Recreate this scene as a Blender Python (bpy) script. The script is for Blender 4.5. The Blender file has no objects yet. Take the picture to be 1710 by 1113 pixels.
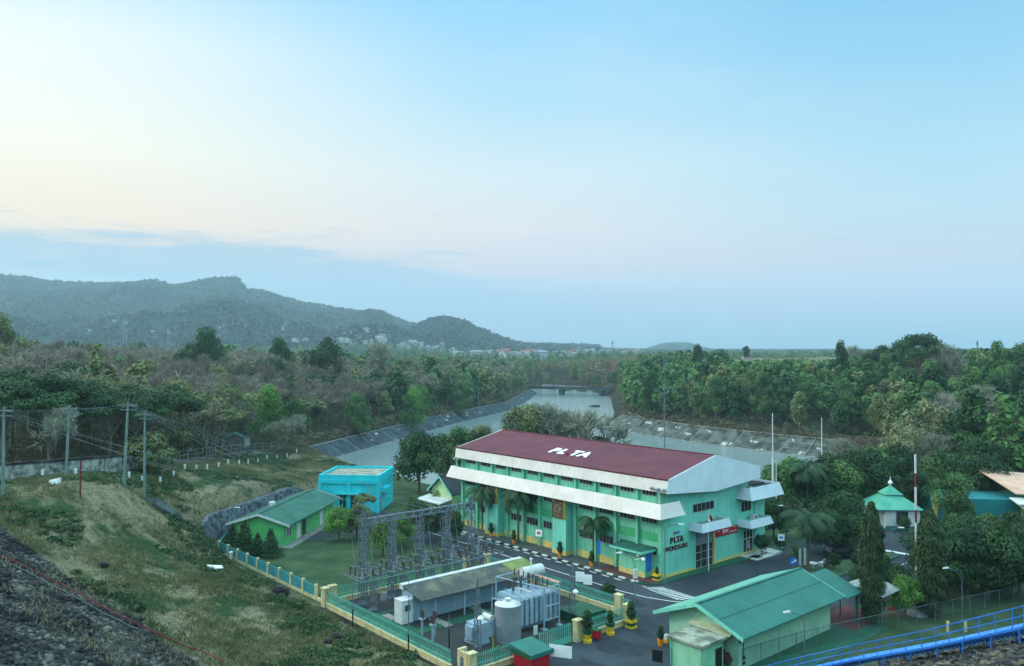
import bpy, math, random
import numpy as np
from mathutils import Vector, Matrix
R = math.radians
scene = bpy.context.scene
col = scene.collection
random.seed(7)

# ------------------------------------------------------------------ camera
FP, HC = 1340.0, 27.0                       # focal length (px of the 1710 px photo), eye height over the plant yard
PIT = math.atan(25.5 / FP)
cd = bpy.data.cameras.new('camera'); cam = bpy.data.objects.new('camera', cd); col.objects.link(cam)
cam.location = (0, 0, HC); cam.rotation_euler = (R(90) + PIT, 0, 0)
cd.sensor_width = 36; cd.lens = 36 * FP / 1710; cd.clip_end = 30000; cd.clip_start = 0.5
scene.camera = cam

# ------------------------------------------------------------------ sky and light
SUN_AZ, SUN_EL = R(-78), R(24)              # azimuth from +Y towards +X
world = bpy.data.worlds.new('World'); scene.world = world; world.use_nodes = True
nt = world.node_tree; N = nt.nodes; Lk = nt.links; N.clear()
def s2l(c):
    return tuple((x / 255 / 12.92) if x / 255 <= 0.04045 else ((x / 255 + 0.055) / 1.055) ** 2.4 for x in c) + (1,)
def nd(t, **k):
    n = N.new(t)
    for a, b in k.items(): setattr(n, a, b)
    return n
def mth(op, a, b=None, c=None, clamp=False):
    n = N.new('ShaderNodeMath'); n.operation = op; n.use_clamp = clamp
    for i, x in enumerate((a, b, c)):
        if x is None: continue
        if isinstance(x, (int, float)): n.inputs[i].default_value = x
        else: Lk.new(x, n.inputs[i])
    return n.outputs[0]
def ramp(fac, stops):
    n = N.new('ShaderNodeValToRGB'); Lk.new(fac, n.inputs[0]); e = n.color_ramp.elements
    while len(e) < len(stops): e.new(0.5)
    for q, (p, c) in zip(e, stops): q.position = p; q.color = c
    return n.outputs[0]
def mixc(f, a, b, typ='MIX'):
    n = N.new('ShaderNodeMix'); n.data_type = 'RGBA'; n.blend_type = typ
    for s, x in ((n.inputs[0], f), (n.inputs[6], a), (n.inputs[7], b)):
        if isinstance(x, (int, float, tuple)): s.default_value = x
        else: Lk.new(x, s)
    return n.outputs[2]
def sstep(x, a, b):
    n = N.new('ShaderNodeMapRange'); n.interpolation_type = 'SMOOTHSTEP'; Lk.new(x, n.inputs[0])
    n.inputs[1].default_value = a; n.inputs[2].default_value = b
    return n.outputs[0]
tc = nd('ShaderNodeTexCoord'); sep = nd('ShaderNodeSeparateXYZ'); Lk.new(tc.outputs['Generated'], sep.inputs[0])
X, Y, Z = sep.outputs
az = mth('ARCTAN2', X, Y)
t = mth('MULTIPLY', Z, 2.0, clamp=True)
def zs(py): return max(0.0, (582 - py) / FP * 2 * 0.93)
left = ramp(t, [(zs(p), s2l(c)) for p, c in ((570, (152, 190, 206)), (470, (180, 206, 218)), (425, (226, 214, 206)), (375, (255, 232, 200)), (260, (255, 250, 230)), (100, (238, 248, 250)), (0, (186, 226, 248)), (-110, (235, 250, 255)))])
mid = ramp(t, [(zs(p), s2l(c)) for p, c in ((570, (146, 186, 208)), (490, (180, 196, 214)), (440, (216, 208, 216)), (370, (230, 224, 224)), (280, (218, 232, 236)), (160, (180, 222, 242)), (0, (142, 208, 246)), (-110, (205, 240, 255)))])
right = ramp(t, [(zs(p), s2l(c)) for p, c in ((570, (146, 184, 208)), (500, (184, 194, 214)), (430, (202, 206, 218)), (360, (186, 216, 230)), (260, (172, 216, 236)), (130, (146, 204, 236)), (0, (124, 192, 232)), (-110, (190, 232, 255)))])
sky = mixc(sstep(az, R(-33), R(2)), left, mid)
sky = mixc(sstep(az, R(-3), R(31)), sky, right)
# blue-grey evening cloud bank low on the left, thin wisps elsewhere
cv = nd('ShaderNodeCombineXYZ'); Lk.new(mth('MULTIPLY', az, 3.2), cv.inputs[0]); Lk.new(mth('MULTIPLY', Z, 26.0), cv.inputs[1])
def noise(vec, scale, detail=5, rough=0.55):
    n = nd('ShaderNodeTexNoise'); Lk.new(vec, n.inputs['Vector']); n.inputs['Scale'].default_value = scale
    n.inputs['Detail'].default_value = detail; n.inputs['Roughness'].default_value = rough
    return n.outputs[0]
n1 = noise(cv.outputs[0], 2.2, 6, 0.6); n2 = noise(cv.outputs[0], 1.1, 4)
edge = mth('ADD', mth('MULTIPLY', sstep(az, R(-18), R(5)), -0.046), 0.128)
band = mth('ADD', mth('SUBTRACT', edge, Z), mth('MULTIPLY', mth('SUBTRACT', n1, 0.5), 0.12))
cl = sstep(mth('ADD', band, mth('MULTIPLY', mth('SUBTRACT', noise(cv.outputs[0], 7.0, 6, 0.65), 0.5), 0.03)), -0.012, 0.024)
gap = sstep(mth('ADD', Z, mth('MULTIPLY', mth('SUBTRACT', n2, 0.5), 0.10)), 0.055, 0.088)
gap = mth('MAXIMUM', gap, sstep(az, R(-29), R(-22)))
azf = mth('SUBTRACT', 1.0, sstep(az, R(-6), R(14)))
sky = mixc(mth('MULTIPLY', mth('MULTIPLY', cl, gap), mth('MULTIPLY', azf, 0.8)), sky, s2l((160, 190, 212)))
wisp = mth('MULTIPLY', sstep(n1, 0.60, 0.74), mth('MULTIPLY', sstep(Z, 0.06, 0.1), mth('SUBTRACT', 1.0, sstep(Z, 0.14, 0.19))))
sky = mixc(mth('MULTIPLY', wisp, 0.5), sky, s2l((166, 190, 208)))
cv2 = nd('ShaderNodeCombineXYZ'); Lk.new(mth('ADD', mth('MULTIPLY', az, 1.2), mth('MULTIPLY', Z, 1.2)), cv2.inputs[0]); Lk.new(mth('MULTIPLY', Z, 4.0), cv2.inputs[1])
n3 = noise(cv2.outputs[0], 2.5, 5)
veil = mth('MULTIPLY', sstep(n3, 0.42, 0.75), sstep(Z, 0.10, 0.2))
sky = mixc(mth('MULTIPLY', veil, 0.16), sky, s2l((236, 242, 246)))
# the unseen half of the sky behind the viewer, brightened to light the scene
behind = ramp(t, [(0.0, (.74, 1.24, 1.42, 1)), (0.25, (.90, 1.55, 1.72, 1)), (0.6, (.96, 1.65, 1.9, 1)), (1.0, (1.0, 1.68, 1.92, 1))])
sky = mixc(sstep(mth('MULTIPLY', Y, -1.0), -0.65, 0.3), sky, behind)
sun_side = sstep(mth('MULTIPLY', X, -1.0), 0.5, 0.95)      # afterglow to the left
glow = mth('MULTIPLY', sun_side, mth('MULTIPLY', sstep(Z, 0.02, 0.2), mth('SUBTRACT', 1.0, sstep(Z, 0.35, 0.8))))
sky = mixc(mth('MULTIPLY', glow, 0.9), sky, (1.25, 1.08, 0.88, 1))
sky = mixc(mth('MULTIPLY', sstep(Z, 0.44, 0.66), 0.9), sky, (1.45, 2.15, 2.4, 1))  # sky overhead, out of frame, brightened and tinted to lift the ambient light
ns = nd('ShaderNodeTexSky'); ns.sky_type = 'NISHITA'; ns.sun_disc = False
ns.sun_elevation = SUN_EL; ns.sun_rotation = SUN_AZ; ns.dust_density = 3.0
bg1 = nd('ShaderNodeBackground'); Lk.new(ns.outputs[0], bg1.inputs[0]); bg1.inputs[1].default_value = 0.06
bg2 = nd('ShaderNodeBackground'); Lk.new(sky, bg2.inputs[0]); bg2.inputs[1].default_value = 1.02
ms = nd('ShaderNodeMixShader'); ms.inputs[0].default_value = 0.93
Lk.new(bg1.outputs[0], ms.inputs[1]); Lk.new(bg2.outputs[0], ms.inputs[2])
wo = nd('ShaderNodeOutputWorld'); Lk.new(ms.outputs[0], wo.inputs[0])
sd = bpy.data.lights.new('sun', 'SUN'); sd.energy = 1.9; sd.angle = R(12); sd.color = (1.0, 0.90, 0.78)
so = bpy.data.objects.new('sun', sd); col.objects.link(so)
dv = Vector((math.sin(SUN_AZ) * math.cos(SUN_EL), math.cos(SUN_AZ) * math.cos(SUN_EL), math.sin(SUN_EL)))
so.rotation_euler = dv.to_track_quat('Z', 'Y').to_euler(); so.location = (-60, 20, 80)
scene.view_settings.view_transform = 'Standard'; scene.view_settings.look = 'None'
scene.view_settings.exposure = 0.12; scene.view_settings.gamma = 1.0
scene.render.engine = 'CYCLES'
cy = scene.cycles
cy.max_bounces = 5; cy.diffuse_bounces = 3; cy.glossy_bounces = 2; cy.transmission_bounces = 2; cy.volume_bounces = 1
cy.transparent_max_bounces = 6; cy.use_denoising = True

HAZE = 0.00014
# ------------------------------------------------------------------ pixel rays -> places
def ray(px, py):
    a = (px - 855) / FP; b = -(py - 556.5) / FP
    y = math.cos(PIT) - b * math.sin(PIT); z = math.sin(PIT) + b * math.cos(PIT)
    return a / y, z / y
def G(px, py, z=0.0):
    a, s = ray(px, py); y = (z - HC) / s; return a * y, y
def AT(px, py, D):
    a, s = ray(px, py); return a * D, D, HC + s * D
A0 = (17.6, 94.2); EX = (.652, -.758); EY = (.758, .652); RZ = math.atan2(-.758, .652)
def W(u, v): return A0[0] + u * EX[0] + v * EY[0], A0[1] + u * EX[1] + v * EY[1]      # plant grid -> world
def UV(x, y):
    dx, dy = x - A0[0], y - A0[1]; return dx * EX[0] + dy * EX[1], dx * EY[0] + dy * EY[1]

# ------------------------------------------------------------------ materials
MATS = {}
def mat(name, c1, c2=None, rough=0.7, scale=0.8, detail=6, bump=0.0, metal=0.0, streak=0.0, streak_c=(0.12, 0.12, 0.1), spec=0.3, wave=None, lo=0.35, hi=0.65, bscale=None, smap=(3.5, 3.5, 0.25)):
    if name in MATS: return MATS[name]
    m = bpy.data.materials.new(name); m.use_nodes = True; T = m.node_tree; n = T.nodes; l = T.links
    b = n['Principled BSDF']; b.inputs['Roughness'].default_value = rough; b.inputs['Metallic'].default_value = metal
    b.inputs['Specular IOR Level'].default_value = spec
    co = n.new('ShaderNodeTexCoord').outputs['Object']
    if c2 is None: c2 = tuple(x * 0.78 for x in c1)
    nz = n.new('ShaderNodeTexNoise'); nz.inputs['Scale'].default_value = scale; nz.inputs['Detail'].default_value = detail; nz.inputs['Roughness'].default_value = 0.6; l.new(co, nz.inputs[0])
    mr = n.new('ShaderNodeMapRange'); mr.inputs[1].default_value = lo; mr.inputs[2].default_value = hi; l.new(nz.outputs[0], mr.inputs[0])
    mx = n.new('ShaderNodeMix'); mx.data_type = 'RGBA'; l.new(mr.outputs[0], mx.inputs[0]); mx.inputs[6].default_value = (*c1, 1); mx.inputs[7].default_value = (*c2, 1)
    out = mx.outputs[2]
    if streak > 0:
        mp = n.new('ShaderNodeMapping'); mp.inputs['Scale'].default_value = smap; l.new(co, mp.inputs[0])
        n2 = n.new('ShaderNodeTexNoise'); n2.inputs['Scale'].default_value = 1.3; n2.inputs['Detail'].default_value = 5; l.new(mp.outputs[0], n2.inputs[0])
        m2 = n.new('ShaderNodeMapRange'); m2.inputs[1].default_value = 0.5; m2.inputs[2].default_value = 0.75; m2.inputs[4].default_value = streak; l.new(n2.outputs[0], m2.inputs[0])
        mx2 = n.new('ShaderNodeMix'); mx2.data_type = 'RGBA'; l.new(m2.outputs[0], mx2.inputs[0]); l.new(out, mx2.inputs[6]); mx2.inputs[7].default_value = (*streak_c, 1); out = mx2.outputs[2]
    l.new(out, b.inputs['Base Color'])
    if wave:
        axis, wsc, dist = wave
        wv = n.new('ShaderNodeTexWave'); wv.wave_type = 'BANDS'; wv.bands_direction = axis; wv.inputs['Scale'].default_value = wsc; l.new(co, wv.inputs[0])
        bp = n.new('ShaderNodeBump'); bp.inputs['Distance'].default_value = dist; bp.inputs['Strength'].default_value = 0.7; l.new(wv.outputs[0], bp.inputs['Height']); l.new(bp.outputs[0], b.inputs['Normal'])
    elif bump:
        nb = n.new('ShaderNodeTexNoise'); nb.inputs['Scale'].default_value = bscale or scale * 6; nb.inputs['Detail'].default_value = 4; l.new(co, nb.inputs[0])
        bp = n.new('ShaderNodeBump'); bp.inputs['Distance'].default_value = bump; bp.inputs['Strength'].default_value = 0.8; l.new(nb.outputs[0], bp.inputs['Height']); l.new(bp.outputs[0], b.inputs['Normal'])
    MATS[name] = m; return m
def leafmat(name, ca, cb, trans=0.25, rough=0.65, var=0.25):
    if name in MATS: return MATS[name]
    m = bpy.data.materials.new(name); m.use_nodes = True; T = m.node_tree; n = T.nodes; l = T.links
    b = n['Principled BSDF']; b.inputs['Roughness'].default_value = rough; b.inputs['Specular IOR Level'].default_value = 0.25
    at = n.new('ShaderNodeAttribute'); at.attribute_name = 'tint'
    oi = n.new('ShaderNodeObjectInfo')
    ad = n.new('ShaderNodeMath'); ad.operation = 'MULTIPLY_ADD'; l.new(oi.outputs['Random'], ad.inputs[0]); ad.inputs[1].default_value = var; l.new(at.outputs['Fac'], ad.inputs[2])
    mx = n.new('ShaderNodeMix'); mx.data_type = 'RGBA'; l.new(ad.outputs[0], mx.inputs[0]); mx.inputs[6].default_value = (*ca, 1); mx.inputs[7].default_value = (*cb, 1); mx.clamp_factor = True
    l.new(mx.outputs[2], b.inputs['Base Color'])
    if trans > 0:
        tr = n.new('ShaderNodeBsdfTranslucent'); l.new(mx.outputs[2], tr.inputs[0])
        s = n.new('ShaderNodeMixShader'); s.inputs[0].default_value = trans; l.new(b.outputs[0], s.inputs[1]); l.new(tr.outputs[0], s.inputs[2])
        l.new(s.outputs[0], n['Material Output'].inputs[0])
    MATS[name] = m; return m

# ------------------------------------------------------------------ mesh helpers
class MB:
    def __init__(s): s.v = []; s.f = []; s.m = []
    def face(s, pts, mi=0):
        b = len(s.v); s.v += [tuple(p) for p in pts]; s.f.append(tuple(range(b, b + len(pts)))); s.m.append(mi); return s
    def hexa(s, p, mi=0):            # 8 points: bottom 0-3, top 4-7
        b = len(s.v); s.v += [tuple(q) for q in p]
        for q in ((3, 2, 1, 0), (4, 5, 6, 7), (0, 1, 5, 4), (1, 2, 6, 5), (2, 3, 7, 6), (3, 0, 4, 7)):
            s.f.append(tuple(b + i for i in q)); s.m.append(mi)
        return s
    def box(s, x0, x1, y0, y1, z0, z1, mi=0):
        return s.hexa([(x0, y0, z0), (x1, y0, z0), (x1, y1, z0), (x0, y1, z0), (x0, y0, z1), (x1, y0, z1), (x1, y1, z1), (x0, y1, z1)], mi)
    def prism(s, pts, vec, mi=0):
        b = len(s.v); n = len(pts); vec = Vector(vec)
        s.v += [tuple(p) for p in pts] + [tuple(Vector(p) + vec) for p in pts]
        s.f.append(tuple(b + i for i in reversed(range(n)))); s.m.append(mi)
        s.f.append(tuple(b + n + i for i in range(n))); s.m.append(mi)
        for i in range(n):
            j = (i + 1) % n; s.f.append((b + i, b + j, b + n + j, b + n + i)); s.m.append(mi)
        return s
    def tube(s, p0, p1, r0, r1=None, n=6, mi=0, cap=True):
        r1 = r0 if r1 is None else r1
        p0 = Vector(p0); p1 = Vector(p1); d = (p1 - p0)
        if d.length < 1e-6: return s
        q = d.normalized().to_track_quat('Z', 'Y'); b = len(s.v)
        for p, r in ((p0, r0), (p1, r1)):
            for i in range(n):
                a = 2 * math.pi * (i + 0.5) / n; s.v.append(tuple(p + q @ Vector((r * math.cos(a), r * math.sin(a), 0))))
        for i in range(n):
            j = (i + 1) % n; s.f.append((b + i, b + j, b + n + j, b + n + i)); s.m.append(mi)
        if cap:
            s.f.append(tuple(b + i for i in reversed(range(n)))); s.m.append(mi)
            s.f.append(tuple(b + n + i for i in range(n))); s.m.append(mi)
        return s
    def path(s, pts, r, n=6, mi=0):
        for a, b in zip(pts, pts[1:]): s.tube(a, b, r, r, n, mi)
        return s
    def lathe(s, c, prof, n=12, mi=0):
        b = len(s.v); k = len(prof)
        for r, z in prof:
            for i in range(n):
                a = 2 * math.pi * i / n; s.v.append((c[0] + r * math.cos(a), c[1] + r * math.sin(a), c[2] + z))
        for q in range(k - 1):
            for i in range(n):
                j = (i + 1) % n; s.f.append((b + q * n + i, b + q * n + j, b + (q + 1) * n + j, b + (q + 1) * n + i)); s.m.append(mi)
        if prof[0][0] > 1e-4: s.f.append(tuple(b + i for i in reversed(range(n)))); s.m.append(mi)
        if prof[-1][0] > 1e-4: s.f.append(tuple(b + (k - 1) * n + i for i in range(n))); s.m.append(mi)
        return s
    def ball(s, c, r, n=10, mi=0, sz=1.0):
        k = n // 2 + 1
        return s.lathe(c, [(max(1e-5, r * math.sin(math.pi * i / k)), -r * sz * math.cos(math.pi * i / k)) for i in range(k + 1)], n, mi)
    def build(s, name, mats, parent=None, smooth=False, loc=(0, 0, 0), rz=0.0):
        me = bpy.data.meshes.new(name); me.from_pydata(s.v, [], s.f)
        mats = mats if isinstance(mats, (list, tuple)) else [mats]
        for m in mats: me.materials.append(m)
        me.polygons.foreach_set('material_index', s.m)
        if smooth: me.polygons.foreach_set('use_smooth', [True] * len(s.f))
        me.update()
        o = bpy.data.objects.new(name, me); col.objects.link(o); o.location = loc; o.rotation_euler = (0, 0, rz)
        if parent: o.parent = parent
        return o
def tag(o, label=None, cat=None, group=None, kind=None):
    if label: o['label'] = label
    if cat: o['category'] = cat
    if group: o['group'] = group
    if kind: o['kind'] = kind
    return o
def thing(name, label, cat, loc=(0, 0, 0), rz=0.0, group=None):
    o = bpy.data.objects.new(name, None); col.objects.link(o); o.location = loc; o.rotation_euler = (0, 0, rz)
    o.empty_display_size = 0.5
    return tag(o, label, cat, group)
def copy_tree(o, parent=None):
    c = o.copy(); col.objects.link(c)
    if parent: c.parent = parent
    for ch in list(o.children): copy_tree(ch, c)
    return c
def place(o, loc, rz=0.0, label=None, s=None):
    o.location = loc; o.rotation_euler = (0, 0, rz)
    if label: o['label'] = label
    if s: o.scale = s if isinstance(s, tuple) else (s, s, s)
    return o
# soup of quads with a tint per face: fast foliage and twigs
def soup(name, Q, tint, mi, mats, parent=None, loc=(0, 0, 0)):
    Q = np.asarray(Q, dtype=np.float32); n = len(Q)
    me = bpy.data.meshes.new(name); me.vertices.add(n * 4); me.vertices.foreach_set('co', Q.reshape(-1))
    me.loops.add(n * 4); me.loops.foreach_set('vertex_index', np.arange(n * 4, dtype=np.int32))
    me.polygons.add(n); me.polygons.foreach_set('loop_start', np.arange(0, n * 4, 4, dtype=np.int32))
    for m in mats: me.materials.append(m)
    me.polygons.foreach_set('material_index', np.asarray(mi, dtype=np.int32) if np.ndim(mi) else np.full(n, mi, dtype=np.int32))
    a = me.attributes.new('tint', 'FLOAT', 'FACE'); a.data.foreach_set('value', np.asarray(tint, dtype=np.float32))
    me.update(calc_edges=True)
    o = bpy.data.objects.new(name, me); col.objects.link(o); o.location = loc
    if parent: o.parent = parent
    return o

# ------------------------------------------------------------------ terrain height
rs = np.random.RandomState(3)
_tab = rs.rand(256, 256)
def vnoise(x, y):
    x = np.asarray(x, float); y = np.asarray(y, float)
    xi = np.floor(x).astype(int); yi = np.floor(y).astype(int); fx = x - xi; fy = y - yi
    fx = fx * fx * (3 - 2 * fx); fy = fy * fy * (3 - 2 * fy)
    g = lambda a, b: _tab[a & 255, b & 255]
    return (g(xi, yi) * (1 - fx) + g(xi + 1, yi) * fx) * (1 - fy) + (g(xi, yi + 1) * (1 - fx) + g(xi + 1, yi + 1) * fx) * fy
def fbm(x, y, o=4):
    s = 0; a = 1.0; t = 0
    for i in range(o): s = s + a * (vnoise(x * 2 ** i + 17.3 * i, y * 2 ** i + 9.1 * i) - 0.5); t += a; a *= 0.5
    return s / t
WATER = [(-53, 229), (-30, 188), (-12, 166), (12, 156), (45, 152), (72, 168), (90, 200), (92, 232), (81, 245), (60.5, 275), (44.6, 306), (42, 345), (50, 397), (57, 460), (64, 525), (60, 585), (20, 640), (-60, 668), (-80, 640), (-10, 612), (14, 580), (18, 560), (1.6, 420), (-24, 340), (-43, 268)]
FLAT = [(6, 52), (-4.5, 67.2), (-38.9, 104.6), (-43.2, 107.4), (-36.6, 131.5), (-34, 150), (-30, 172), (10, 147), (46, 143), (76, 150), (92, 122), (82, 90), (62, 82), (47, 76), (26, 64)]
def pdist(P, poly):
    P = np.asarray(P, float); d2 = np.full(len(P), 1e18); ins = np.zeros(len(P), bool)
    n = len(poly)
    for i in range(n):
        a = np.array(poly[i], float); b = np.array(poly[(i + 1) % n], float); e = b - a
        tt = np.clip(((P - a) @ e) / (e @ e), 0, 1); q = a + tt[:, None] * e
        d2 = np.minimum(d2, ((P - q) ** 2).sum(1))
        c = ((a[1] > P[:, 1]) != (b[1] > P[:, 1])); xx = a[0] + (P[:, 1] - a[1]) / (b[1] - a[1] + 1e-12) * e[0]
        ins ^= c & (P[:, 0] < xx)
    d = np.sqrt(d2); return np.where(ins, -d, d)
_pix = [(100, 900, 80), (200, 900, 86), (250, 985, 75), (380, 1060, 70), (450, 1000, 80), (330, 930, 95), (100, 840, 86), (0, 875, 76), (450, 800, 130), (400, 830, 118), (335, 850, 110), (285, 862, 104), (520, 780, 170), (560, 1060, 76), (650, 1100, 70), (430, 960, 91)]
CP = [AT(*p) for p in _pix] + [(-22, 83, .4), (-31, 93, .5), (-65, 103, 10), (-54, 105, 10.3), (-57.4, 125, 8.3), (-60, 145, 6.4), (-61, 185, 2.8), (-57, 212, .8),
    (-51, 107, 9.6), (-50, 122, 8.5), (-51, 145, 6.1), (-53.6, 200, .6), (-52.6, 83, 11.8), (-47.7, 98, 11.1), (-43.8, 109, 3.6), (-38, 131, 4.0), (-36, 145, 2), (-36, 170, .6),
    (-80, 110, 11), (-100, 100, 12), (-120, 130, 13), (-90, 150, 11), (-90, 200, 9), (-150, 200, 14), (-120, 300, 12), (-75, 220, 3), (-75, 270, 2.5), (-55, 300, 2), (-35, 380, 2), (-12, 450, 2), (-80, 350, 8), (-60, 450, 8),
    (-200, 400, 14), (-150, 600, 11), (0, 760, 8), (-40, 30, 8), (-80, 60, 12), (-60, 20, 12), (0, 10, 6), (40, 10, 10), (-45, 56, 5.5), (60, 272, 1.5), (92, 250, 1), (112, 240, 2), (122, 200, 4), (97, 180, 1.8), (97, 150, 1.5), (140, 150, 7), (130, 110, 4), (100, 90, 2), (80, 60, 2), (160, 250, 12), (120, 300, 8), (90, 350, 7),
    (220, 300, 14), (200, 200, 13), (75, 450, 6), (150, 450, 9), (85, 600, 7), (300, 500, 12), (165, 560, 20.3), (235, 600, 20), (168, 500, 16), (-300, 800, 12), (300, 800, 10), (-400, 300, 15), (400, 300, 14), (70, 350, 2), (78, 420, 2)]
CP = np.array(CP); _K = np.linalg.norm(CP[:, None, :2] - CP[None, :, :2], axis=2)
_n = len(CP); _M = np.zeros((_n + 1, _n + 1)); _M[:_n, :_n] = _K - 0.8 * np.eye(_n); _M[:_n, _n] = 1; _M[_n, :_n] = 1
_w = np.linalg.solve(_M, np.append(CP[:, 2], 0))
SK = [(-500, 480), (0, 462), (40, 464), (80, 472), (140, 474), (190, 475), (225, 473), (260, 470), (285, 479), (300, 478), (345, 468), (372, 466), (395, 465), (410, 484), (440, 488), (500, 506), (560, 516), (600, 522), (640, 524), (665, 536), (700, 546), (760, 562), (830, 572), (880, 577), (960, 579), (1060, 582), (1300, 583), (2300, 581)]
SK2 = [(640, 600), (690, 550), (715, 536), (740, 532), (765, 536), (800, 552), (840, 568), (870, 578), (910, 590)]
SK3 = [(1060, 588), (1085, 580), (1105, 573), (1130, 571), (1150, 572), (1175, 579), (1200, 586)]
def far(x, y):
    y = np.maximum(y, 1.0); px = 855 + FP * x / y
    base = 9.0 + 0 * y
    def ridge(sk, Ys, Yr, p=1.25):
        a = np.array(sk); zr = HC + (582 - np.interp(px, a[:, 0], a[:, 1])) / FP * Yr
        tt = np.clip((y - Ys) / (Yr - Ys), 0, 1); back = np.clip((y - Yr) / (0.5 * Yr), 0, 1)
        nz = fbm(x / 260.0, y / 260.0, 5); amp = np.clip(zr - 12, 0, 200)
        h = (zr - 9) * (tt ** p) * (1 - back) + amp * nz * 0.9 * tt * (1 - tt) * 3.2 + (np.abs(fbm(x / 150. + y / 900., y / 420., 3)) - .1) * amp * 2.2 * tt * (1 - tt)
        return base + np.maximum(h, 0)
    h = np.maximum(ridge(SK, 1150, 3000), ridge(SK2, 1400, 2250))
    return np.maximum(h, ridge(SK3, 3000, 3900))
def Hn(P):
    P = np.asarray(P, float).reshape(-1, 2); out = np.empty(len(P))
    for i in range(0, len(P), 20000):
        q = P[i:i + 20000]
        z = np.linalg.norm(q[:, None, :] - CP[None, :, :2], axis=2) @ _w[:_n] + _w[_n]
        z = z + 1.5 * fbm(q[:, 0] / 11., q[:, 1] / 11., 4) + 3.0 * fbm(q[:, 0] / 60., q[:, 1] / 60., 2) * np.clip((q[:, 1] - 140) / 60, 0, 1)
        z = np.maximum(z, 0.15)
        f = np.clip((q[:, 1] - 600) / 200, 0, 1); z = z * (1 - f) + far(q[:, 0], q[:, 1]) * f
        Lp = 11.2 - .525 * (q[:, 0] + 25.5) - .354 * (q[:, 1] - 40) + 0.5 * fbm(q[:, 0] / 5., q[:, 1] / 5., 3)
        Rp = 11.3 + .241 * (q[:, 0] - 27) - .4675 * (q[:, 1] - 43) + 0.4 * fbm(q[:, 0] / 5., q[:, 1] / 5., 3)
        near = q[:, 1] < 95
        z = np.where(near & (q[:, 0] < 5), np.maximum(z, np.minimum(Lp, 14)), z)
        d = pdist(q, FLAT); s = np.clip(d / 2.2, 0, 1); z = z * s * s * (3 - 2 * s)
        z = np.where(near, np.maximum(z, np.maximum(Rp, np.where(d > 0.5, np.minimum(Lp, 14), -9))), z)
        w = pdist(q, WATER); z = np.where(w > 0, np.minimum(z, -5 + .69 * w), -6.5)
        out[i:i + 20000] = np.minimum(z, 25.4) if q[:, 1].max() < 500 else z
    return out
def H(x, y): return float(Hn([(x, y)])[0])
# ------------------------------------------------------------------ palettes
def C(r, g, b): return s2l((r, g, b))[:3]
M_mint = mat('mint_render', C(120, 200, 170), C(98, 176, 148), 0.8, 0.3, streak=0.75, streak_c=C(74, 140, 112))
M_mint_dk = mat('green_band', C(70, 168, 118), C(58, 150, 104), 0.8, 0.5)
M_mintcool = mat('mint_gable', C(120, 202, 184), C(104, 184, 166), 0.8, 0.3, streak=0.45, streak_c=C(70, 130, 110))
M_yellow = mat('yellow_base', C(214, 200, 120), C(180, 170, 105), 0.8, 2.0, streak=0.4, streak_c=C(90, 100, 80))
M_fascia = mat('white_metal_fascia', C(222, 216, 212), C(204, 196, 190), 0.55, 0.3, streak=0.5, streak_c=C(184, 168, 146))
M_white = mat('white_paint', C(202, 206, 206), C(178, 184, 184), 0.6, 1.2, streak=0.2, streak_c=C(130, 135, 130))
M_roof = mat('maroon_roof', C(104, 48, 62), C(84, 40, 52), 0.75, 0.4, streak=0.5, streak_c=C(74, 42, 52), smap=(1.6, .12, .12), wave=('X', 1.6, 0.03))
M_glass = mat('dark_glass', (0.012, 0.016, 0.02), (0.03, 0.035, 0.04), 0.12, 1.5, spec=0.6)
M_frame = mat('grey_frame', C(150, 160, 160), None, 0.5, 2)
M_asphalt = mat('asphalt', C(36, 46, 54), C(58, 68, 76), 0.85, 0.16, 10, bump=0.01, bscale=20, lo=0.38, hi=0.64)
M_paving = mat('dark_paving', C(62, 68, 72), C(84, 88, 88), 0.85, 2.0, 6, bump=0.01)
M_redpave = mat('red_paving', C(98, 58, 60), C(76, 50, 52), 0.85, 1.6, 6, bump=0.01)
M_line = mat('road_paint', C(205, 212, 212), C(140, 150, 150), 0.7, 2.2, 6, lo=0.45, hi=0.8)
M_kgreen = mat('green_kerb', C(36, 92, 70), C(30, 76, 60), 0.8, 1.5)
M_kwhite = mat('white_kerb', C(214, 216, 210), C(170, 176, 172), 0.8, 1.5)
M_kdark = mat('dark_kerb', C(36, 44, 46), None, 0.8, 1.5)
M_concrete = mat('concrete', C(140, 146, 142), C(104, 112, 110), 0.9, 0.8, streak=0.3, streak_c=C(60, 70, 66))
M_stone = mat('dark_stone', C(104, 114, 124), C(48, 56, 64), 0.9, 1.6, 10, bump=0.12, bscale=3, lo=.4, hi=.6)
M_steel = mat('galvanised_steel', C(112, 126, 136), C(72, 86, 98), 0.5, 3.0, metal=0.1)
M_teal = mat('teal_fence', C(96, 178, 158), C(76, 156, 140), 0.6, 1.5)
M_tealpanel = mat('teal_panel', C(52, 140, 146), C(42, 120, 130), 0.6, 0.8)
M_cream = mat('cream_wall', C(206, 196, 150), C(170, 164, 124), 0.85, 1.3, streak=0.5, streak_c=C(104, 104, 84))
M_equip = mat('light_blue_grey_equipment', C(144, 168, 184), C(118, 144, 162), 0.5, 1.0, streak=0.2, streak_c=C(90, 105, 112))
M_tank = mat('grey_tank', C(132, 140, 144), C(110, 120, 126), 0.5, 0.8, streak=0.25, streak_c=C(90, 98, 100))
M_ceramic = mat('brown_insulator', C(70, 54, 50), None, 0.3, 2.0)
M_black = mat('black_paint', (0.012, 0.014, 0.016), None, 0.5)
M_gravel = mat('yard_gravel', C(58, 64, 64), C(34, 40, 42), 0.95, 9.0, 8, bump=0.05, bscale=14)
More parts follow.
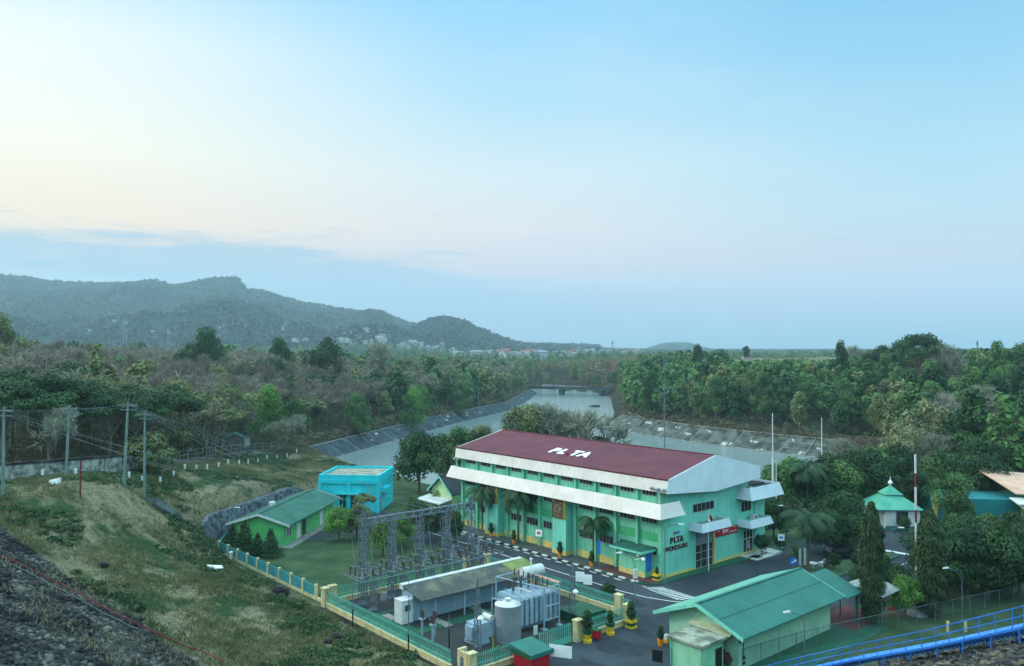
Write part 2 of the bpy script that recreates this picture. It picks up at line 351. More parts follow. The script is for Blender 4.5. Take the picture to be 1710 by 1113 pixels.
M_lawn = mat('lawn', C(46, 74, 50), C(72, 92, 64), 0.95, 0.35, 8, bump=0.05, bscale=9)
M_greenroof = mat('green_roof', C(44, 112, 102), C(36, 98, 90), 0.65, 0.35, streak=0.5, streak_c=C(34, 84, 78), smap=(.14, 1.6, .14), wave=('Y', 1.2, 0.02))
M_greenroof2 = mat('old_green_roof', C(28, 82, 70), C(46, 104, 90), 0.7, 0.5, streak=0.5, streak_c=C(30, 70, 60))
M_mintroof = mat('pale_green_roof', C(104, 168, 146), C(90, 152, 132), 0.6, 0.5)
M_cyan = mat('cyan_paint', C(22, 198, 206), C(20, 180, 194), 0.7, 0.4, streak=0.35, streak_c=C(20, 130, 150))
M_red = mat('red_paint', C(176, 24, 40), C(150, 20, 34), 0.5)
M_blue = mat('blue_paint', C(42, 112, 208), C(34, 96, 184), 0.45, 1.2)
M_blue2 = mat('light_blue_deck', C(96, 168, 232), C(80, 150, 216), 0.5, 1.2)
M_yel = mat('yellow_paint', C(222, 184, 40), C(190, 156, 36), 0.6)
M_orange = mat('orange_pot', C(226, 140, 40), None, 0.6)
M_dkgreen = mat('dark_green_paint', C(24, 84, 58), C(20, 70, 50), 0.6)
M_bark = mat('bark', C(96, 88, 78), C(66, 62, 54), 0.9, 3.0, bump=0.02)
M_barkgrey = mat('grey_bark', C(128, 128, 120), C(92, 94, 88), 0.9, 3.0, bump=0.02)
M_soil = mat('soil', C(88, 74, 60), C(60, 52, 44), 0.95, 1.2, bump=0.03)
M_glazed = mat('window_glass_light', C(60, 78, 84), (0.02, 0.03, 0.035), 0.15, 0.8, spec=0.6)
M_rockdark = mat('dark_rock', C(62, 64, 62), C(12, 15, 20), 0.9, .28, 10, bump=0.06, bscale=6, lo=.4, hi=.56)
M_rocklight = mat('pale_rock', C(112, 112, 102), C(34, 40, 44), 0.9, .28, 10, bump=0.05, bscale=6, lo=.4, hi=.56)

# ground material: dry grass, green grass, forest floor and rock by region
gm = bpy.data.materials.new('ground_cover'); gm.use_nodes = True; T = gm.node_tree
def gnode():
    n = T.nodes; l = T.links; b = n['Principled BSDF']; b.inputs['Roughness'].default_value = 0.95; b.inputs['Specular IOR Level'].default_value = 0.1
    co = n.new('ShaderNodeTexCoord').outputs['Object']
    def no(sc, d=6, r=0.6):
        q = n.new('ShaderNodeTexNoise'); q.inputs['Scale'].default_value = sc; q.inputs['Detail'].default_value = d; q.inputs['Roughness'].default_value = r; l.new(co, q.inputs[0]); return q.outputs[0]
    def mr(x, a, c):
        q = n.new('ShaderNodeMapRange'); q.inputs[1].default_value = a; q.inputs[2].default_value = c; l.new(x, q.inputs[0]); return q.outputs[0]
    def mx(f, a, c):
        q = n.new('ShaderNodeMix'); q.data_type = 'RGBA'
        for s, x in ((q.inputs[0], f), (q.inputs[6], a), (q.inputs[7], c)):
            if isinstance(x, tuple): s.default_value = (*x, 1)
            else: l.new(x, s)
        return q.outputs[2]
    def at(nm):
        q = n.new('ShaderNodeAttribute'); q.attribute_name = nm; return q.outputs['Fac']
    def mul(a, c):
        q = n.new('ShaderNodeMath'); q.operation = 'MULTIPLY'; l.new(a, q.inputs[0])
        if isinstance(c, float): q.inputs[1].default_value = c
        else: l.new(c, q.inputs[1])
        return q.outputs[0]
    dry = mx(mr(no(0.9), .35, .7), C(118, 112, 88), C(68, 68, 50))
    dry = mx(mr(no(4.0, 8), .45, .75), dry, C(144, 140, 116))
    grn = mx(mr(no(1.3), .35, .7), C(30, 54, 32), C(54, 78, 44))
    g = mx(mr(no(0.16, 10, .68), .495, .585), dry, grn)
    fl = mx(mr(no(0.5, 8), .4, .65), C(52, 48, 40), C(34, 44, 30))
    g = mx(at('forest'), g, fl)
    rk = mx(mr(no(0.5, 10, .7), .4, .62), C(44, 50, 54), C(92, 96, 92))
    g = mx(at('rock'), g, rk)
    g = mx(mul(at('lawn'), 1.0), g, mx(mr(no(0.25, 8), .35, .7), C(40, 68, 46), C(76, 92, 66)))
    l.new(g, b.inputs['Base Color'])
    bp = n.new('ShaderNodeBump'); bp.inputs['Distance'].default_value = 0.25; bp.inputs['Strength'].default_value = 0.7; l.new(no(2.2, 8, .7), bp.inputs['Height']); l.new(bp.outputs[0], b.inputs['Normal'])
gnode()

def gradlines(dense, grow, lim):
    out = list(dense); st = dense[1] - dense[0]
    v = dense[-1]; s = st
    while v < lim[1]: s *= grow; v += s; out.append(v)
    v = dense[0]; s = st
    while v > lim[0]: s *= grow; v -= s; out.insert(0, v)
    return np.array(out)
xs = gradlines(np.arange(-74, 72, 0.8), 1.05, (-1100, 1100)); ys = gradlines(np.arange(12, 215, 0.8), 1.035, (-60, 860))
gx, gy = np.meshgrid(xs, ys); P = np.stack([gx.ravel(), gy.ravel()], 1)
z = Hn(P)
def grid_mesh(name, P, z, nx, ny, m):
    me = bpy.data.meshes.new(name); me.vertices.add(len(P)); me.vertices.foreach_set('co', np.column_stack([P, z]).astype(np.float32).ravel())
    i, j = np.meshgrid(np.arange(nx - 1), np.arange(ny - 1)); a = (j * nx + i).ravel()
    q = np.stack([a, a + 1, a + nx + 1, a + nx], 1).astype(np.int32); n = len(q)
    me.loops.add(n * 4); me.loops.foreach_set('vertex_index', q.ravel()); me.polygons.add(n); me.polygons.foreach_set('loop_start', np.arange(0, 4 * n, 4, dtype=np.int32))
    me.polygons.foreach_set('use_smooth', np.ones(n, bool)); me.materials.append(m); me.update(calc_edges=True)
    o = bpy.data.objects.new(name, me); col.objects.link(o); return o
def rockmask(P):
    Lp = 11.2 - .525 * (P[:, 0] + 25.5) - .354 * (P[:, 1] - 40)
    Rp = 11.3 + .241 * (P[:, 0] - 27) - .4675 * (P[:, 1] - 43)
    n = fbm(P[:, 0] / 4, P[:, 1] / 4, 3)
    near = P[:, 1] < 95
    # left rockfill: bounded by the edge that runs from (-48,75) to (-23,66)
    e = np.minimum(Lp, 14) - np.array([0] * len(P))
    left = near & (P[:, 0] < 3)
    a = np.array([-60, 82.]); b = np.array([-19, 60.]); t_ = (P - a) @ (b - a) / ((b - a) @ (b - a)); nrm = np.array([(b - a)[1], -(b - a)[0]]); nrm = nrm / np.linalg.norm(nrm)
    side = (P - a) @ nrm + 2.5 * n
    lm = np.where(left, np.clip(side / 1.2, 0, 1), 0)
    rm = np.where(near, np.clip((Rp + 0.3) / 0.6, 0, 1), 0)
    return np.maximum(lm, rm)
ground = grid_mesh('ground', P, z, len(xs), len(ys), gm); tag(ground, kind='structure')
dW = pdist(P, WATER); dF = pdist(P, FLAT)
def setattr_(o, nm, v):
    a = o.data.attributes.new(nm, 'FLOAT', 'POINT'); a.data.foreach_set('value', np.asarray(v, np.float32))
rock = rockmask(P); setattr_(ground, 'rock', rock)
_field = (P[:, 1] > 490) & (P[:, 1] < 720) & (P[:, 0] / P[:, 1] > .275) & (P[:, 0] / P[:, 1] < .42)
_hill = (P[:, 0] < -30) & (P[:, 0] > -54 + (P[:, 1] > 200) * 6) & (P[:, 1] < 226) & (P[:, 1] > 60)
forest = np.where(_hill | _field, 0, np.clip((dF - 2) / 6, 0, 1)) * (P[:, 1] > 92) ; setattr_(ground, 'forest', forest)
setattr_(ground, 'lawn', np.clip(-dF / 1.0, 0, 1))

# far plain and hills, built in a fan of rings
pa = np.linspace(R(-62), R(62), 900); pr = np.concatenate([np.linspace(740, 1500, 40), np.geomspace(1520, 4500, 90)])
aa, rr = np.meshgrid(pa, pr); P2 = np.stack([(rr * np.tan(aa)).ravel(), rr.ravel()], 1)
z2 = far(P2[:, 0], P2[:, 1]) - np.clip((860 - P2[:, 1]) / 100, 0, 1) * 2.0
hm = mat('hill_woods', C(26, 46, 42), C(52, 64, 58), 0.95, 0.012, 10, bump=6.0, bscale=0.03, spec=0.05)
hills = grid_mesh('hills', P2, z2, len(pa), len(pr), hm); tag(hills, kind='structure')

# river
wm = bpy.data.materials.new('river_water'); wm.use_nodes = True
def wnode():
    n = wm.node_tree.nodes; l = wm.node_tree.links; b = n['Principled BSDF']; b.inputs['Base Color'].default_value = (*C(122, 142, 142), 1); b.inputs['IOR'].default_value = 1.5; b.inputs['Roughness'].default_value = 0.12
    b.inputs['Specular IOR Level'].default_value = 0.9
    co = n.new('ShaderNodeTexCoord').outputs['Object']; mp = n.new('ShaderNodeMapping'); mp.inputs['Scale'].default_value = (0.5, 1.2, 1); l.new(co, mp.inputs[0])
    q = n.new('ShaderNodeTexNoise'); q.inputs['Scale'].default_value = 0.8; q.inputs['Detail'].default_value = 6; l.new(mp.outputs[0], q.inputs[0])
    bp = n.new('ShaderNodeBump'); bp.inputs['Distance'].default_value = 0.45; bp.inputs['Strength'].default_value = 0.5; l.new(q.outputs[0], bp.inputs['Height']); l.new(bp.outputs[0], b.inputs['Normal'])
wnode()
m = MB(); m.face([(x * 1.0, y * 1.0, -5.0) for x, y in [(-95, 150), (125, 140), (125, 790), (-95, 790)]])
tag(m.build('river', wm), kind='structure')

# sloped concrete river banks with raised ribs
M_slab = mat('bank_slab', C(58, 72, 80), C(34, 46, 52), 0.9, 0.35, 8, bump=0.03, lo=.4, hi=.6)
M_slab_r = mat('pale_bank_slab', C(92, 98, 92), C(44, 52, 52), 0.9, 0.3, 8, bump=0.03, lo=.4, hi=.6)
M_rib = mat('pale_rib', C(176, 182, 178), C(120, 130, 128), 0.9, 1.0)
def revet(pts, side, label, patches, m0, w=7.0, step=5.5, lean=0.0, hz=(0, .33, .66, 1.0), rr=.09):
    hzs = hz
    root = thing('river_bank_wall', label, 'bank wall', (pts[0][0], pts[0][1], -5)); ox, oy = pts[0][0], pts[0][1]
    m = MB(); rb = MB(); hz = MB(); pm = MB(); acc = 0; rr_ = random.Random(4)
    for (a, b) in zip(pts, pts[1:]):
        a = Vector(a); b = Vector(b); d = (b - a); Ln = d.length; d /= Ln; n = Vector((-d.y, d.x)) * side; k = max(1, round(Ln / step))
        for i in range(k):
            p = a + d * Ln * i / k; q = a + d * Ln * (i + 1) / k
            def at(pt, s, off): return (pt.x + n.x * s * w - ox, pt.y + n.y * s * w - oy, s * w * .69 + off - 0.0)
            for s0, s1 in ((0, .33), (.33, .66), (.66, 1)):
                m.face([at(p, s0, .12), at(q, s0, .12), at(q, s1, .12), at(p, s1, .12)])
            pp = (p.x, p.y)
            if i % 2 == 0: rb.tube(at(p, -0.02, .14), at(p + d * -lean, 1.0, .14), rr, n=4)
            if rr_.random() < patches:
                s0 = rr_.choice((0, .33, .66)) + .03; f0, f1 = sorted((rr_.random(), rr_.random())); f1 = min(1, f0 + .45)
                pa_ = p.lerp(q, f0); pb_ = p.lerp(q, f1); s1 = s0 + rr_.uniform(.06, .24)
                N_ = 5; up_ = [s1 + rr_.uniform(-.10, .04) for _ in range(N_ + 1)]; dn_ = [s0 + rr_.uniform(-.04, .08) for _ in range(N_ + 1)]
                for e_ in range(N_):
                    if rr_.random() < .22: continue
                    g0 = pa_.lerp(pb_, e_ / N_); g1 = pa_.lerp(pb_, (e_ + 1) / N_); pm.face([at(g0, max(0, dn_[e_]), .15), at(g1, max(0, dn_[e_ + 1]), .15), at(g1, min(1, up_[e_ + 1]), .15), at(g0, min(1, up_[e_]), .15)])
        for s in hzs:
            hz.tube((a.x + n.x * s * w - ox, a.y + n.y * s * w - oy, s * w * .69 + .13), (b.x + n.x * s * w - ox, b.y + n.y * s * w - oy, s * w * .69 + .13), .10 if s in (0, 1.0) else .06, n=4)
    m.build('slab', m0, root); rb.build('rib', M_rib, root); hz.build('edge_beam', M_rib, root)
    if pm.f: pm.build('bare_patch', M_rib, root)
revet([(-53, 229), (-43, 268), (-24, 340), (1.6, 420), (18, 560)], 1, 'long dark sloping concrete river bank with pale ribs, left shore', .34, M_slab, w=5.4, lean=1.6, hz=(0, 1.0), rr=.065)
revet([(81, 245), (60.5, 275), (44.6, 306), (42, 345)], -1, 'crumbling pale concrete river bank on the right shore', .95, M_slab_r, w=7.0, step=9, hz=(0, 1.0), rr=.06)
revet([(92, 232), (81, 245)], -1, 'short end of pale broken river bank behind the thin pole', .9, M_slab_r, step=4)
revet([(60, 585), (20, 640)], -1, 'pale rocky river bank seen beneath the far bridge', .7, M_slab_r, w=4.5)

# ------------------------------------------------------------------ flat sheets of the plant yard
def sheet(name, pts, z, m, local=True, th=0.0):
    pts = [(*(W(*p) if local else p), z) for p in pts]
    b = MB()
    b.face(pts)
    return tag(b.build(name, m), kind='structure')
def rect(u0, u1, v0, v1): return [(u0, v0), (u1, v0), (u1, v1), (u0, v1)]
def arc(cx, cy, r, a0, a1, n=10): return [(cx + r * math.cos(R(a0 + (a1 - a0) * i / n)), cy + r * math.sin(R(a0 + (a1 - a0) * i / n))) for i in range(n + 1)]
# asphalt: along the long face, round the near corner, in front of the gable and to the right
sheet('road', [(-62, -3.4), (-62, -11.5), (-19, -11.5), (-19, -12.2), (7.3, -12.2), (7.3, -40), (24, -40), (24, -17), (24, 2), (19, 8), (19.5, 58), (.8, 58), (.8, -2.0), (0.2, -3.2)], .02, M_asphalt)
sheet('road', [(-62, -24), (-44, -24), (-44, -11.6), (-62, -11.6)], .03, M_asphalt)
sheet('pavement', rect(-40, -8, -2.95, 0), .10, M_paving)
sheet('pavement', [(-8, -2.95), (-1.2, -2.95), (0.3, -2.2), (0.9, -1.2), (0.9, 0), (-8, 0)], .104, M_redpave)
# kerb along the road
k = MB(); g = MB(); d2 = MB()
n = 0; u = -40.0
while u < -1.6:
    k.box(u, u + .95, -3.35, -3.0, 0, .16, 0 if n % 2 == 0 else (1 if u > -10 else 2)); n += 1; u += .95
kb = k.build('kerb', [M_kwhite, M_kgreen, M_kdark], loc=(*W(0, 0), 0), rz=RZ); tag(kb, kind='structure')
b = MB(); pts = arc(-1.2, -1.0, 2.35, -90, 0, 10) + [(1.15, 5), (1.6, 24)]
for i, (a_, b_) in enumerate(zip(pts, pts[1:])):
    dx, dy = b_[0] - a_[0], b_[1] - a_[1]; l_ = math.hypot(dx, dy); nx, ny = dy / l_ * .18, -dx / l_ * .18
    b.hexa([(a_[0] + nx, a_[1] + ny, 0), (b_[0] + nx, b_[1] + ny, 0), (b_[0] - nx, b_[1] - ny, 0), (a_[0] - nx, a_[1] - ny, 0), (a_[0] + nx, a_[1] + ny, .15), (b_[0] + nx, b_[1] + ny, .15), (b_[0] - nx, b_[1] - ny, .15), (a_[0] - nx, a_[1] - ny, .15)], 1 if i % 2 else 1)
tag(b.build('kerb', [M_kwhite, M_kgreen], loc=(*W(0, 0), 0), rz=RZ), kind='structure')
sheet('pavement', [(0.02, -1.2), (1.0, -1.2), (1.05, 5), (1.5, 24), (0.02, 24)], .12, M_kgreen)
# painted lines
b = MB(); u = -40.0
while u < -3: b.face([(u, -4.05, 0), (u + 1.1, -4.05, 0), (u + 1.1, -3.82, 0), (u, -3.82, 0)]); u += 2.0
def band(pts, w):
    for a_, b_ in zip(pts, pts[1:]):
        dx, dy = b_[0] - a_[0], b_[1] - a_[1]; l_ = math.hypot(dx, dy); nx, ny = dy / l_ * w / 2, -dx / l_ * w / 2
        b.face([(a_[0] + nx, a_[1] + ny, 0), (b_[0] + nx, b_[1] + ny, 0), (b_[0] - nx, b_[1] - ny, 0), (a_[0] - nx, a_[1] - ny, 0)])
band([(-44, -6.9), (-30, -6.95), (-8, -7.0), (0, -7.1), (3, -6.7), (5.6, -5.8), (8.5, -3.9)], .16)
band([(0.1, -3.75), (2.2, -4.35), (5.9, -4.75)], .14)
for i in range(11):
    f = i / 10; p0 = (0.9 + 5.0 * f, -3.9 - .75 * f); p1 = (1.9 + 4.4 * f, -2.4 - .25 * f)
    b.face([(p0[0], p0[1], 0), (p0[0] + .24, p0[1], 0), (p1[0] + .24, p1[1], 0), (p1[0], p1[1], 0)])
band([(8, 33), (15.5, 33.5)], .9); band([(15, 6), (15.4, 30)], .12)
tag(b.build('road_marking', M_line, loc=(*W(0, 0), .028), rz=RZ), kind='structure')
M_patch = mat('dark_asphalt_patch', C(30, 38, 46), C(44, 52, 60), 0.85, .8)
b = MB(); rr_ = random.Random(12)
for (u, v, s) in ((10.8, -20, 1.9), (12.5, -25, 1.3), (3.5, -9.2, 1.2), (6.5, 2, 1.5), (8.8, 8.5, 1.1), (-14, -8.4, 1.0), (-22, -5.6, .8), (9.6, -15.5, 1.0), (5, 20, 1.4), (16, 20, 1.1)):
    b.face([(u + s * rr_.uniform(.6, 1.1) * 1.7 * math.cos(q * .628), v + s * rr_.uniform(.6, 1.1) * math.sin(q * .628), 0) for q in range(10)])
tag(b.build('road_patch', M_patch, loc=(*W(0, 0), .024), rz=RZ), kind='structure')
# grass island with a green kerb
isl = [(7.0, 12.2), (9.2, 11.4), (12.9, 13.2), (13.3, 22), (13.6, 31), (12.3, 32.6), (11.0, 31.6), (10.2, 25), (7.6, 14.5)]
def island(pts, h, top, kerbm, nm='kerb'):
    b = MB(); c = MB(); n = len(pts)
    cx = sum(p[0] for p in pts) / n; cy_ = sum(p[1] for p in pts) / n
    inn = [(p[0] + (cx - p[0]) * .05, p[1] + (cy_ - p[1]) * .05) for p in pts]
    for i in range(n):
        j = (i + 1) % n; b.hexa([(*pts[i], 0), (*pts[j], 0), (*inn[j], 0), (*inn[i], 0), (*pts[i], h), (*pts[j], h), (*inn[j], h), (*inn[i], h)])
    c.face([(*p, h - .03) for p in inn])
    tag(b.build(nm, kerbm, loc=(*W(0, 0), 0), rz=RZ), kind='structure'); tag(c.build('lawn', top, loc=(*W(0, 0), 0), rz=RZ), kind='structure')
island(isl, .2, M_lawn, M_kgreen)
# switchyard floor: gravel and green painted paths
sheet('gravel', rect(-16.9, 7.2, -34.3, -13.2), .03, M_gravel)
sheet('green_path', rect(-11.3, -3.6, -34.0, -15), .05, M_kgreen)
sheet('gravel', rect(-10.9, -5.0, -31, -15.5), .056, M_gravel)
sheet('ground_strip', [(-17, -35.6), (9, -35.6), (9, -34.75), (-17, -34.75)], .04, M_rockdark)
sheet('green_path', rect(19.5, 24.6, -22, 3.6), .036, M_kgreen)
sheet('pavement', rect(18.5, 22.9, .4, 7), .044, M_redpave)
sheet('pavement', [(-46, 3), (-41, 3), (-41, 24), (-46, 24)], .05, M_white)
# ------------------------------------------------------------------ powerhouse
OX, OY = W(0, 0)
ph = thing('powerhouse', 'long mint green power station hall with maroon roof lettered PL.TA', 'building', (OX, OY, 0), RZ)
LEN = 38.5
def wall(name, x0, x1, y0, y1, z0, z1, m, parent=ph): return MB().box(x0, x1, y0, y1, z0, z1).build(name, m, parent)
wall('long_wall', -LEN, 0, 0, .4, 0, 11.2, M_mint)
b = MB(); b.box(-.4, .02, .4, 17.6, 0, 10.2); b.box(-.4, .02, 17.6, 21.5, 0, 8.0); b.build('gable_wall', M_mintcool, ph)
b = MB(); b.box(-LEN, -LEN + .4, .4, 17.6, 0, 10.2); b.box(-LEN, -.4, 17.2, 17.6, 0, 10.2); b.box(-LEN, -.4, 21.1, 21.5, 0, 8.2); b.build('rear_wall', M_mint, ph)
MB().box(-14, -.4, 18.4, 22.2, 8.01, 8.9).box(-LEN, -14, 17.6, 21.1, 7.7, 8.0).build('annex_roof_shade_fill', mat('painted_void_shade', C(30, 36, 40), None, .9, 1), ph)  # annex roof plus dark fill below the rim, painted as the trough's shade
b = MB(); b.box(-LEN - .02, .06, -.06, 0, 0, .95, 0); b.box(.02, .07, -.06, 6.0, 0, .45, 0); b.box(.02, .07, 9.95, 21.5, 0, .45, 0); b.build('painted_base', M_yellow, ph)
b = MB(); b.box(-27.9, -17.6, -.04, -.003, 4.2, 5.25); b.box(-14.4, 0, -.04, -.003, 4.2, 5.25); b.box(-38, -31.5, -.04, -.003, 4.2, 5.25); b.build('green_band', M_mint_dk, ph)
pil = [0, -3.45, -6.9, -10.35, -13.9, -17.35, -20.7, -24.1, -27.5, -31.0, -34.5, -38.1]
for x in pil:
    if abs(x + 31) < .1 or abs(x + 17.35) < .1 : continue
    MB().box(x - .42, x - .02 + .0, -.35, -.002, .02, 7.6).build('pilaster', M_mint, ph)
for x in pil: MB().box(x - .38, x - .06, -.3, -.002, 8.4, 10.4).build('pilaster', M_mint, ph)
def window(x0, x1, z0, z1, n, face='y', pos=-.0, parent=ph, gm_=M_glass):
    b = MB(); fr = .06; g_ = MB()
    if face == 'y':
        y = pos
        g_.box(x0, x1, y - .03, y - .002, z0, z1)
        for i in range(n + 1):
            xx = x0 + (x1 - x0) * i / n; b.box(xx - fr / 2, xx + fr / 2, y - .07, y - .031, z0, z1)
        for zz in (z0, z1): b.box(x0 - fr, x1 + fr, y - .08, y - .031, zz - fr / 2, zz + fr / 2)
    else:
        x = pos
        g_.box(x + .002, x + .03, x0, x1, z0, z1)
        for i in range(n + 1):
            yy = x0 + (x1 - x0) * i / n; b.box(x + .031, x + .07, yy - fr / 2, yy + fr / 2, z0, z1)
        for zz in (z0, z1): b.box(x + .031, x + .08, x0 - fr, x1 + fr, zz - fr / 2, zz + fr / 2)
    w = g_.build('window', gm_, parent); b.build('window_frame', M_frame, w); return w
for i in range(11):
    xa = pil[i + 1] + .35; xb = pil[i] - .8
    if i not in (4, 8): window(xa, xb, 2.65, 3.6, 4); window(xa, xb, 6.3, 7.15, 4)
    else: window(xa + .4, xb, 6.3, 7.15, 3)
    window(xa + .1, xb - .1, 9.55, 10.15, 4)
    if i % 2 == 0: MB().path([(pil[i] - .75, -.2, 7.4), (pil[i] - .75, -.2, 9.2), (pil[i] - .75, -.05, 9.35), (pil[i] - .75, -.05, 10.3)], .05).build('drainpipe', M_mintcool, ph)
# two projecting towers with relief panels
def relief(x0, x1):
    t_ = MB().box(x0, x1, -1.3, -.003, 0, 7.55).build('projecting_bay', M_mintcool, ph)
    MB().box(x0 - .03, x1 + .03, -1.36, -.06, 0, .62).build('painted_base', M_yellow, t_)
    b = MB(); b.box(x0, x1 - .45, -1.42, -1.303, 4.75, 7.35, 0); b.box(x1 - .42, x1 - .05, -1.40, -1.303, 4.75, 7.3, 2)
    rr_ = random.Random(int(-x0)); cx = (x0 + x1) / 2 - .2
    for q in range(26):
        zz = 4.9 + rr_.random() * 2.2; xx = x0 + .1 + rr_.random() * (x1 - x0 - .9); s = rr_.uniform(.06, .2)
        b.box(xx, xx + s, -1.47, -1.421, zz, zz + s * rr_.uniform(.6, 1.6), 1)
    for q in range(14):
        a = q / 14 * 6.283; b.tube((cx + .5 * math.cos(a), -1.45, 6.0 + .5 * math.sin(a)), (cx + .5 * math.cos(a + .45), -1.45, 6.0 + .5 * math.sin(a + .45)), .05, n=5, mi=1)
    b.build('relief_panel', [mat('bronze_relief', C(92, 82, 60), C(60, 56, 44), .6, 3), mat('bronze_relief_light', C(150, 138, 104), None, .6, 3), mat('ochre_strip', C(150, 128, 40), None, .7, 2)], t_)
relief(-17.3, -14.75); relief(-31.4, -28.6)
# lower fascia: a sloping metal skirt round a concrete gutter walk
def skirt(name, pts_top, pts_bot, m, parent, th=.08, capm=None):
    b = MB()
    for i in range(len(pts_top) - 1):
        a, c = Vector(pts_top[i]), Vector(pts_top[i + 1]); d, e = Vector(pts_bot[i]), Vector(pts_bot[i + 1])
        nn = (c - a).cross(d - a).normalized() * th
        b.hexa([d, e, e + nn, d + nn, a, c, c + nn, a + nn])
    return b.build(name, m, parent)
y0t, y0b = -1.45, -2.05
skirt('lower_fascia', [(-39.6, .0, 9.05), (-39.6, y0t, 9.05), (.9, y0t, 9.05), (.9, 2.0, 9.05)], [(-40.1, .0, 7.4), (-40.1, y0b, 7.4), (1.35, y0b, 7.4), (1.35, 2.6, 7.4)], M_fascia, ph)
b = MB(); b.box(-39.55, .85, -1.5, -.36, 7.55, 7.7); b.box(.06, .85, -.36, 2.2, 7.55, 7.7); b.box(-39.55, -.1, -1.42, -1.25, 8.85, 9.03); b.box(-39.5, -.1, -.9, -.003, 8.35, 8.5); b.box(.03, .88, 2.0, 2.15, 7.7, 9.0); b.build('gutter_walk', M_mintcool, ph)
# upper fascia, roof and white gable panel
cx0, cx1 = -39.4, 1.2
ya, yb = -.8, 18.3; ym = 8.75
skirt('upper_fascia', [(cx0, ya + .25, 11.75), (cx1 - .02, ya + .25, 11.75)], [(cx0 - .1, ya, 10.25), (cx1 - .02, ya, 10.25)], M_fascia, ph)
rf = MB()
rf.prism([(cx0, ya + .2, 11.78), (cx0, ym, 13.85), (cx0, yb - .1, 11.6), (cx0, yb - .1, 11.5), (cx0, ym, 13.7), (cx0, ya + .2, 11.66)], (cx1 - cx0, 0, 0)); rfo = rf.build('roof', M_roof, ph)
b = MB(); b.prism([(cx1, ya, 10.2), (cx1, ya + .25, 11.8), (cx1, ym, 13.9), (cx1, yb, 11.62), (cx1, yb + .25, 10.1), (cx1, ym, 9.45)], (.12, 0, 0)); b.build('gable_panel', mat('white_panel_blue_shade', C(206, 216, 224), C(190, 202, 212), .5, .5, streak=.2, streak_c=C(150, 162, 172)), ph)  # near panel: bluish shade of the gable side put into the white
b = MB(); b.prism([(cx0 - .12, ya, 10.2), (cx0 - .12, ya + .25, 11.8), (cx0 - .12, ym, 13.9), (cx0 - .12, yb, 11.62), (cx0 - .12, yb + .25, 10.1), (cx0 - .12, ym, 9.45)], (.12, 0, 0)); b.build('gable_panel', M_fascia, ph)
b = MB(); b.box(-LEN, 0, .41, 17.1, 10.3, 10.5); b.build('ceiling_slab', M_concrete, ph)
b = MB(); b.box(cx0, cx1 + .1, ya + .16, ya + .34, 11.76, 11.86); b.box(cx0, cx1 + .1, yb - .2, yb + .05, 11.45, 11.55); b.box(cx0, cx1 + .1, ym - .12, ym + .12, 13.84, 13.93); b.build('roof_trim', mat('dark_roof_trim', C(96, 40, 52), None, .6, 1), rfo)
# lettering
def text(body, size, m, parent, loc, rot, depth=.05, bold=.02, name='letter', shear=0.0, sp=1.0):
    cu = bpy.data.curves.new('t', 'FONT'); cu.body = body; cu.size = size; cu.extrude = depth; cu.offset = bold; cu.align_x = 'CENTER'; cu.shear = shear; cu.resolution_u = 3; cu.space_character = sp
    to = bpy.data.objects.new('t', cu); me = bpy.data.meshes.new_from_object(to)
    bpy.data.objects.remove(to); bpy.data.curves.remove(cu); me.name = name; me.materials.append(m)
    o = bpy.data.objects.new(name, me); col.objects.link(o); o.parent = parent; o.location = loc; o.rotation_euler = rot; return o
sl = math.atan2(13.85 - 11.78, ym - ya - .2)
def onroof(y): return 11.78 + (y - ya - .2) * math.tan(sl)
M_letter = mat('white_letter', C(235, 238, 238), C(222, 226, 226), .6)
for ch, x in (('P', -21.3), ('L', -19.65), ('T', -17.25), ('A', -15.5)):
    yy = 2.3; text(ch, 2.5, M_letter, ph, (x, yy, onroof(yy) + .12), (sl, 0, 0), .06, .09, 'roof_letter')
MB().box(-18.65, -18.3, 2.35, 2.75, onroof(2.35) + .05, onroof(2.85) + .22).build('roof_letter', M_red, ph)
M_brown = mat('dark_red_letter', C(84, 36, 40), None, .6)
for ch, yy in (('P', 1.55), ('L', 2.2), ('T', 2.8), ('A', 3.45)): text(ch, .95, M_brown, ph, (.1, yy, 3.98), (R(90), 0, R(90)), .05, .03, 'wall_letter')
for i, ch in enumerate('WONOGIRI'): text(ch, .78, M_brown, ph, (.1, .72 + (0, .68, 1.26, 1.82, 2.4, 2.86, 3.3, 3.74)[i], 3.14), (R(90), 0, R(90)), .05, .0, 'wall_letter')
b = MB(); b.box(.03, .08, 2.0, 2.35, 4.93, 5.25, 0); b.box(.03, .08, 2.42, 3.1, 4.95, 5.22, 1); b.box(.081, .09, 2.1, 2.22, 5.0, 5.18, 2); b.build('emblem', [M_red, M_blue, M_yel], ph)
# gable openings
window(5.75, 10.0, 7.0, 8.0, 5, 'x', .02); window(16.0, 18.2, 5.75, 7.0, 3, 'x', .02)
b = MB(); b.box(.021, .06, 6.1, 9.7, 3.0, 4.65, 0); b.box(.021, .05, 6.1, 9.7, .1, 3.0, 1)
dr = b.build('roller_door', [mat('grey_shutter', C(120, 136, 148), None, .5, 1, wave=('Z', 5, .02)), M_glass], ph)
b = MB()
for yy in (6.1, 7.3, 8.5, 9.68): b.box(.051, .1, yy - .04, yy + .04, .1, 3.0)
for zz in (.15, 1.1, 2.05, 2.98): b.box(.051, .1, 6.1, 9.7, zz - .03, zz + .03)
b.build('door_frame', M_frame, dr)
MB().box(.021, .25, 9.72, 10.02, 0, 4.65).build('door_jamb', M_yellow, ph); MB().box(.021, .2, 5.9, 6.08, 0, 4.65).build('door_jamb', M_mintcool, ph)
b = MB(); b.box(.021, .05, 16.4, 18.55, .3, 3.15, 0); dd = b.build('entrance_door', M_glass, ph)
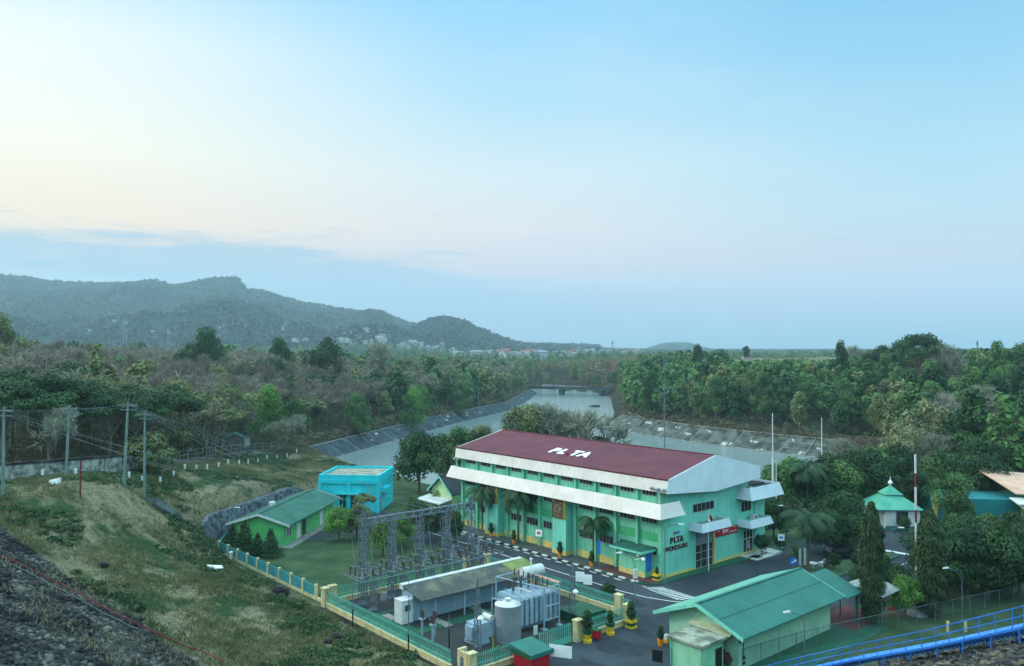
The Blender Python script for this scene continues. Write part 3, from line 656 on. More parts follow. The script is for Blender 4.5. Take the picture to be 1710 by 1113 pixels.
b = MB()
for yy in (16.4, 17.1, 17.8, 18.53): b.box(.051, .1, yy - .04, yy + .04, .3, 3.15)
b.box(.051, .1, 16.4, 18.55, 2.1, 2.2); b.box(.051, .1, 17.05, 17.15, .3, 2.1); b.build('door_frame', M_white, dd)
b = MB(); b.box(.101, .12, 17.3, 17.6, .9, 1.9); b.build('door_notice', M_white, dd)
def canopy(y0, y1, out, zb, zt, fl=.45, inner=M_concrete, m=None, deep=.5, x0=.03):
    m = m or M_coolshade; c = skirt('canopy', [(x0, y0 + fl * .6, zt), (out - fl, y0 + fl * .6, zt), (out - fl, y1 - fl * .6, zt), (x0, y1 - fl * .6, zt)], [(x0, y0, zb), (out, y0, zb), (out, y1, zb), (x0, y1, zb)], m, ph, .08)
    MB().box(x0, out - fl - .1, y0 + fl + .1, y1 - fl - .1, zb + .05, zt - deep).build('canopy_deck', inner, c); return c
M_coolshade = mat('white_panel_cool_shade', C(190, 206, 214), C(176, 194, 204), .5, .6, streak=.25, streak_c=C(140, 150, 156))  # white metal of the gable-side canopies, cool shade put into its colour
canopy(4.9, 10.9, 2.1, 5.0, 6.0, .3, deep=.35)
canopy(15.0, 20.2, 2.2, 4.05, 5.0, .35, M_mintcool, deep=.3)
canopy(14.9, 22.6, 2.3, 7.6, 9.15, .5, mat('painted_void_shade', C(30, 36, 40), None, .9, 1), deep=.3)  # dark deck colour stands for the shade inside this canopy
b = MB(); b.box(-14, .03, 21.55, 22.5, 7.7, 7.9, 0); b.build('canopy_deck', M_concrete, ph)
skirt('canopy', [(.03, 22.3, 9.15), (-14, 22.3, 9.15)], [(.03, 22.6, 7.6), (-14, 22.6, 7.6)], M_coolshade, ph)
b = MB(); b.box(.5, 1.1, 17.4, 18.2, 4.72, 5.3, 0); b.lathe((1.11, 17.8, 5.0), [(.01, 0)], 3); ac = b.build('air_conditioner', M_white, ph)
MB().prism([(1.12, 17.8 + .2 * math.cos(a * .785), 5.02 + .2 * math.sin(a * .785)) for a in range(8)], (.02, 0, 0)).build('fan_grille', M_black, ac)
b = MB(); b.lathe((1.0, 16.6, 8.0), [(.5, 0), (.5, .9), (.3, 1.1), (.05, 1.2)], 12); b.build('water_tank', M_tank, ph)
MB().tube((.15, 19.0, 0), (.15, 19.0, 7.5), .06).build('drainpipe', M_mintcool, ph)
# entrance plinth
b = MB(); b.box(.1, 2.6, 15.6, 19.6, 0, .14, 0); b.box(1.0, 2.2, 16.2, 17.6, .14, .15, 1); b.box(.1, 2.6, 19.6, 21.6, 0, .3, 0); b.build('entrance_plinth', [M_white, M_black], ph)
# banner
bn = thing('banner', 'red horizontal banner with white markings hung under the gable canopy', 'banner', (*W(.12, 12.7), 3.35), RZ)
b = MB(); b.box(0, .03, -2.4, 2.4, 0, .95); b.build('cloth', M_red, bn)
b = MB(); b.box(.031, .035, -.95, -.6, .25, .8); b.lathe((.033, 0, 0), [(.001, 0)], 3)
for y0_, y1_, z0_, z1_ in ((-2.2, -1.5, .62, .7), (-.5, .35, .62, .70), (-.5, .2, .48, .56), (-.5, .35, .34, .42), (1.3, 2.1, .74, .8)): b.box(.031, .035, y0_, y1_, z0_, z1_)
for i in range(4): b.tube((.035, .6 + i * .4, .15 + .25 * (i % 2)), (.035, 1.0 + i * .4, .15 + .25 * ((i + 1) % 2)), .05, n=4)
b.build('print', M_white, bn)
# floodlights on the lower fascia
def floodlight(u, v, zb, label, n=2, h=1.3, ang=0.0):
    t_ = thing('floodlight', label, 'floodlight', (*W(u, v), zb), RZ + ang, 'floodlights on the power station')
    MB().tube((0, 0, 0), (0, 0, h), .05).build('pole', M_white, t_)
    for i in range(n):
        x = (i - (n - 1) / 2) * .9
        b = MB(); b.tube((0, 0, h - .05), (x, 0, h), .03); b.lathe((x, -.08, h - .02), [(.12, 0), (.28, .12), (.28, .2), (.18, .34)], 10); b.build('lamp_head', M_tank, t_)
floodlight(.2, -1.0, 9.0, 'twin black floodlight on the near corner of the white fascia', 3, 1.5)
floodlight(-38.9, -1.0, 9.0, 'small floodlight on the far left end of the white fascia', 2, .9)
b = MB(); b.path([(-39.2, -.6, 7.7), (-39.2, -.6, 9.9), (-39.2, -1.1, 9.9)], .12, 8); b.build('vent_pipe', M_mintcool, ph)

# ------------------------------------------------------------------ guard booth by the corner
gb = thing('guard_booth', 'small mint booth with flat green roof and blue door panel by hall corner', 'booth', (*W(-3.55, -.85), .1), RZ)
b = MB(); b.box(-2.0, 2.0, -.5, .8, 0, 2.9); b.build('wall', M_mint, gb)
b = MB(); b.prism([(-2.5, -1.6, 3.05), (2.5, -1.6, 3.05), (2.5, .8, 3.35), (-2.5, .8, 3.35)], (0, 0, .16)); b.build('roof', M_greenroof2, gb)
b = MB(); b.box(-2.55, 2.55, -1.68, -1.61, 2.98, 3.22); b.box(2.51, 2.58, -1.68, .8, 3.0, 3.3); b.build('roof_edge', M_mintcool, gb)
b = MB(); b.box(2.001, 2.05, -.3, .6, .7, 2.8); b.build('blue_panel', M_blue, gb)
b = MB(); b.box(-2.03, 2.03, -.54, -.501, 0, .6); b.build('painted_base', M_yellow, gb)
b = MB(); b.ball((1.6, -1.2, 2.7), .22); b.tube((1.6, -1.2, 2.7), (1.6, -1.2, 3.05), .03); b.build('lamp', M_letter, gb)
# ------------------------------------------------------------------ switchyard: fences
def fence_side(name_label, u0, v0, u1, v1, posts, zb=.5, hp=1.25, skip=None):
    ox, oy = W(u0, v0); L_ = math.hypot(u1 - u0, v1 - v0); ang = RZ + math.atan2(v1 - v0, u1 - u0)
    f = thing('yard_fence', name_label, 'fence', (ox, oy, 0), ang, 'teal picket fences round the switchyard')
    b = MB(); b.box(0, L_, -.11, .11, 0, zb); b.box(0, L_, -.15, .15, zb, zb + .07); b.build('base_wall', M_cream, f)
    b = MB(); x = .12
    prof = [(0, 0), (.10, .3), (.11, .55), (-.02, .9), (-.03, 1.2)]
    while x < L_ - .1:
        for (a, za), (c, zc) in zip(prof, prof[1:]):
            za *= hp / 1.2; zc *= hp / 1.2
            b.hexa([(x - .035, a - .02, zb + .07 + za), (x + .035, a - .02, zb + .07 + za), (x + .035, a + .02, zb + .07 + za), (x - .035, a + .02, zb + .07 + za), (x - .035, c - .02, zb + .07 + zc), (x + .035, c - .02, zb + .07 + zc), (x + .035, c + .02, zb + .07 + zc), (x - .035, c + .02, zb + .07 + zc)])
        x += .24
    b.box(0, L_, .06, .11, zb + .35, zb + .40); b.box(0, L_, -.03, .01, zb + hp - .15, zb + hp - .1); b.build('picket_panel', M_teal, f)
    for px_ in posts:
        b = MB(); b.box(px_ - .38, px_ + .38, -.28, .28, 0, zb + hp + .15); b.box(px_ - .44, px_ + .44, -.34, .34, zb + hp + .151, zb + hp + .27); b.build('pillar', M_cream, f)
    return f
fence_side('long teal picket fence on a stained cream wall below the grassy hill', -17, -34.6, 5.4, -34.6, [0.3])
fence_side('teal picket fence between the lawn and the lattice gantry', -17, -34.2, -17, -15.5, [.6, 18.4])
fence_side('teal picket fence along the road side of the switchyard', -17, -13.0, 6.6, -13.0, [.5, 21.8])
fence_side('short teal picket fence behind the potted plants, right of the yard gate', 7.4, -21.9, 7.4, -14.4, [.3, 7.2])
fence_side('teal picket fence in front of the grey tank, left of the yard gate', 7.4, -33.8, 7.4, -28.4, [-.2])
b = MB(); f = thing('corner_wall', 'cream corner wall with a small steel panel where the two front fences meet', 'wall', (*W(5.9, -34.3), 0), RZ)
b.box(0, .3, 0, .8, 0, 2.0); b.box(.3, 1.5, -.05, .2, 0, 1.9); b.build('wall', M_cream, f); MB().box(.5, .9, -.08, -.051, .5, 1.5).build('panel', M_steel, f)
gt = thing('yard_gate', 'sliding yard gate of teal pickets over a solid panel beside the red hut', 'gate', (*W(7.3, -26.4), 0), RZ + R(90))
b = MB(); b.box(0, 4.1, -.04, .04, .08, .62); b.build('solid_panel', M_tealpanel if False else M_teal, gt)
b = MB(); x = .1
while x < 4.1:
    b.box(x - .035, x + .035, -.03, .03, .621, 1.85); x += .24
b.box(0, 4.1, .031, .06, 1.6, 1.65); b.build('picket_panel', M_teal, gt)
# pale equipment: lattice work
def lattice(b, p0, p1, w, seg, r=.035, w1=None, n=4, dirx=(1, 0, 0)):
    p0 = Vector(p0); p1 = Vector(p1); ax = (p1 - p0).normalized(); X_ = Vector(dirx); Y_ = ax.cross(X_).normalized(); w1 = w if w1 is None else w1
    L_ = (p1 - p0).length; k = max(1, round(L_ / seg)); cs = ((-1, -1), (1, -1), (1, 1), (-1, 1))
    P_ = lambda i, c: p0 + ax * (L_ * i / k) + (X_ * cs[c][0] + Y_ * cs[c][1]) * (w + (w1 - w) * i / k) / 2
    for c in range(4): b.tube(P_(0, c), P_(k, c), r * 1.4, n=n)
    for i in range(k):
        for c in range(4):
            d = (c + 1) % 4
            b.tube(P_(i, c), P_(i + 1, d), r * 1.15, n=3, cap=False) if (i + c) % 2 else b.tube(P_(i, d), P_(i + 1, c), r * 1.15, n=3, cap=False)
            b.tube(P_(i, c), P_(i, d), r * .95, n=3, cap=False)
gan = thing('lattice_gantry', 'blue-grey lattice steel gantry on five columns with a long top beam', 'gantry', (*W(-14.5, -31.4), 0), RZ)
for i in range(5):
    y = 3.6 * i; b = MB(); hh = 8.45
    lattice(b, (0, y, 0), (0, y, hh), .62, .62, .04)
    if i in (0, 4):
        lattice(b, (0, y, hh), (0, y, 9.8), .62, .6, .04, w1=.3); b.tube((0, y, 9.8), (0, y, 10.9), .04)
    b.box(-.45, .45, y - .45, y + .45, 0, .25); b.build('column', M_steel, gan)
b = MB(); lattice(b, (0, .31, 8.75), (0, 14.1, 8.75), .55, .6, .035); b.build('top_beam', M_steel, gan)
for i in range(4):
    for k_ in range(3):
        b = MB(); y = .9 + 3.6 * i + k_ * .95; b.tube((0, y, 8.45), (0, y, 8.1), .02, n=4); b.lathe((0, y, 7.45), [(.03, 0)] + [(r_, z_) for q in range(6) for r_, z_ in ((.11, .05 + q * .1), (.05, .09 + q * .1))] + [(.02, .66)], 8); b.build('string_insulator', M_ceramic, gan)
# switch bay platform: low lattice stands, pipe frame, rows of disconnect switches
pf = thing('switch_platform', 'row of disconnect switches on a low pipe frame around the gantry columns', 'switch platform', (*W(-12.3, -31.4), 0), RZ)
for i in range(5):
    b = MB(); lattice(b, (0, 3.6 * i, 0), (0, 3.6 * i, 3.2), .5, .5, .035); b.box(-.4, .4, 3.6 * i - .4, 3.6 * i + .4, 0, .2); b.build('stand', M_steel, pf)
b = MB()
for x, z_ in ((-3.3, 3.3), (-1.1, 3.25), (.6, 3.3)): b.tube((x, -1.6, z_), (x, 17.0, z_), .07)
for i in range(7): b.tube((-3.3, -1.6 + i * 3.1, 3.3), (.6, -1.6 + i * 3.1, 3.3), .06)
b.build('pipe_frame', M_steel, pf)
ins = MB(); rr_ = random.Random(5)
def insulator(b, x, y, z_, h, r, mi=0, n=8, sheds=5):
    b.lathe((x, y, z_), [(r * .5, 0)] + [(q_, z2_) for k in range(sheds) for q_, z2_ in ((r, h * (k + .3) / sheds), (r * .55, h * (k + .9) / sheds))] + [(r * .5, h)], n, mi)
sw = MB().tube((0, 0, 0), (0, 0, .01), .01)
sbase = None
for i in range(15):
    y = -1.2 + i * 1.25 - (.4 if i % 3 == 2 else 0)
    s_ = thing('disconnect_switch', None, None) if False else None
    b2 = MB(); b2.tube((-2.7, y, 4.32), (-1.7, y, 4.34), .035, n=5); b2.box(-2.9, .1, y - .1, y + .1, 3.34, 3.42); b2.box(-1.8, -1.6, y - .12, y + .12, 4.27, 4.42); b2.box(-.32, -.08, y - .12, y + .12, 4.27, 4.5); b2.tube((-1.7, y, 4.35), (-.2, y + .25, 4.45), .025, n=4)
    o = b2.build('switch', M_steel, pf)
    for x in (-2.7, -1.7, -.2): b = MB(); insulator(b, x, y, 3.42, .85 + (.25 if i % 3 == 1 else 0), .14); b.build('insulator', M_ceramic if (i + int(x)) % 3 else M_tank, o)
    b = MB(); b.tube((-2.2, y - .15, 7.5), (-1.7, y, 4.4), .018, n=3); b.tube((-1.7, y, 4.4), (-2.25, y + .1, 5.6), .018, n=3); b.build('conductor', M_tank, o)
b = MB()
for i in range(5): b.box(-.2, .35, 3.6 * i + .9, 3.6 * i + 1.4, .9, 1.7); b.tube((.1, 3.6 * i + 1.15, 1.7), (.1, 3.6 * i + 1.15, 3.3), .03)
b.build('drive_box', M_tank, pf)
# current transformer posts in the yard
for i, (u, v, lb) in enumerate(((-3.2, -31.6, 'left of'), (-2.2, -30.9, 'middle one of'), (-1.2, -31.8, 'right of'))):
    q = thing('instrument_transformer', 'pale grey post topped by brown insulators in the gravel yard, ' + lb + ' three', 'electrical post', (*W(u, v), 0), RZ, 'instrument posts behind the front fence')
    MB().tube((0, 0, 0), (0, 0, 1.5), .11, n=8).box(-.25, .25, -.25, .25, 1.501, 1.62).build('post', M_equip, q)
    for k_ in (-.22, 0, .22): b = MB(); insulator(b, k_, 0, 1.63, .75, .1); b.build('insulator', M_ceramic, q)
# control building, long and low
cb = thing('control_building', 'long low pale blue switchgear building with mossy grey lean-to roof', 'building', (*W(-8.3, -30.4), 0), RZ)
b = MB(); b.box(-.2, 1.7, 0, 15.3, .15, 2.9); b.build('wall', M_equip, cb)
b = MB(); b.box(-.5, .15, -.15, 15.8, 2.901, 3.42); b.build('parapet', M_white, cb)
b = MB(); b.prism([(.16, -.2, 3.36), (.16, -.2, 3.28), (3.5, -.2, 2.55), (3.5, -.2, 2.63)], (0, 12.7, 0)); b.build('roof', mat('mossy_sheet_roof', C(70, 76, 74), C(112, 112, 94), .9, .5, 10, bump=.02, lo=.45, hi=.66), cb)
b = MB(); b.prism([(.17, 12.52, 3.42), (.17, 12.52, 3.34), (3.9, 12.52, 2.52), (3.9, 12.52, 2.6)], (0, 3.4, 0)); b.build('roof', mat('olive_sheet_roof', C(128, 138, 82), C(96, 110, 70), .9, .8, 8), cb)
b = MB(); b.box(.4, 1.75, -1.3, -.003, .12, 2.3, 0); b.box(.35, 1.8, -1.35, -.003, 2.301, 2.4, 0); an = b.build('end_cabinet', M_white, cb)
b = MB(); b.box(1.751, 1.77, -.95, -.35, 1.3, 1.9); b.build('dial_panel', M_glazed, an)
for i in range(9):
    y = .9 + i * 1.7; b = MB(); b.box(1.702, 1.74, y - .55, y + .55, .3, 2.2); b.tube((1.76, y + .4, 1.2), (1.76, y + .4, 1.3), .03); d_ = b.build('door', M_equip, cb)
    b = MB(); b.box(1.741, 1.86, y - .14, y + .14, 2.0, 2.35); b.build('meter_box', M_black, d_)
for y in (1.6, 5.2, 8.8, 12.4, 15.6): MB().box(3.1, 3.22, y, y + .12, .05, 2.6).build('post', M_equip, cb)
for s_ in ((1.9, 5.0, 1.6, 2.5, .06, .14), (1.9, 5.0, 6.8, 7.6, .06, .14), (-3.2, -.6, 1.0, 1.9, .06, .15), (-1.9, .0, -1.3, -.5, .06, .15)): MB().box(*s_).build('step_slab', M_concrete, cb)
# main transformer
tr = thing('main_transformer', 'big pale blue transformer with upright radiator fins behind the steel frame', 'transformer', (*W(.6, -22.3), 0), RZ)
b = MB(); b.box(-1.6, 1.0, -2.0, 2.6, .3, 3.0); b.box(-1.8, 1.2, -2.2, 2.8, 0, .3); b.box(-1.5, .9, -1.9, 2.5, 3.0, 3.15); b.build('tank', M_equip, tr)
for i in range(8):
    y = -2.05 + i * .62; b = MB()
    for k_ in range(4): b.box(1.12 + k_ * .3, 1.30 + k_ * .3, y - .2, y + .2, .75, 3.15)
    b.hexa([(1.1, y - .2, 3.151), (2.25, y - .2, 3.151), (2.25, y + .2, 3.151), (1.1, y + .2, 3.151), (1.3, y - .1, 3.4), (2.0, y - .1, 3.4), (2.0, y + .1, 3.4), (1.3, y + .1, 3.4)]); b.build('radiator', M_equip, tr)
b = MB()
for i in range(4):
    for x in (-.9, .1): b.tube((x, -1.4 + i * 1.0, 3.15), (x, -1.4 + i * 1.0, 3.5), .12, n=8)
b.build('turret', M_equip, tr)
for i in range(4):
    for x in (-.9, .1): b = MB(); insulator(b, x, -1.4 + i * 1.0, 3.5, .9, .13); b.build('bushing', M_ceramic, tr)
b = MB(); b.tube((-1.6, 1.3, 4.35), (-1.6, 3.9, 4.35), .55, n=14); b.tube((-1.6, 1.9, 3.0), (-1.6, 1.9, 4.0), .07); b.tube((-1.6, 3.3, 3.0), (-1.6, 3.3, 4.0), .07); b.tube((-1.6, 2.5, 4.8), (-1.6, 2.5, 5.5), .1, n=8); b.ball((-1.6, 2.5, 5.55), .16); b.build('oil_conservator', M_white, tr)
b = MB(); b.path([(.9, -1.2, 3.2), (.9, -1.2, 3.9), (2.5, -1.2, 3.9), (2.5, -1.2, 2.6)], .06); b.path([(1.2, -2.5, 2.9), (1.2, 2.9, 2.9)], .07); b.build('pipework', M_white, tr)
fr = thing('steel_frame', 'white pipe frame carrying brown cable terminals over the transformer', 'frame', (*W(3.3, -22), 0), RZ)
b = MB()
for x, y in ((0, 0), (0, 2.0), (-6, -1.0), (-6, 2.0)): b.tube((x, y, 0), (x, y, 4.0), .09, n=6); b.box(x - .25, x + .25, y - .25, y + .25, .03, .15)
for z_ in (.9, 2.2, 3.5): b.tube((0, 0, z_), (0, 2.0, z_), .06)
for y in (0, 2.0): b.tube((0, y, 4.0), (-6, y - (1.0 if y == 0 else 0), 4.0), .07)
b.tube((-6, -1, 4), (-6, 2, 4), .07); b.tube((0, 0, 4), (0, 2, 4), .07); b.tube((-3, -.5, 4), (-3, 2, 4), .06); b.build('pipe_frame', M_equip, fr)
for i in range(8): b = MB(); insulator(b, -.6 - i * .7, 1.0, 3.9, .7, .09); b.build('cable_terminal', M_ceramic, fr)
b = MB(); b.box(-6.2, -.1, 1.9, 2.15, 4.08, 4.2, 0); b.box(-6.2, -.1, 2.2, 2.45, 4.08, 4.16, 1); b.build('cable_tray', [mat('rust_red_tray', C(150, 70, 56), C(190, 160, 130), .6, 2), M_tank], fr)
tk = thing('water_tank', 'tall grey cylindrical tank with domed white top behind the front fence', 'tank', (*W(3.0, -26.3), 0), RZ)
MB().lathe((0, 0, 0), [(1.22, 0), (1.22, 1.55), (1.235, 1.55), (1.235, 1.6), (1.22, 1.6), (1.22, 3.35)], 28).build('shell', M_tank, tk, smooth=False)
MB().lathe((0, 0, 3.352), [(1.24, 0), (1.2, .05), (.7, .2), (.25, .26), (.25, .42), (.3, .42), (.3, .5), (.001, .5)], 28).build('lid', M_white, tk)
b = MB()
for k_ in range(12): b.tube((1.15 * math.cos(k_ * .26 + .1), 1.15 * math.sin(k_ * .26 + .1), 3.35), (1.15 * math.cos(k_ * .26 + .1), 1.15 * math.sin(k_ * .26 + .1), 4.1), .025, n=4)
b.path([(1.15 * math.cos(k_ * .26 + .1), 1.15 * math.sin(k_ * .26 + .1), 4.1) for k_ in range(12)], .03, 4); b.path([(-1.6, -.6, 0), (-1.6, -.6, 3.6), (-.4, -.3, 3.6)], .06); b.build('handrail', M_equip, tk)
t2_ = thing('small_transformer', 'small pale blue transformer with rounded fins left of the grey tank', 'transformer', (*W(1.6, -28.6), 0), RZ)
b = MB(); b.box(-.8, .8, -.9, .5, .3, 1.9); b.box(-.9, .9, -1.0, .6, 0, .3); b.box(-.5, .5, -1.25, -.901, .5, 1.7); b.build('tank', M_equip, t2_)
for i in range(5): MB().box(-.7 + i * .34, -.55 + i * .34, .501, 1.2, .5, 1.9).build('radiator', M_equip, t2_)
b = MB(); b.tube((-.5, 1.0, 2.1), (.7, 1.0, 2.1), .28, n=10); b.build('oil_conservator', M_white, t2_)
for u, v, lb, h in ((3.4, -30.2, 'lattice lightning mast left of the grey tank', 6.7), (3.4, -18.3, 'lattice lightning mast right of the transformer', 6.6)):
    ms_ = thing('lattice_mast', lb, 'mast', (*W(u, v), 0), RZ, 'small lattice masts in the yard')
    b = MB(); lattice(b, (0, 0, 0), (0, 0, h - 1.6), .5, .5, .03, w1=.32); lattice(b, (0, 0, h - 1.6), (0, 0, h - .4), .32, .4, .025, w1=.06); b.tube((0, 0, h - .5), (0, 0, h), .03); b.build('lattice', M_steel, ms_)
    b = MB(); b.lathe((.45, 0, 2.9), [(.12, 0), (.3, .1), (.3, .2), (.1, .4)], 10); b.tube((.1, 0, 3.1), (.45, 0, 3.2), .03); b.build('lamp', M_letter, ms_)
b = MB(); b.hexa([(-1.6, -1.7, 0), (1.6, -1.7, 0), (1.6, 1.7, 0), (-1.6, 1.7, 0), (-1.6, -1.7, .9), (1.6, -1.7, .9), (1.6, 1.7, .9), (-1.6, 1.7, .9)]); b.box(-1.7, 1.7, -1.8, 1.8, .901, .99)
tag(b.build('pit_cover', M_dkgreen, loc=(*W(3.3, -16.9), 0), rz=RZ), 'low dark green flat cover in the yard corner by the right mast', 'pit cover')
b = MB(); b.box(-.2, .2, -.02, .02, .5, 1.3); b.tube((0, 0, 0), (0, 0, .5), .03)
for u, v, lb in ((4.6, -24.3, 'small white notice board inside the yard by the grey tank'),):
    o = thing('notice_board', lb, 'sign', (*W(u, v), 0), RZ + R(90)); MB().box(-.25, .25, -.02, .02, .45, 1.3).build('board', M_white, o); MB().tube((0, 0, 0), (0, 0, .45), .03).build('post', M_steel, o)
# slim poles standing outside / inside the front fence, lower part painted black
for px_, py_, top, lb in ((589, 1048, 932, 'slim steel pole at the fence before the gantry, black below'), (682, 1092, 968, 'slim steel pole at the fence before the white cabinet, black below'), (750, 1082, 1010, 'short thin pole among the instrument posts in the yard')):
    x, y = G(px_, py_, 0); h = HC + ray(px_, top)[1] * y; q = thing('slim_pole', lb, 'pole', (x, y, 0), 0, 'slim poles by the front yard fence')
    MB().tube((0, 0, 0), (0, 0, 1.7), .07, n=8).build('black_sleeve', M_black, q); MB().tube((0, 0, 1.7), (0, 0, h * .72), .05, n=8).tube((0, 0, h * .72), (0, 0, h), .02, n=5).build('pole', M_steel, q)

# ------------------------------------------------------------------ teal panel fence of the lawn (world line)
ox, oy = G(528, 1002); ex_, ey_ = G(366, 924); L_ = math.hypot(ex_ - ox, ey_ - oy); an_ = math.atan2(ey_ - oy, ex_ - ox)
pf2 = thing('panel_fence', 'fence of solid teal panels between cream posts at the foot of the hill', 'fence', (ox, oy, 0), an_)
b = MB(); b.box(-1.6, L_, -.1, .1, 0, .35); b.build('base_wall', M_cream, pf2)
k_ = 9
for i in range(k_):
    x0 = L_ * i / k_; x1 = L_ * (i + 1) / k_; MB().box(x0 + .16, x1 - .16, -.04, .04, .352, 1.5).build('panel', M_tealpanel, pf2)
for i in range(k_ + 1): x0 = L_ * i / k_; MB().box(x0 - .15, x0 + .15, -.14, .14, 0, 1.68).build('post', M_cream, pf2)
x2, y2 = G(384, 900); pf3 = thing('panel_fence', 'short teal fence return beside the lime green house and street lamp', 'fence', (ex_, ey_, 0), math.atan2(y2 - ey_, x2 - ex_)); L2 = math.hypot(x2 - ex_, y2 - ey_)
MB().box(.2, L2, -.05, .05, 0, 1.5).build('panel', M_tealpanel, pf3)
b = MB(); b.lathe((0, 0, 0), [(.25, 0), (.25, .9), (.3, .9), (.3, 1.05), (.1, 1.15)], 10); x, y = G(386, 936); tag(b.build('marker_post', M_white, loc=(x + .0, y, 0)), 'small white round post against the teal panel fence', 'post')

# ------------------------------------------------------------------ long stone retaining wall left of the green house
def stonewall(name, label, pts, cat='wall'):
    b = MB()
    for (x0, y0, z0, h0), (x1, y1, z1, h1) in zip(pts, pts[1:]):
        d = Vector((x1 - x0, y1 - y0)).normalized(); n = Vector((-d.y, d.x)); a = .35 ; s = 1.1
        b.hexa([(x0 - n.x * -s, y0 + n.y * s, z0 - 1), (x1 + n.x * s, y1 + n.y * s, z1 - 1), (x1 - n.x * s * -0 - n.x * .9, y1 - n.y * .9, z1 - 1), (x0 - n.x * .9, y0 - n.y * .9, z0 - 1),
                (x0 + n.x * .5, y0 + n.y * .5, z0 + h0), (x1 + n.x * .5, y1 + n.y * .5, z1 + h1), (x1, y1, z1 + h1), (x0, y0, z0 + h0)])
    return tag(b.build(name, M_stone), label, cat)
pw = [(*G(318, 918)[:2], 0, 2.6), (*G(340, 921), 0, 3.4), (-41.8, 111.5, 0, 3.9), (-38.6, 122.5, 0, 4.1), (-36.4, 132.5, 0, 4.2), (-35.5, 138, 0, 2.6)]
stonewall('retaining_wall', 'long dark stone retaining wall rising behind the lime green house', pw)
# concrete drainage chute down the grassy slope
b = MB(); tp = [AT(246, 822, 101), AT(262, 848, 102), AT(284, 872, 103.5), AT(311, 908, 106)]
prev = None
for i, (x, y, z_) in enumerate(tp):
    zz = H(x, y) + .55; w_ = (.9, 1.15, 1.2, .8)[i]; cur = [(x - w_, y - .4, zz), (x + w_, y + .2, zz)]
    if prev: b.hexa([(*prev[0][:2], prev[0][2] - .8), (*prev[1][:2], prev[1][2] - .8), (*cur[1][:2], cur[1][2] - .8), (*cur[0][:2], cur[0][2] - .8), prev[0], prev[1], cur[1], cur[0]])
    prev = cur
tag(b.build('drainage_chute', mat('chute_concrete', C(104, 118, 118), C(66, 80, 80), .9, .5, 8, lo=.4, hi=.6)), 'grey concrete drainage chute running down the grassy slope', 'chute')

# ------------------------------------------------------------------ gabled green houses
def gable_house(root, x0, x1, y0, y1, ze, zr, wm_, rm, over=.7, axis='y', edge=M_mintcool, wallin=.8, rm2=None, base=0):
    xm = (x0 + x1) / 2; a, c = x0 + wallin, x1 - wallin; d, e = y0 + over, y1 - over; sl_ = (zr - ze) / (xm - x0); zw = ze + sl_ * wallin - .08
    b = MB()
    zin = zw - .0
    b.prism([(a, d, base), (c, d, base), (c, d, zin), (xm, d, zr - .16), (a, d, zin)], (0, e - d, 0)); w_ = b.build('wall', wm_, root)
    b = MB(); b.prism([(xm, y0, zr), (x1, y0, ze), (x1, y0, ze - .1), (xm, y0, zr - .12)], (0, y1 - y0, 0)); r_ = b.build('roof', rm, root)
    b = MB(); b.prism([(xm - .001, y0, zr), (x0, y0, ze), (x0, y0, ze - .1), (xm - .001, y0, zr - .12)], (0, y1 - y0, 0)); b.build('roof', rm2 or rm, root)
    b = MB()
    for sx, xe in ((1, x1), (-1, x0)):
        b.prism([(xm, y0 - .06, zr + .04), (xe, y0 - .06, ze + .04), (xe, y0 - .06, ze - .28), (xm, y0 - .06, zr - .28)], (0, .055, 0)); b.prism([(xm, y1 + .01, zr + .04), (xe, y1 + .01, ze + .04), (xe, y1 + .01, ze - .28), (xm, y1 + .01, zr - .28)], (0, .055, 0))
    b.box(xm - .15, xm + .15, y0 - .02, y1 + .02, zr + .0, zr + .06, 1); b.build('roof_edge', [edge, rm], r_); return w_, r_
hg = thing('green_house', 'lime green long house with old dark green roof left of the lawn', 'house', (-34.6, 109.6, 0), R(-8))
M_lime = mat('lime_wall', C(92, 182, 108), C(78, 162, 96), .8, .5, streak=.15, streak_c=C(60, 120, 70))
gable_house(hg, -4.6, 4.6, 0, 20, 3.05, 4.45, M_lime, M_greenroof2, edge=M_white, wallin=1.0)
b = MB(); b.box(2.1, 3.45, .64, .69, 1.2, 2.4, 0)
for x in (2.1, 2.55, 3.0, 3.42): b.box(x, x + .06, .58, .639, 1.15, 2.45, 1)
b = MB(); b.box(3.602, 3.65, 1.1, 2.7, 1.2, 2.4); w_ = b.build('window', M_glass, hg)
b = MB()
for y in (1.05, 1.55, 2.1, 2.65): b.box(3.651, 3.7, y, y + .09, 1.15, 2.45)
b.build('window_frame', M_white, w_)
for y, m_ in ((4.6, M_white), (6.6, M_glass), (13.2, M_white)): MB().box(3.602, 3.66, y, y + 1.3, .1, 2.3).build('door', m_, hg)
b = MB()
for x in (-1.6, 1.2): b.box(x, x + .06, .64, .695, .1, 3.3)
b.build('wall_strip', M_mint_dk, hg)
b = MB(); b.box(3.6, 5.0, -.5, 19.5, 0, .14, 0); b.box(-3.6, 3.6, -.9, .69, 0, .12, 0); b.build('plinth', M_concrete, hg)
b = MB(); b.box(-.9, 3.7, -.2, -.14, .9, 1.0); b.box(-.9, 3.7, -.2, -.14, .4, .46)
for i in range(6): b.box(-.9 + i * .9, -.84 + i * .9, -.2, -.14, .1, 1.0)
b.build('handrail', M_teal, hg)
b = MB(); b.lathe((-2.3, 9.5, 3.75), [(.5, 0), (.5, .5), (.2, .6)], 8); b.build('roof_vent', M_white, hg)
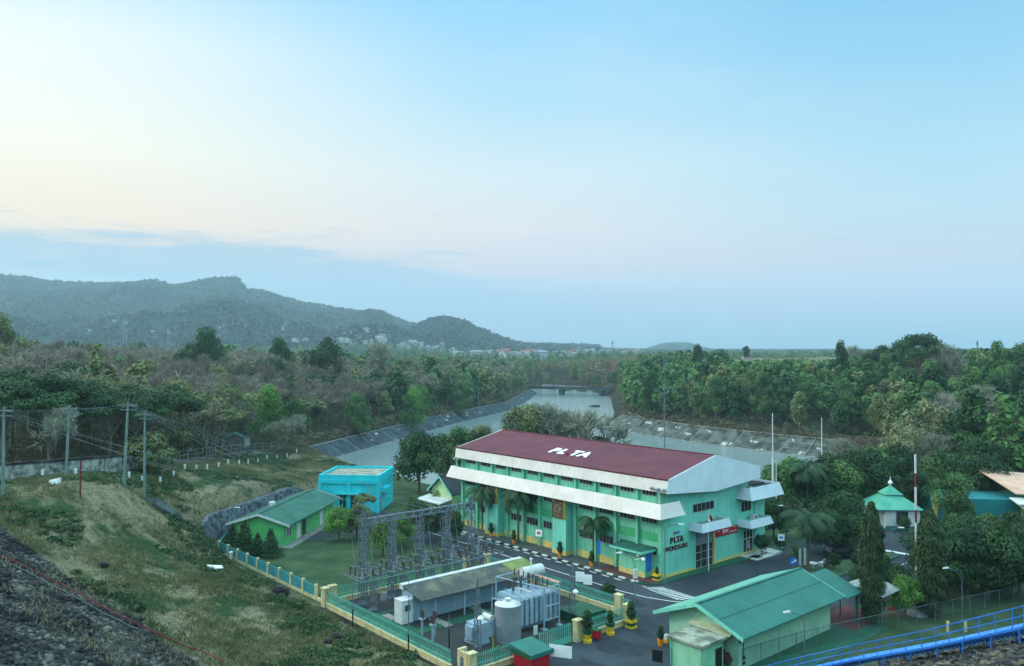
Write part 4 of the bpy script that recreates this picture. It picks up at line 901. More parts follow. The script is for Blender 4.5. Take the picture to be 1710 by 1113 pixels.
# cyan house
ch_ = thing('cyan_house', 'bright cyan flat-roofed block with parapet and grey roof', 'building', (-31.9, 133.2, 0), R(-4.5))
b = MB(); b.box(0, 10.1, 0, 10, 0, 5.3, 0); b.build('wall', M_cyan, ch_)
b = MB(); b.box(-.08, 10.18, -.08, .25, 5.3, 6.1); b.box(-.08, 10.18, 9.75, 10.08, 5.3, 6.1); b.box(-.08, .25, .25, 9.75, 5.3, 6.1); b.box(9.85, 10.18, .25, 9.75, 5.3, 6.1); b.build('parapet', M_cyan, ch_)
b = MB(); b.box(.26, 9.84, .26, 9.74, 5.31, 5.75); b.build('roof', mat('grey_flat_roof', C(156, 156, 140), C(112, 116, 108), .9, .7, 8, lo=.4, hi=.6), ch_)
b = MB()
for x0, x1 in ((-.07, .5), (4.75, 5.35), (9.6, 10.17)): b.box(x0, x1, -.34, -.003, 0, 5.299)
b.box(.5, 4.75, -.3, -.003, 4.7, 5.299); b.box(5.35, 9.6, -.3, -.003, 4.7, 5.299); b.build('pier', M_cyan, ch_)
MB().box(2.6, 7.2, -.9, -.003, 3.0, 3.2).build('ledge', M_cyan, ch_); MB().box(10.11, 10.9, 1.6, 4.6, 3.0, 3.75).build('door_hood', M_cyan, ch_)
b = MB(); b.box(3.5, 4.5, -.05, -.003, .5, 2.9); w_ = b.build('window', M_glass, ch_); b = MB(); b.box(3.95, 4.03, -.09, -.051, .5, 2.9); b.box(3.5, 4.5, -.09, -.051, 2.2, 2.28); b.build('window_frame', M_cyan, w_)
b = MB(); b.box(5.4, 6.4, -.05, -.003, .5, 2.9); b.build('window', M_glass, ch_)
b = MB(); b.box(10.102, 10.16, .5, 1.5, .1, 2.5); b.build('door', M_tank, ch_)
for y in (2.2, 4.0, 5.8, 7.6): MB().box(10.102, 10.12, y, y + .6, 3.8, 4.9).build('window', mat('teal_glass', C(16, 110, 130), None, .3, 1), ch_)
b = MB(); b.box(9.75, 10.105, -.1, 10.0, 5.0, 5.12); b.build('drip_edge', M_cyan, ch_)
# small cream house with a dark roof
hs = thing('small_house', 'small cream gabled house with dark roof and porch canopy behind the gantry', 'house', (-11.6, 128, 0), R(-50))
gable_house(hs, -3.4, 3.4, 0, 9.5, 4.1, 6.7, mat('pale_green_cream', C(180, 208, 160), C(160, 190, 144), .8, .6), mat('dark_slate_roof', C(38, 46, 50), C(50, 58, 60), .7, 1.5, wave=('Y', 1.2, .02)), over=.6, edge=M_mintcool, wallin=.7)
b = MB(); b.prism([(-3.6, -1.9, 2.75), (2.8, -1.9, 2.75), (2.8, .6, 3.2), (-3.6, .6, 3.2)], (0, 0, .14)); b.build('porch_roof', M_white, hs)
b = MB(); b.tube((-3.3, -1.7, 0), (-3.3, -1.7, 2.75), .07); b.tube((2.5, -1.7, 0), (2.5, -1.7, 2.75), .07); b.build('porch_post', M_white, hs)
b = MB(); b.box(-1.6, -.5, .55, .595, 0, 2.2, 0); b.build('door', M_dkgreen, hs)
b = MB(); b.box(3.0, 7.4, 2.5, 6.5, 0, 2.6); b.build('wall', M_mintcool, hs); b = MB(); b.prism([(3.1, 1.8, 3.3), (3.1, 1.8, 3.2), (8.0, 1.8, 2.6), (8.0, 1.8, 2.7)], (0, 5.4, 0)); b.build('roof', M_white, hs)

# ------------------------------------------------------------------ green workshop bottom right, with its store and carport
ws = thing('green_workshop', 'pale green workshop with large teal gabled roof beside the blue stairway', 'building', (*W(17.4, -17.2), 0), RZ)
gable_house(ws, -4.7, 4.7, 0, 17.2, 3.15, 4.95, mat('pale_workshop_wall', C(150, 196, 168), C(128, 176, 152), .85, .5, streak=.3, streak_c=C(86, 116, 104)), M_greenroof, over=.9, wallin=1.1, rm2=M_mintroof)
b = MB(); b.prism([(2.2, -.0, 4.1), (2.3, 0, 4.06), (2.3, 17.2, 4.06), (2.2, 17.2, 4.1)], (0, 0, .035)); b.build('roof_seam', M_greenroof2, ws)
b = MB(); b.prism([(1.0, 17.21, 4.55), (4.9, 17.21, 3.08), (4.9, 17.21, 2.98), (1.0, 17.21, 4.45)], (0, 3.2, 0)); b.build('carport_roof', M_greenroof, ws)
for x, y in ((4.4, 20.0), (1.4, 20.0)): MB().box(x - .09, x + .09, y - .09, y + .09, 0, 3.0 if x > 3 else 4.0).build('carport_post', M_greenroof, ws)
b = MB(); b.box(3.602, 3.64, 1.6, 1.68, 1.0, 2.3); b.box(3.602, 3.64, .9, 1.68, 2.3, 2.38); b.box(3.602, 3.7, 1.5, 1.8, .8, 1.05); b.box(3.602, 3.7, 1.5, 1.8, .4, .6); b.build('wall_pipe', M_black, ws)
st = thing('pump_store', 'small pale green cube store with stained flat concrete roof before the workshop', 'building', (*W(18.8, -18.9), 0), RZ)
b = MB(); b.box(-1.5, 1.4, -1.5, 1.6, 0, 2.75); b.build('wall', M_mintcool if False else mat('store_wall', C(142, 204, 168), C(120, 184, 150), .85, .6, streak=.25, streak_c=C(86, 120, 104)), st)
b = MB(); b.box(-1.85, 1.75, -1.85, 1.75, 2.751, 2.95); b.build('roof', mat('stained_flat_roof', C(150, 156, 140), C(90, 98, 90), .9, .9, 8, lo=.42, hi=.58), st)
b = MB(); b.prism([(-2.4, 1.77, 2.9), (1.9, 1.77, 2.9), (1.9, 3.0, 3.35), (-2.4, 3.0, 3.35)], (0, 0, .07)); b.build('awning', mat('cream_corrugated', C(196, 204, 168), C(150, 160, 130), .7, 1, wave=('X', 3.2, .05)), st)
b = MB(); b.box(1.402, 1.44, .5, 1.4, .1, 2.1); b.build('door', M_black, st)
b = MB(); b.path([(-1.55, -1.6, 2.75), (-1.55, -1.6, .3), (-1.2, -1.75, .2)], .05); b.build('drainpipe', M_mintcool, st)
cp = thing('carport', 'grey corrugated carport canopy behind the first columnar tree', 'carport', (*W(21.8, 5.2), 0), RZ)
b = MB(); k_ = 8
for i in range(k_):
    a = i / k_; c = (i + 1) / k_; za = 2.9 + .5 * math.sin(a * 3.14); zc = 2.9 + .5 * math.sin(c * 3.14); b.hexa([(-2.2 + 4.6 * a, -2, za), (-2.2 + 4.6 * c, -2, zc), (-2.2 + 4.6 * c, 2, zc), (-2.2 + 4.6 * a, 2, za), (-2.2 + 4.6 * a, -2, za + .05), (-2.2 + 4.6 * c, -2, zc + .05), (-2.2 + 4.6 * c, 2, zc + .05), (-2.2 + 4.6 * a, 2, za + .05)])
b.build('roof', mat('grey_corrugated', C(150, 160, 160), C(120, 130, 132), .6, 1, wave=('Y', 2.5, .04)), cp)
for x, y in ((-2, -1.8), (2.2, -1.8), (-2, 1.8), (2.2, 1.8)): MB().tube((x, y, 0), (x, y, 2.95), .06).build('post', M_steel, cp)

# ------------------------------------------------------------------ prayer house and the building at the far right
mo = thing('prayer_house', 'small white prayer house with two-tier mint green hipped roof and finial', 'building', (57.6, 122.6, 0), R(-4))
b = MB(); b.box(-1.9, 3.1, -3.0, 3.0, .25, 3.3, 0); b.box(-3.2, -1.9, -2.2, 3.0, .25, 3.3, 0); b.build('wall', M_white, mo)
b = MB(); b.box(-3.4, 3.3, -3.3, 3.3, 0, .25); b.box(-1.94, 3.14, -3.04, -3.001, .25, .6); b.build('plinth', M_greenroof, mo)
M_minttile = mat('mint_tile_roof', C(88, 168, 146), C(70, 146, 128), .7, .7, streak=.1, wave=('Z', 4, .03))
b = MB(); hb = lambda w, z0, w2, z1: b.hexa([(-w, -w, z0), (w, -w, z0), (w, w, z0), (-w, w, z0), (-w2, -w2, z1), (w2, -w2, z1), (w2, w2, z1), (-w2, w2, z1)])
hb(3.5, 3.0, 3.5, 3.1); hb(3.5, 3.101, 1.1, 4.85); hb(1.4, 4.92, .06, 6.15); b.box(-.9, .9, -.9, .9, 4.85, 4.95); b.build('roof', M_minttile, mo)
b = MB(); b.lathe((0, 0, 6.05), [(.12, 0), (.12, .25), (.32, .4), (.32, .6), (.1, .85), (.03, 1.2), (.001, 1.6)], 10); b.build('finial', M_letter, mo)
b = MB(); b.box(-.3, 1.3, -3.05, -3.003, 1.1, 2.7, 0); w_ = b.build('window', M_glazed, mo)
b = MB()
for x in (-.35, .2, .7, 1.25): b.box(x, x + .09, -3.1, -3.051, 1.05, 2.75)
b.box(-.35, 1.34, -3.1, -3.051, 2.66, 2.75); b.box(-.35, 1.34, -3.1, -3.051, 1.02, 1.12); b.build('window_frame', mat('brown_frame', C(70, 60, 60), None, .6, 2), w_)
b = MB(); b.box(-2.7, -2.5, -2.25, -2.201, 1.5, 2.0); b.build('wall_lamp', M_black, mo)
tb = thing('teal_building', 'long teal wall building with yellow pillars and pale orange roof at the far right', 'building', (*AT(1563, 880, 124)[:2], 0), R(-6))
tbx = 0
b = MB(); b.box(0, 24, 0, 8, 0, 3.9, 0); b.build('wall', mat('teal_wall', C(28, 120, 124), C(24, 108, 112), .8, .5), tb)
b = MB()
for x in (-.5, 12.3, 15.5): b.box(x, x + .7, -.15, -.003, 0, 4.3)
b.build('pillar', M_yellow, tb)
b = MB(); b.prism([(11.2, -1.0, 4.9), (26, -1.0, 4.2), (26, 8.4, 6.0), (9.8, 8.4, 7.2)], (0, 0, .14)); b.build('roof', mat('pale_orange_roof', C(214, 172, 148), C(190, 150, 132), .8, .8, wave=('X', 2, .03)), tb)
b = MB(); b.box(11.5, 24, -.5, -.01, 3.901, 4.3); b.build('gable_wall', M_yellow, tb)
b = MB(); b.prism([(10.4, -3.2, 3.7), (22, -3.2, 3.4), (22, -.52, 3.95), (10.4, -.52, 4.25)], (0, 0, .12)); b.prism([(11.2, -4.6, 2.9), (22, -4.6, 2.6), (22, -1.4, 3.2), (11.2, -1.4, 3.4)], (0, 0, .12)); b.build('canopy', M_white, tb)
b = MB(); b.tube((15.2, -4.3, 0), (15.2, -4.3, 2.8), .09, n=8); b.tube((20, -4.3, 0), (20, -4.3, 2.7), .09, n=8); b.build('canopy_post', M_white, tb)
b = MB(); b.box(13.4, 15.2, -.03, -.003, 0, 2.8); b.build('door', M_glazed, tb)
# hidden neighbour roof behind the prayer house
gr2 = thing('green_house', 'darker green gabled roof half hidden by trees behind the prayer house', 'house', (61, 135, 0), R(20)); gable_house(gr2, -4, 4, 0, 10, 3.2, 5.4, M_yellow, M_greenroof2)

# ------------------------------------------------------------------ lamps, poles, signs
def street_lamp(x, y, h, ang, label, arm=1.4, z0=0.0, up=.5, m=M_steel, r=.07):
    q = thing('street_lamp', label, 'street lamp', (x, y, z0), ang, 'street lamps of the plant')
    b = MB(); b.tube((0, 0, 0), (0, 0, h * .55), r, r * .8, 8); b.tube((0, 0, h * .55), (0, 0, h - up), r * .75, r * .6, 8); b.box(-.18, .18, -.18, .18, 0, .12); b.build('pole', m, q)
    b = MB(); b.path([(0, 0, h - up), (-arm * .3, 0, h - up * .35), (-arm, 0, h)], .04, 6); b.build('arm', m, q)
    b = MB(); b.hexa([(-arm - .55, -.1, h - .02), (-arm + .1, -.13, h - .04), (-arm + .1, .13, h - .04), (-arm - .55, .1, h - .02), (-arm - .5, -.06, h + .08), (-arm + .1, -.08, h + .1), (-arm + .1, .08, h + .1), (-arm - .5, .06, h + .08)]); b.build('lamp_head', M_white, q); return q
x, y = W(5.2, -11.0); sl_ = street_lamp(x, y, 6.0, RZ + R(60), 'street lamp with a meter box on the road bend outside the yard', arm=1.5, up=1.1)
MB().box(-.2, .2, -.3, .0, 3.4, 4.3).build('meter_box', M_white, sl_)
b = MB(); b.ball((.9, 0, 5.2), .2); b.tube((0, 0, 5.2), (.9, 0, 5.4), .025); b.build('globe', M_letter, sl_)
x, y = W(1.2, -1.1); street_lamp(x, y, 7.0, RZ + R(200), 'slim street lamp standing against the powerhouse corner', arm=1.7, up=.8)
x, y = AT(1607, 1035, 80)[:2]; street_lamp(x, y, 5.4, R(20), 'pale street lamp rising behind the blue stairway on the right', arm=1.9, up=1.3, z0=H(x, y))
x, y = W(24.3, -11.5); street_lamp(x, y, 4.9, R(20), 'pale street lamp in front of the green workshop wall', arm=1.6, up=1.0, z0=0.0)
x, y = AT(1490, 1000, 92)[:2]; street_lamp(x, y, 6.6, R(160), 'thin lamp pole on the side road left of the red and white mast', arm=.8, up=.4)
x, y = G(376, 918); street_lamp(x, y, 5.6, R(180), 'thin curved lamp post left of the lime green house', arm=1.4, up=.6)
x, y = G(1314, 905); street_lamp(x, y, 5.0, R(0), 'grey lamp pole among the trees right of the powerhouse entrance', arm=.6, up=.3)
def pole(x, y, z0, z1, label, r=.1, m=M_white, nm='pole'):
    return tag(MB().tube((0, 0, 0), (0, 0, (z1 - z0) * .6), r, r * .8, 8).tube((0, 0, (z1 - z0) * .6), (0, 0, z1 - z0), r * .55, r * .3, 8).build(nm, m, loc=(x, y, z0)), label, 'pole')
x, y, z_ = AT(1290, 690, 122); pole(x, y, 0, z_, 'tall white pole with pointed tip behind the right end of the powerhouse', .2)
x, y, z_ = AT(1296, 768, 120); pole(x, y, 0, z_, 'shorter white pole just right of the tall pointed pole', .14)
x, y, z_ = AT(1372, 697, 135); pole(x, y, 0, z_, 'plain white pole before the broken river bank on the right', .17)
x, y, z_ = AT(1109, 590, 150); am = thing('antenna_mast', 'thin tall antenna mast with a cross arm rising behind the maroon roof', 'mast', (x, y, 0), 0)
MB().tube((0, 0, 0), (0, 0, z_ * .72), .11, .09, 6).tube((0, 0, z_ * .72), (0, 0, z_), .07, .04, 6).build('pole', M_steel, am); MB().path([(-2.2, 0, 19.3), (-.3, 0, 18.6), (2.0, .2, 19.2)], .06, 5).path([(-1.2, 0, 19.6), (.1, 0, 17.8), (1.6, 0, 16.6)], .04, 5).build('cross_arm', M_steel, am)
# red and white mast on the right
x, y = G(1531, 1027); rw = thing('radio_mast', 'slender mast painted in red and white bands on the right', 'mast', (x, y, 0), 0)
zz = 0; hh = 16.2; bands = [(0, 4.1, 1), (4.1, 5.5, 0), (5.5, 5.9, 1), (5.9, 8.3, 0), (8.3, 10.1, 1), (10.1, 12.6, 0), (12.6, 14.4, 1), (14.4, 16.2, 0)]
BD = [(3.35, 0, 1), (4.95, 3.35, 0), (5.3, 4.95, 0), (7.6, 5.3, 1), (9.4, 7.6, 0), (11.0, 9.4, 1)]
for z1_, z0_, c_ in ((3.3, 0, 1), (5.0, 3.3, 0), (6.9, 5.0, 1), (9.3, 6.9, 0), (10.6, 9.3, 1), (12.9, 10.6, 0), (14.3, 12.9, 1), (16.2, 14.3, 0)):
    MB().tube((0, 0, z0_), (0, 0, z1_), .105, n=8).build('band', mat('mast_red', C(110, 40, 46), None, .5) if c_ else M_white, rw)
MB().lathe((0, 0, 0), [(1.0, 0), (.9, .25), (.2, .5)], 10).build('footing', M_concrete, rw)
# flagpole and flag
fp = thing('flagpole', 'white flagpole standing before the roller door of the powerhouse', 'flagpole', (*W(1.6, 6.7), .1), RZ)
MB().tube((0, 0, 0), (0, 0, 7.3), .07, .05, 8).ball((0, 0, 7.35), .09).build('pole', M_white, fp)
fl = thing('flag', 'limp red over white flag hanging on the flagpole', 'flag', (*W(1.6, 6.7), 6.9), RZ)
b = MB(); c = MB()
def flagpt(i, k): s = i / 8; return (.06 + .12 * math.sin(3 * s + k), .08 + .75 * s * (1 - .25 * k / 6), .15 - .95 * s * .9 - k / 6 * (.9 - .1 * s) + .05 * math.sin(6 * s))
for i in range(8):
    for k in range(6): (b if k < 3 else c).face([flagpt(i, k), flagpt(i + 1, k), flagpt(i + 1, k + 1), flagpt(i, k + 1)])
b.build('red_half', M_red, fl); c.build('white_half', M_letter, fl)
def sign(x, y, ang, w, h, zb, label, m=M_letter, mark=None, posts=1, z0=0):
    q = thing('sign_board', label, 'sign', (x, y, z0), ang)
    MB().box(-w / 2, w / 2, -.02, .02, zb, zb + h).build('board', m, q)
    if posts == 1: MB().tube((0, .05, 0), (0, .05, zb + .1), .04).build('post', M_steel, q)
    else:
        for s_ in (-1, 1): MB().tube((s_ * (w / 2 + .04), 0, 0), (s_ * (w / 2 + .04), 0, zb + h + .05), .04).build('post', M_steel, q)
    if mark:
        b = MB(); b.box(-w * .25, w * .25, -.03, -.021, zb + h * .35, zb + h * .65); b.build('mark', mark, q)
    return q
sign(*W(-19.3, -1.9), R(-25), .95, .9, 1.9, 'white sign with a red mark on a post by the long facade', mark=M_red)
sign(*W(-7.6, -2.7), R(-25), .35, 1.6, 2.0, 'narrow blue feather sign on a white pole by the third palm', m=M_blue)
sign(*W(-3.3, -10.4), R(-20), 1.0, 1.1, 1.0, 'left white board of a pair between lattice mast and road'); sign(*W(-2.2, -10.3), R(-20), 1.0, 1.1, .9, 'right white board of a pair between lattice mast and road')
sign(*W(4.2, 18.6), R(-15), .8, .8, 2.4, 'small white square sign with blue mark near the powerhouse entrance', mark=M_blue)
sign(*G(1332, 953), R(-10), .2, .2, .1, 'white stump with a round blue arrow sign on the grass island') if False else None
q = thing('traffic_sign', 'round blue sign with a white arrow at the grass island tip', 'sign', (*W(8.0, 15.0), .2), R(-10))
MB().tube((0, 0, 0), (0, 0, .5), .04).build('post', M_steel, q); MB().tube((0, 0, .95), (0, .04, .95), .48, n=20).build('disc', M_blue, q); b = MB(); b.prism([(-.3, -.01, .8), (.1, -.01, 1.05), (.05, -.01, 1.2), (.34, -.01, 1.15), (.25, -.01, .85), (.18, -.01, .95), (-.22, -.01, .7)], (0, -.02, 0)); b.build('arrow', M_letter, q)
sign(*G(936, 1116), R(-20), 2.0, 1.0, .9, 'white map board on two posts at the bottom of the photo', posts=2)
sign(*G(1098, 1118), R(-25), .9, 1.0, .6, 'black board with a white stripe near the red box, bottom middle', m=M_black)
# red hut with green roof
x, y = W(8.9, -29.0); rh = thing('red_hut', 'red hut with a sloping green roof at the yard gate', 'hut', (x, y, 0), RZ)
MB().box(-.9, 1.3, -.9, 1.2, 0, 1.25).build('wall', M_red, rh)
b = MB(); b.prism([(-1.3, -1.1, 1.9), (1.5, -1.1, 1.6), (1.5, -1.1, 1.26), (1.1, -1.1, 1.26), (-1.1, -1.1, 1.26)], (0, 2.6, 0)); b.build('roof', M_greenroof, rh)
b = MB(); b.box(-1.0, 1.35, -1.13, -1.101, 1.26, 1.62); b.build('front_board', M_dkgreen, rh)
for u, v, lb in ((8.2, -19.9, 'small red box between two potted plants at the yard fence'), (-14.0, -12.0, 'small red box by the road beyond the olive roof')):
    x, y = W(u, v); q = thing('fire_box', lb, 'box', (x, y, 0), RZ, 'red fire boxes'); MB().box(-.3, .3, -.3, .3, .1, .85).build('cabinet', M_red, q); MB().box(-.34, .34, -.34, .34, .851, .9).box(-.2, .2, -.2, .2, 0, .099).build('trim', M_dkgreen, q)
# bench and table
q = thing('garden_bench', 'white garden bench on the grass island behind the palm trunk', 'bench', (*W(9.6, 19.4), .2), RZ)
MB().box(-.35, .35, -.9, .9, .4, .47).build('seat', M_white, q); MB().box(.3, .37, -.9, .9, .471, .95).build('backrest', M_white, q)
for s_ in (-.8, .8): MB().box(-.3, .3, s_ - .05, s_ + .05, 0, .399).build('leg', M_white, q)
q = thing('garden_table', 'low white table next to the bench on the grass island', 'table', (*W(9.4, 17.0), .2), RZ)
MB().box(-.5, .5, -.6, .6, .62, .7).build('tabletop', M_white, q); MB().tube((0, 0, 0), (0, 0, .62), .1).build('leg', M_white, q)
for u, v in ((7.6, 17.2), (7.9, 17.8)): x, y = W(u, v); tag(MB().box(-.11, .11, -.11, .11, 0, 2.0).build('gate_post', M_white, loc=(x, y, .2), rz=RZ), 'one of two short white posts on the island kerb', 'post', 'pair of white posts')
# parked vehicle half hidden
vh = thing('parked_car', 'dark parked car half hidden under the trees behind the grass island', 'car', (*G(1405, 932), 0), R(10))
b = MB(); b.prism([(-2.1, -.85, .35), (2.1, -.85, .35), (2.1, -.85, .85), (1.3, -.85, .95), (.8, -.85, 1.5), (-1.6, -.85, 1.55), (-2.05, -.85, 1.0)], (0, 1.7, 0)); b.build('body', mat('dark_car_paint', C(26, 34, 40), None, .25, 1, spec=.6), vh)
b = MB(); b.box(-1.5, .7, -.87, -.851, 1.0, 1.42); b.build('side_window', M_glass, vh)
for x in (-1.3, 1.3):
    for y in (-.86, .7): MB().tube((x, y, .34), (x, y + .18, .34), .34, n=12).build('wheel', M_black, vh)

# ------------------------------------------------------------------ blue stairway down the dam face
wk = thing('blue_stairway', 'bright blue steel stairway with railings down the rocky dam slope', 'stairway', (0, 0, 0))
pA = AT(1235, 1122, 73); p_ = [AT(1235, 1147, 62.5), AT(1330, 1122, 63.5), AT(1413, 1104, 60.5), AT(1550, 1080, 51.5), AT(1697, 1049, 43.2), AT(1800, 1022, 38.5)]
p_ = [Vector(q) for q in p_]; p_ = [Vector((q.x, q.y, max(q.z, H(q.x, q.y) + .55))) for q in p_]
side = Vector((1.0, .25, 0)).normalized() * 1.7
dk = MB(); rl = MB(); sp = MB()
def along(s):
    f = s * (len(p_) - 1); i = min(int(f), len(p_) - 2); return p_[i].lerp(p_[i + 1], f - i)
Lt = sum((b_ - a_).length for a_, b_ in zip(p_, p_[1:])); nst = int(Lt / .36)
b = MB()
for i in range(nst):
    c = along(i / nst); d = along((i + .8) / nst)
    b.hexa([c, d, d + side, c + side, c + Vector((0, 0, .05)), Vector((d.x, d.y, c.z + .05)), Vector((d.x, d.y, c.z + .05)) + side, c + side + Vector((0, 0, .05))])
for a_, b_ in zip(p_, p_[1:]):
    pass
tr_ = b.build('treads', M_blue2, wk)
b = MB()
for i in range(nst * 2):
    c = along(i / nst / 2) + side * 1.02; d = along((i + 1) / nst / 2) + side * 1.02; up_ = Vector((0, 0, .34)); dn_ = Vector((0, 0, -.34)); b.face([c + dn_, d + dn_, d + up_, c + up_])
b.build('side_plate', M_blue2, wk)
b = MB()
for i in range(nst // 2):
    c = along(i * 2 / nst) + side * 1.04; d = along((i * 2 + 1) / nst) + side * 1.04; b.tube(c + Vector((0, 0, -.28)), d + Vector((0, 0, .28)), .045, n=3); b.tube(d + Vector((0, 0, .28)), d + Vector((0, 0, -.3)), .045, n=3)
b.build('zigzag_brace', M_blue, wk)
for off, nm in ((Vector((0, 0, 0)), 'railing'), (side, 'stringer')):
    b = MB()
    for a_, b_ in zip(p_, p_[1:]):
        for hgt in ((1.05, .55) if nm == 'railing' else ()): b.tube(a_ + off + Vector((0, 0, hgt)), b_ + off + Vector((0, 0, hgt)), .035, n=5)
        b.tube(a_ + off + Vector((0, 0, -.08)), b_ + off + Vector((0, 0, -.08)), .09, n=4)
    npst = int(Lt / 1.15)
    for i in range(npst + 1 if nm == 'railing' else 0): c = along(i / npst) + off; b.tube(c + Vector((0, 0, -.1)), c + Vector((0, 0, 1.05)), .03, n=5)
    b.build(nm, M_blue, wk)
b = MB()
for i in range(0, 16):
    c = along(i / 16); 
    for off in (Vector((0, 0, 0)), side):
        q_ = c + off; b.tube(q_ + Vector((0, 0, -.1)), (q_.x, q_.y, min(H(q_.x, q_.y) - .2, q_.z - .3)), .05, n=5)
b.build('support', M_blue, wk)
# chain link fence at the slope foot
def mesh_mat():
    m = bpy.data.materials.new('chain_link'); m.use_nodes = True; T = m.node_tree; n = T.nodes; l = T.links
    b = n['Principled BSDF']; b.inputs['Base Color'].default_value = (*C(96, 112, 112), 1); b.inputs['Metallic'].default_value = .4; b.inputs['Roughness'].default_value = .5
    tr = n.new('ShaderNodeBsdfTransparent'); s = n.new('ShaderNodeMixShader'); s.inputs[0].default_value = .14; l.new(tr.outputs[0], s.inputs[1]); l.new(b.outputs[0], s.inputs[2]); l.new(s.outputs[0], n['Material Output'].inputs[0]); return m
M_chain = mesh_mat()
cl = thing('chain_link_fence', 'grey chain-link fence along the foot of the dam slope', 'fence', (0, 0, 0))
cp_ = [G(1240, 1118), G(1330, 1090), G(1400, 1072), G(1500, 1050), G(1620, 1024), G(1760, 992)]
b = MB(); c = MB(); n_ = 0
for a_, d_ in zip(cp_, cp_[1:]):
    za, zd = max(0, H(*a_)), max(0, H(*d_)); b.face([(*a_, za), (*d_, zd), (*d_, zd + 1.7), (*a_, za + 1.7)])
    c.tube((*a_, za + 1.7), (*d_, zd + 1.7), .03, n=4); k = max(1, round(math.dist(a_, d_) / 2.4))
    for i in range(k): x, y = a_[0] + (d_[0] - a_[0]) * i / k, a_[1] + (d_[1] - a_[1]) * i / k; z_ = za + (zd - za) * i / k; c.tube((x, y, z_ - .2), (x, y, z_ + 1.75), .04, n=5)
b.build('mesh_panel', M_chain, cl); c.build('post', M_steel, cl)
for px_, py_ in ((1337, 1091), (1612, 1035), (1583, 1042)): x, y = AT(px_, py_, 77)[:2]; tag(MB().lathe((0, 0, 0), [(.16, 0), (.16, .95), (.05, 1.0)], 8).build('marker_post', M_yellow, loc=(x, y, max(0, H(x, y)))), 'one of three stubby pale yellow posts behind the chain-link fence', 'post', 'stubby yellow posts')

# ------------------------------------------------------------------ playground-like red frame and hut roof near the carport
q = thing('red_table', 'small dark red table frame beside the carport near the first columnar tree', 'table', (*W(23.4, 7.6), 0), RZ); MB().box(-.5, .5, -.4, .4, .7, .78).build('tabletop', mat('dull_red', C(150, 40, 44), None, .6), q)
for x in (-.4, .4):
    for y in (-.3, .3): MB().box(x - .04, x + .04, y - .04, y + .04, 0, .699).build('leg', mat('dull_red', C(150, 40, 44), None, .6), q)
# ------------------------------------------------------------------ left hill: road wall, bollards, poles, wires
b = MB(); c = MB(); wl = [(10, 805, 103), (90, 799, 103.5), (164, 793, 105), (240, 783, 122), (262, 779, 130)]
rw_ = thing('road_wall', 'old whitewashed masonry wall with dark stains beside the hill road', 'wall', (0, 0, 0)); pts = []
pts.append((-82, 101, H(-82, 101)))
for p in wl: x, y, z_ = AT(*p); pts.append((x, y, z_))
for (x0, y0, z0_), (x1, y1, z1_) in zip(pts, pts[1:]):
    d = Vector((x1 - x0, y1 - y0)).normalized(); n = Vector((-d.y, d.x)) * .2
    k = max(1, round(math.dist((x0, y0), (x1, y1)) / 3))
    for i in range(k):
        f0, f1 = i / k, (i + 1) / k; P0 = Vector((x0, y0, z0_)).lerp(Vector((x1, y1, z1_)), f0); P1 = Vector((x0, y0, z0_)).lerp(Vector((x1, y1, z1_)), f1)
        hh = 2.1
        b.hexa([(P0.x, P0.y, P0.z - 2), (P1.x, P1.y, P1.z - 2), (P1.x + n.x, P1.y + n.y, P1.z - 2), (P0.x + n.x, P0.y + n.y, P0.z - 2), (P0.x, P0.y, P0.z + hh), (P1.x, P1.y, P1.z + hh), (P1.x + n.x, P1.y + n.y, P1.z + hh), (P0.x + n.x, P0.y + n.y, P0.z + hh)])
        c.hexa([(P0.x - n.x * .6, P0.y - n.y * .6, P0.z + hh), (P1.x - n.x * .6, P1.y - n.y * .6, P1.z + hh), (P1.x + n.x * 2, P1.y + n.y * 2, P1.z + hh), (P0.x + n.x * 2, P0.y + n.y * 2, P0.z + hh), (P0.x - n.x * .6, P0.y - n.y * .6, P0.z + hh + .3), (P1.x - n.x * .6, P1.y - n.y * .6, P1.z + hh + .3), (P1.x + n.x * 2, P1.y + n.y * 2, P1.z + hh + .3), (P0.x + n.x * 2, P0.y + n.y * 2, P0.z + hh + .3)])
b.build('wall', mat('stained_whitewash', C(150, 158, 150), C(60, 70, 68), .9, .9, 9, streak=.7, streak_c=C(50, 58, 56), lo=.42, hi=.6), rw_); c.build('coping', M_rockdark, rw_)
# the road on the hill as a ribbon following the ground
rp = [AT(-40, 812, 99), AT(60, 806, 101), AT(150, 799, 104), AT(208, 795, 111), AT(250, 788, 124), AT(300, 779, 141), AT(385, 767, 170), AT(450, 762, 195)]
b = MB(); prev = None
for i in range(len(rp) - 1):
    for k in range(6):
        p = Vector(rp[i]).lerp(Vector(rp[i + 1]), k / 6); d = (Vector(rp[i + 1]) - Vector(rp[i])); n = Vector((-d.y, d.x, 0)).normalized() * 2.0
        cur = [(p.x - n.x, p.y - n.y, H(p.x - n.x, p.y - n.y) + .15), (p.x + n.x, p.y + n.y, H(p.x + n.x, p.y + n.y) + .15)]
        if prev: b.face([prev[0], cur[0], cur[1], prev[1]])
        prev = cur
tag(b.build('road', M_paving), kind='structure')
bl = None; bp_ = [(-58.5, 100.3), (-55.0, 101.5), (-50.9, 107), (-50.5, 110), (-49.8, 114), (-49.6, 118), (-49.6, 122), (-49.8, 127), (-50, 132), (-50.3, 138), (-50.8, 144), (-51.2, 151), (-51.8, 158), (-52.4, 166), (-53, 174), (-53.4, 183), (-53.7, 192), (-53.8, 201)]
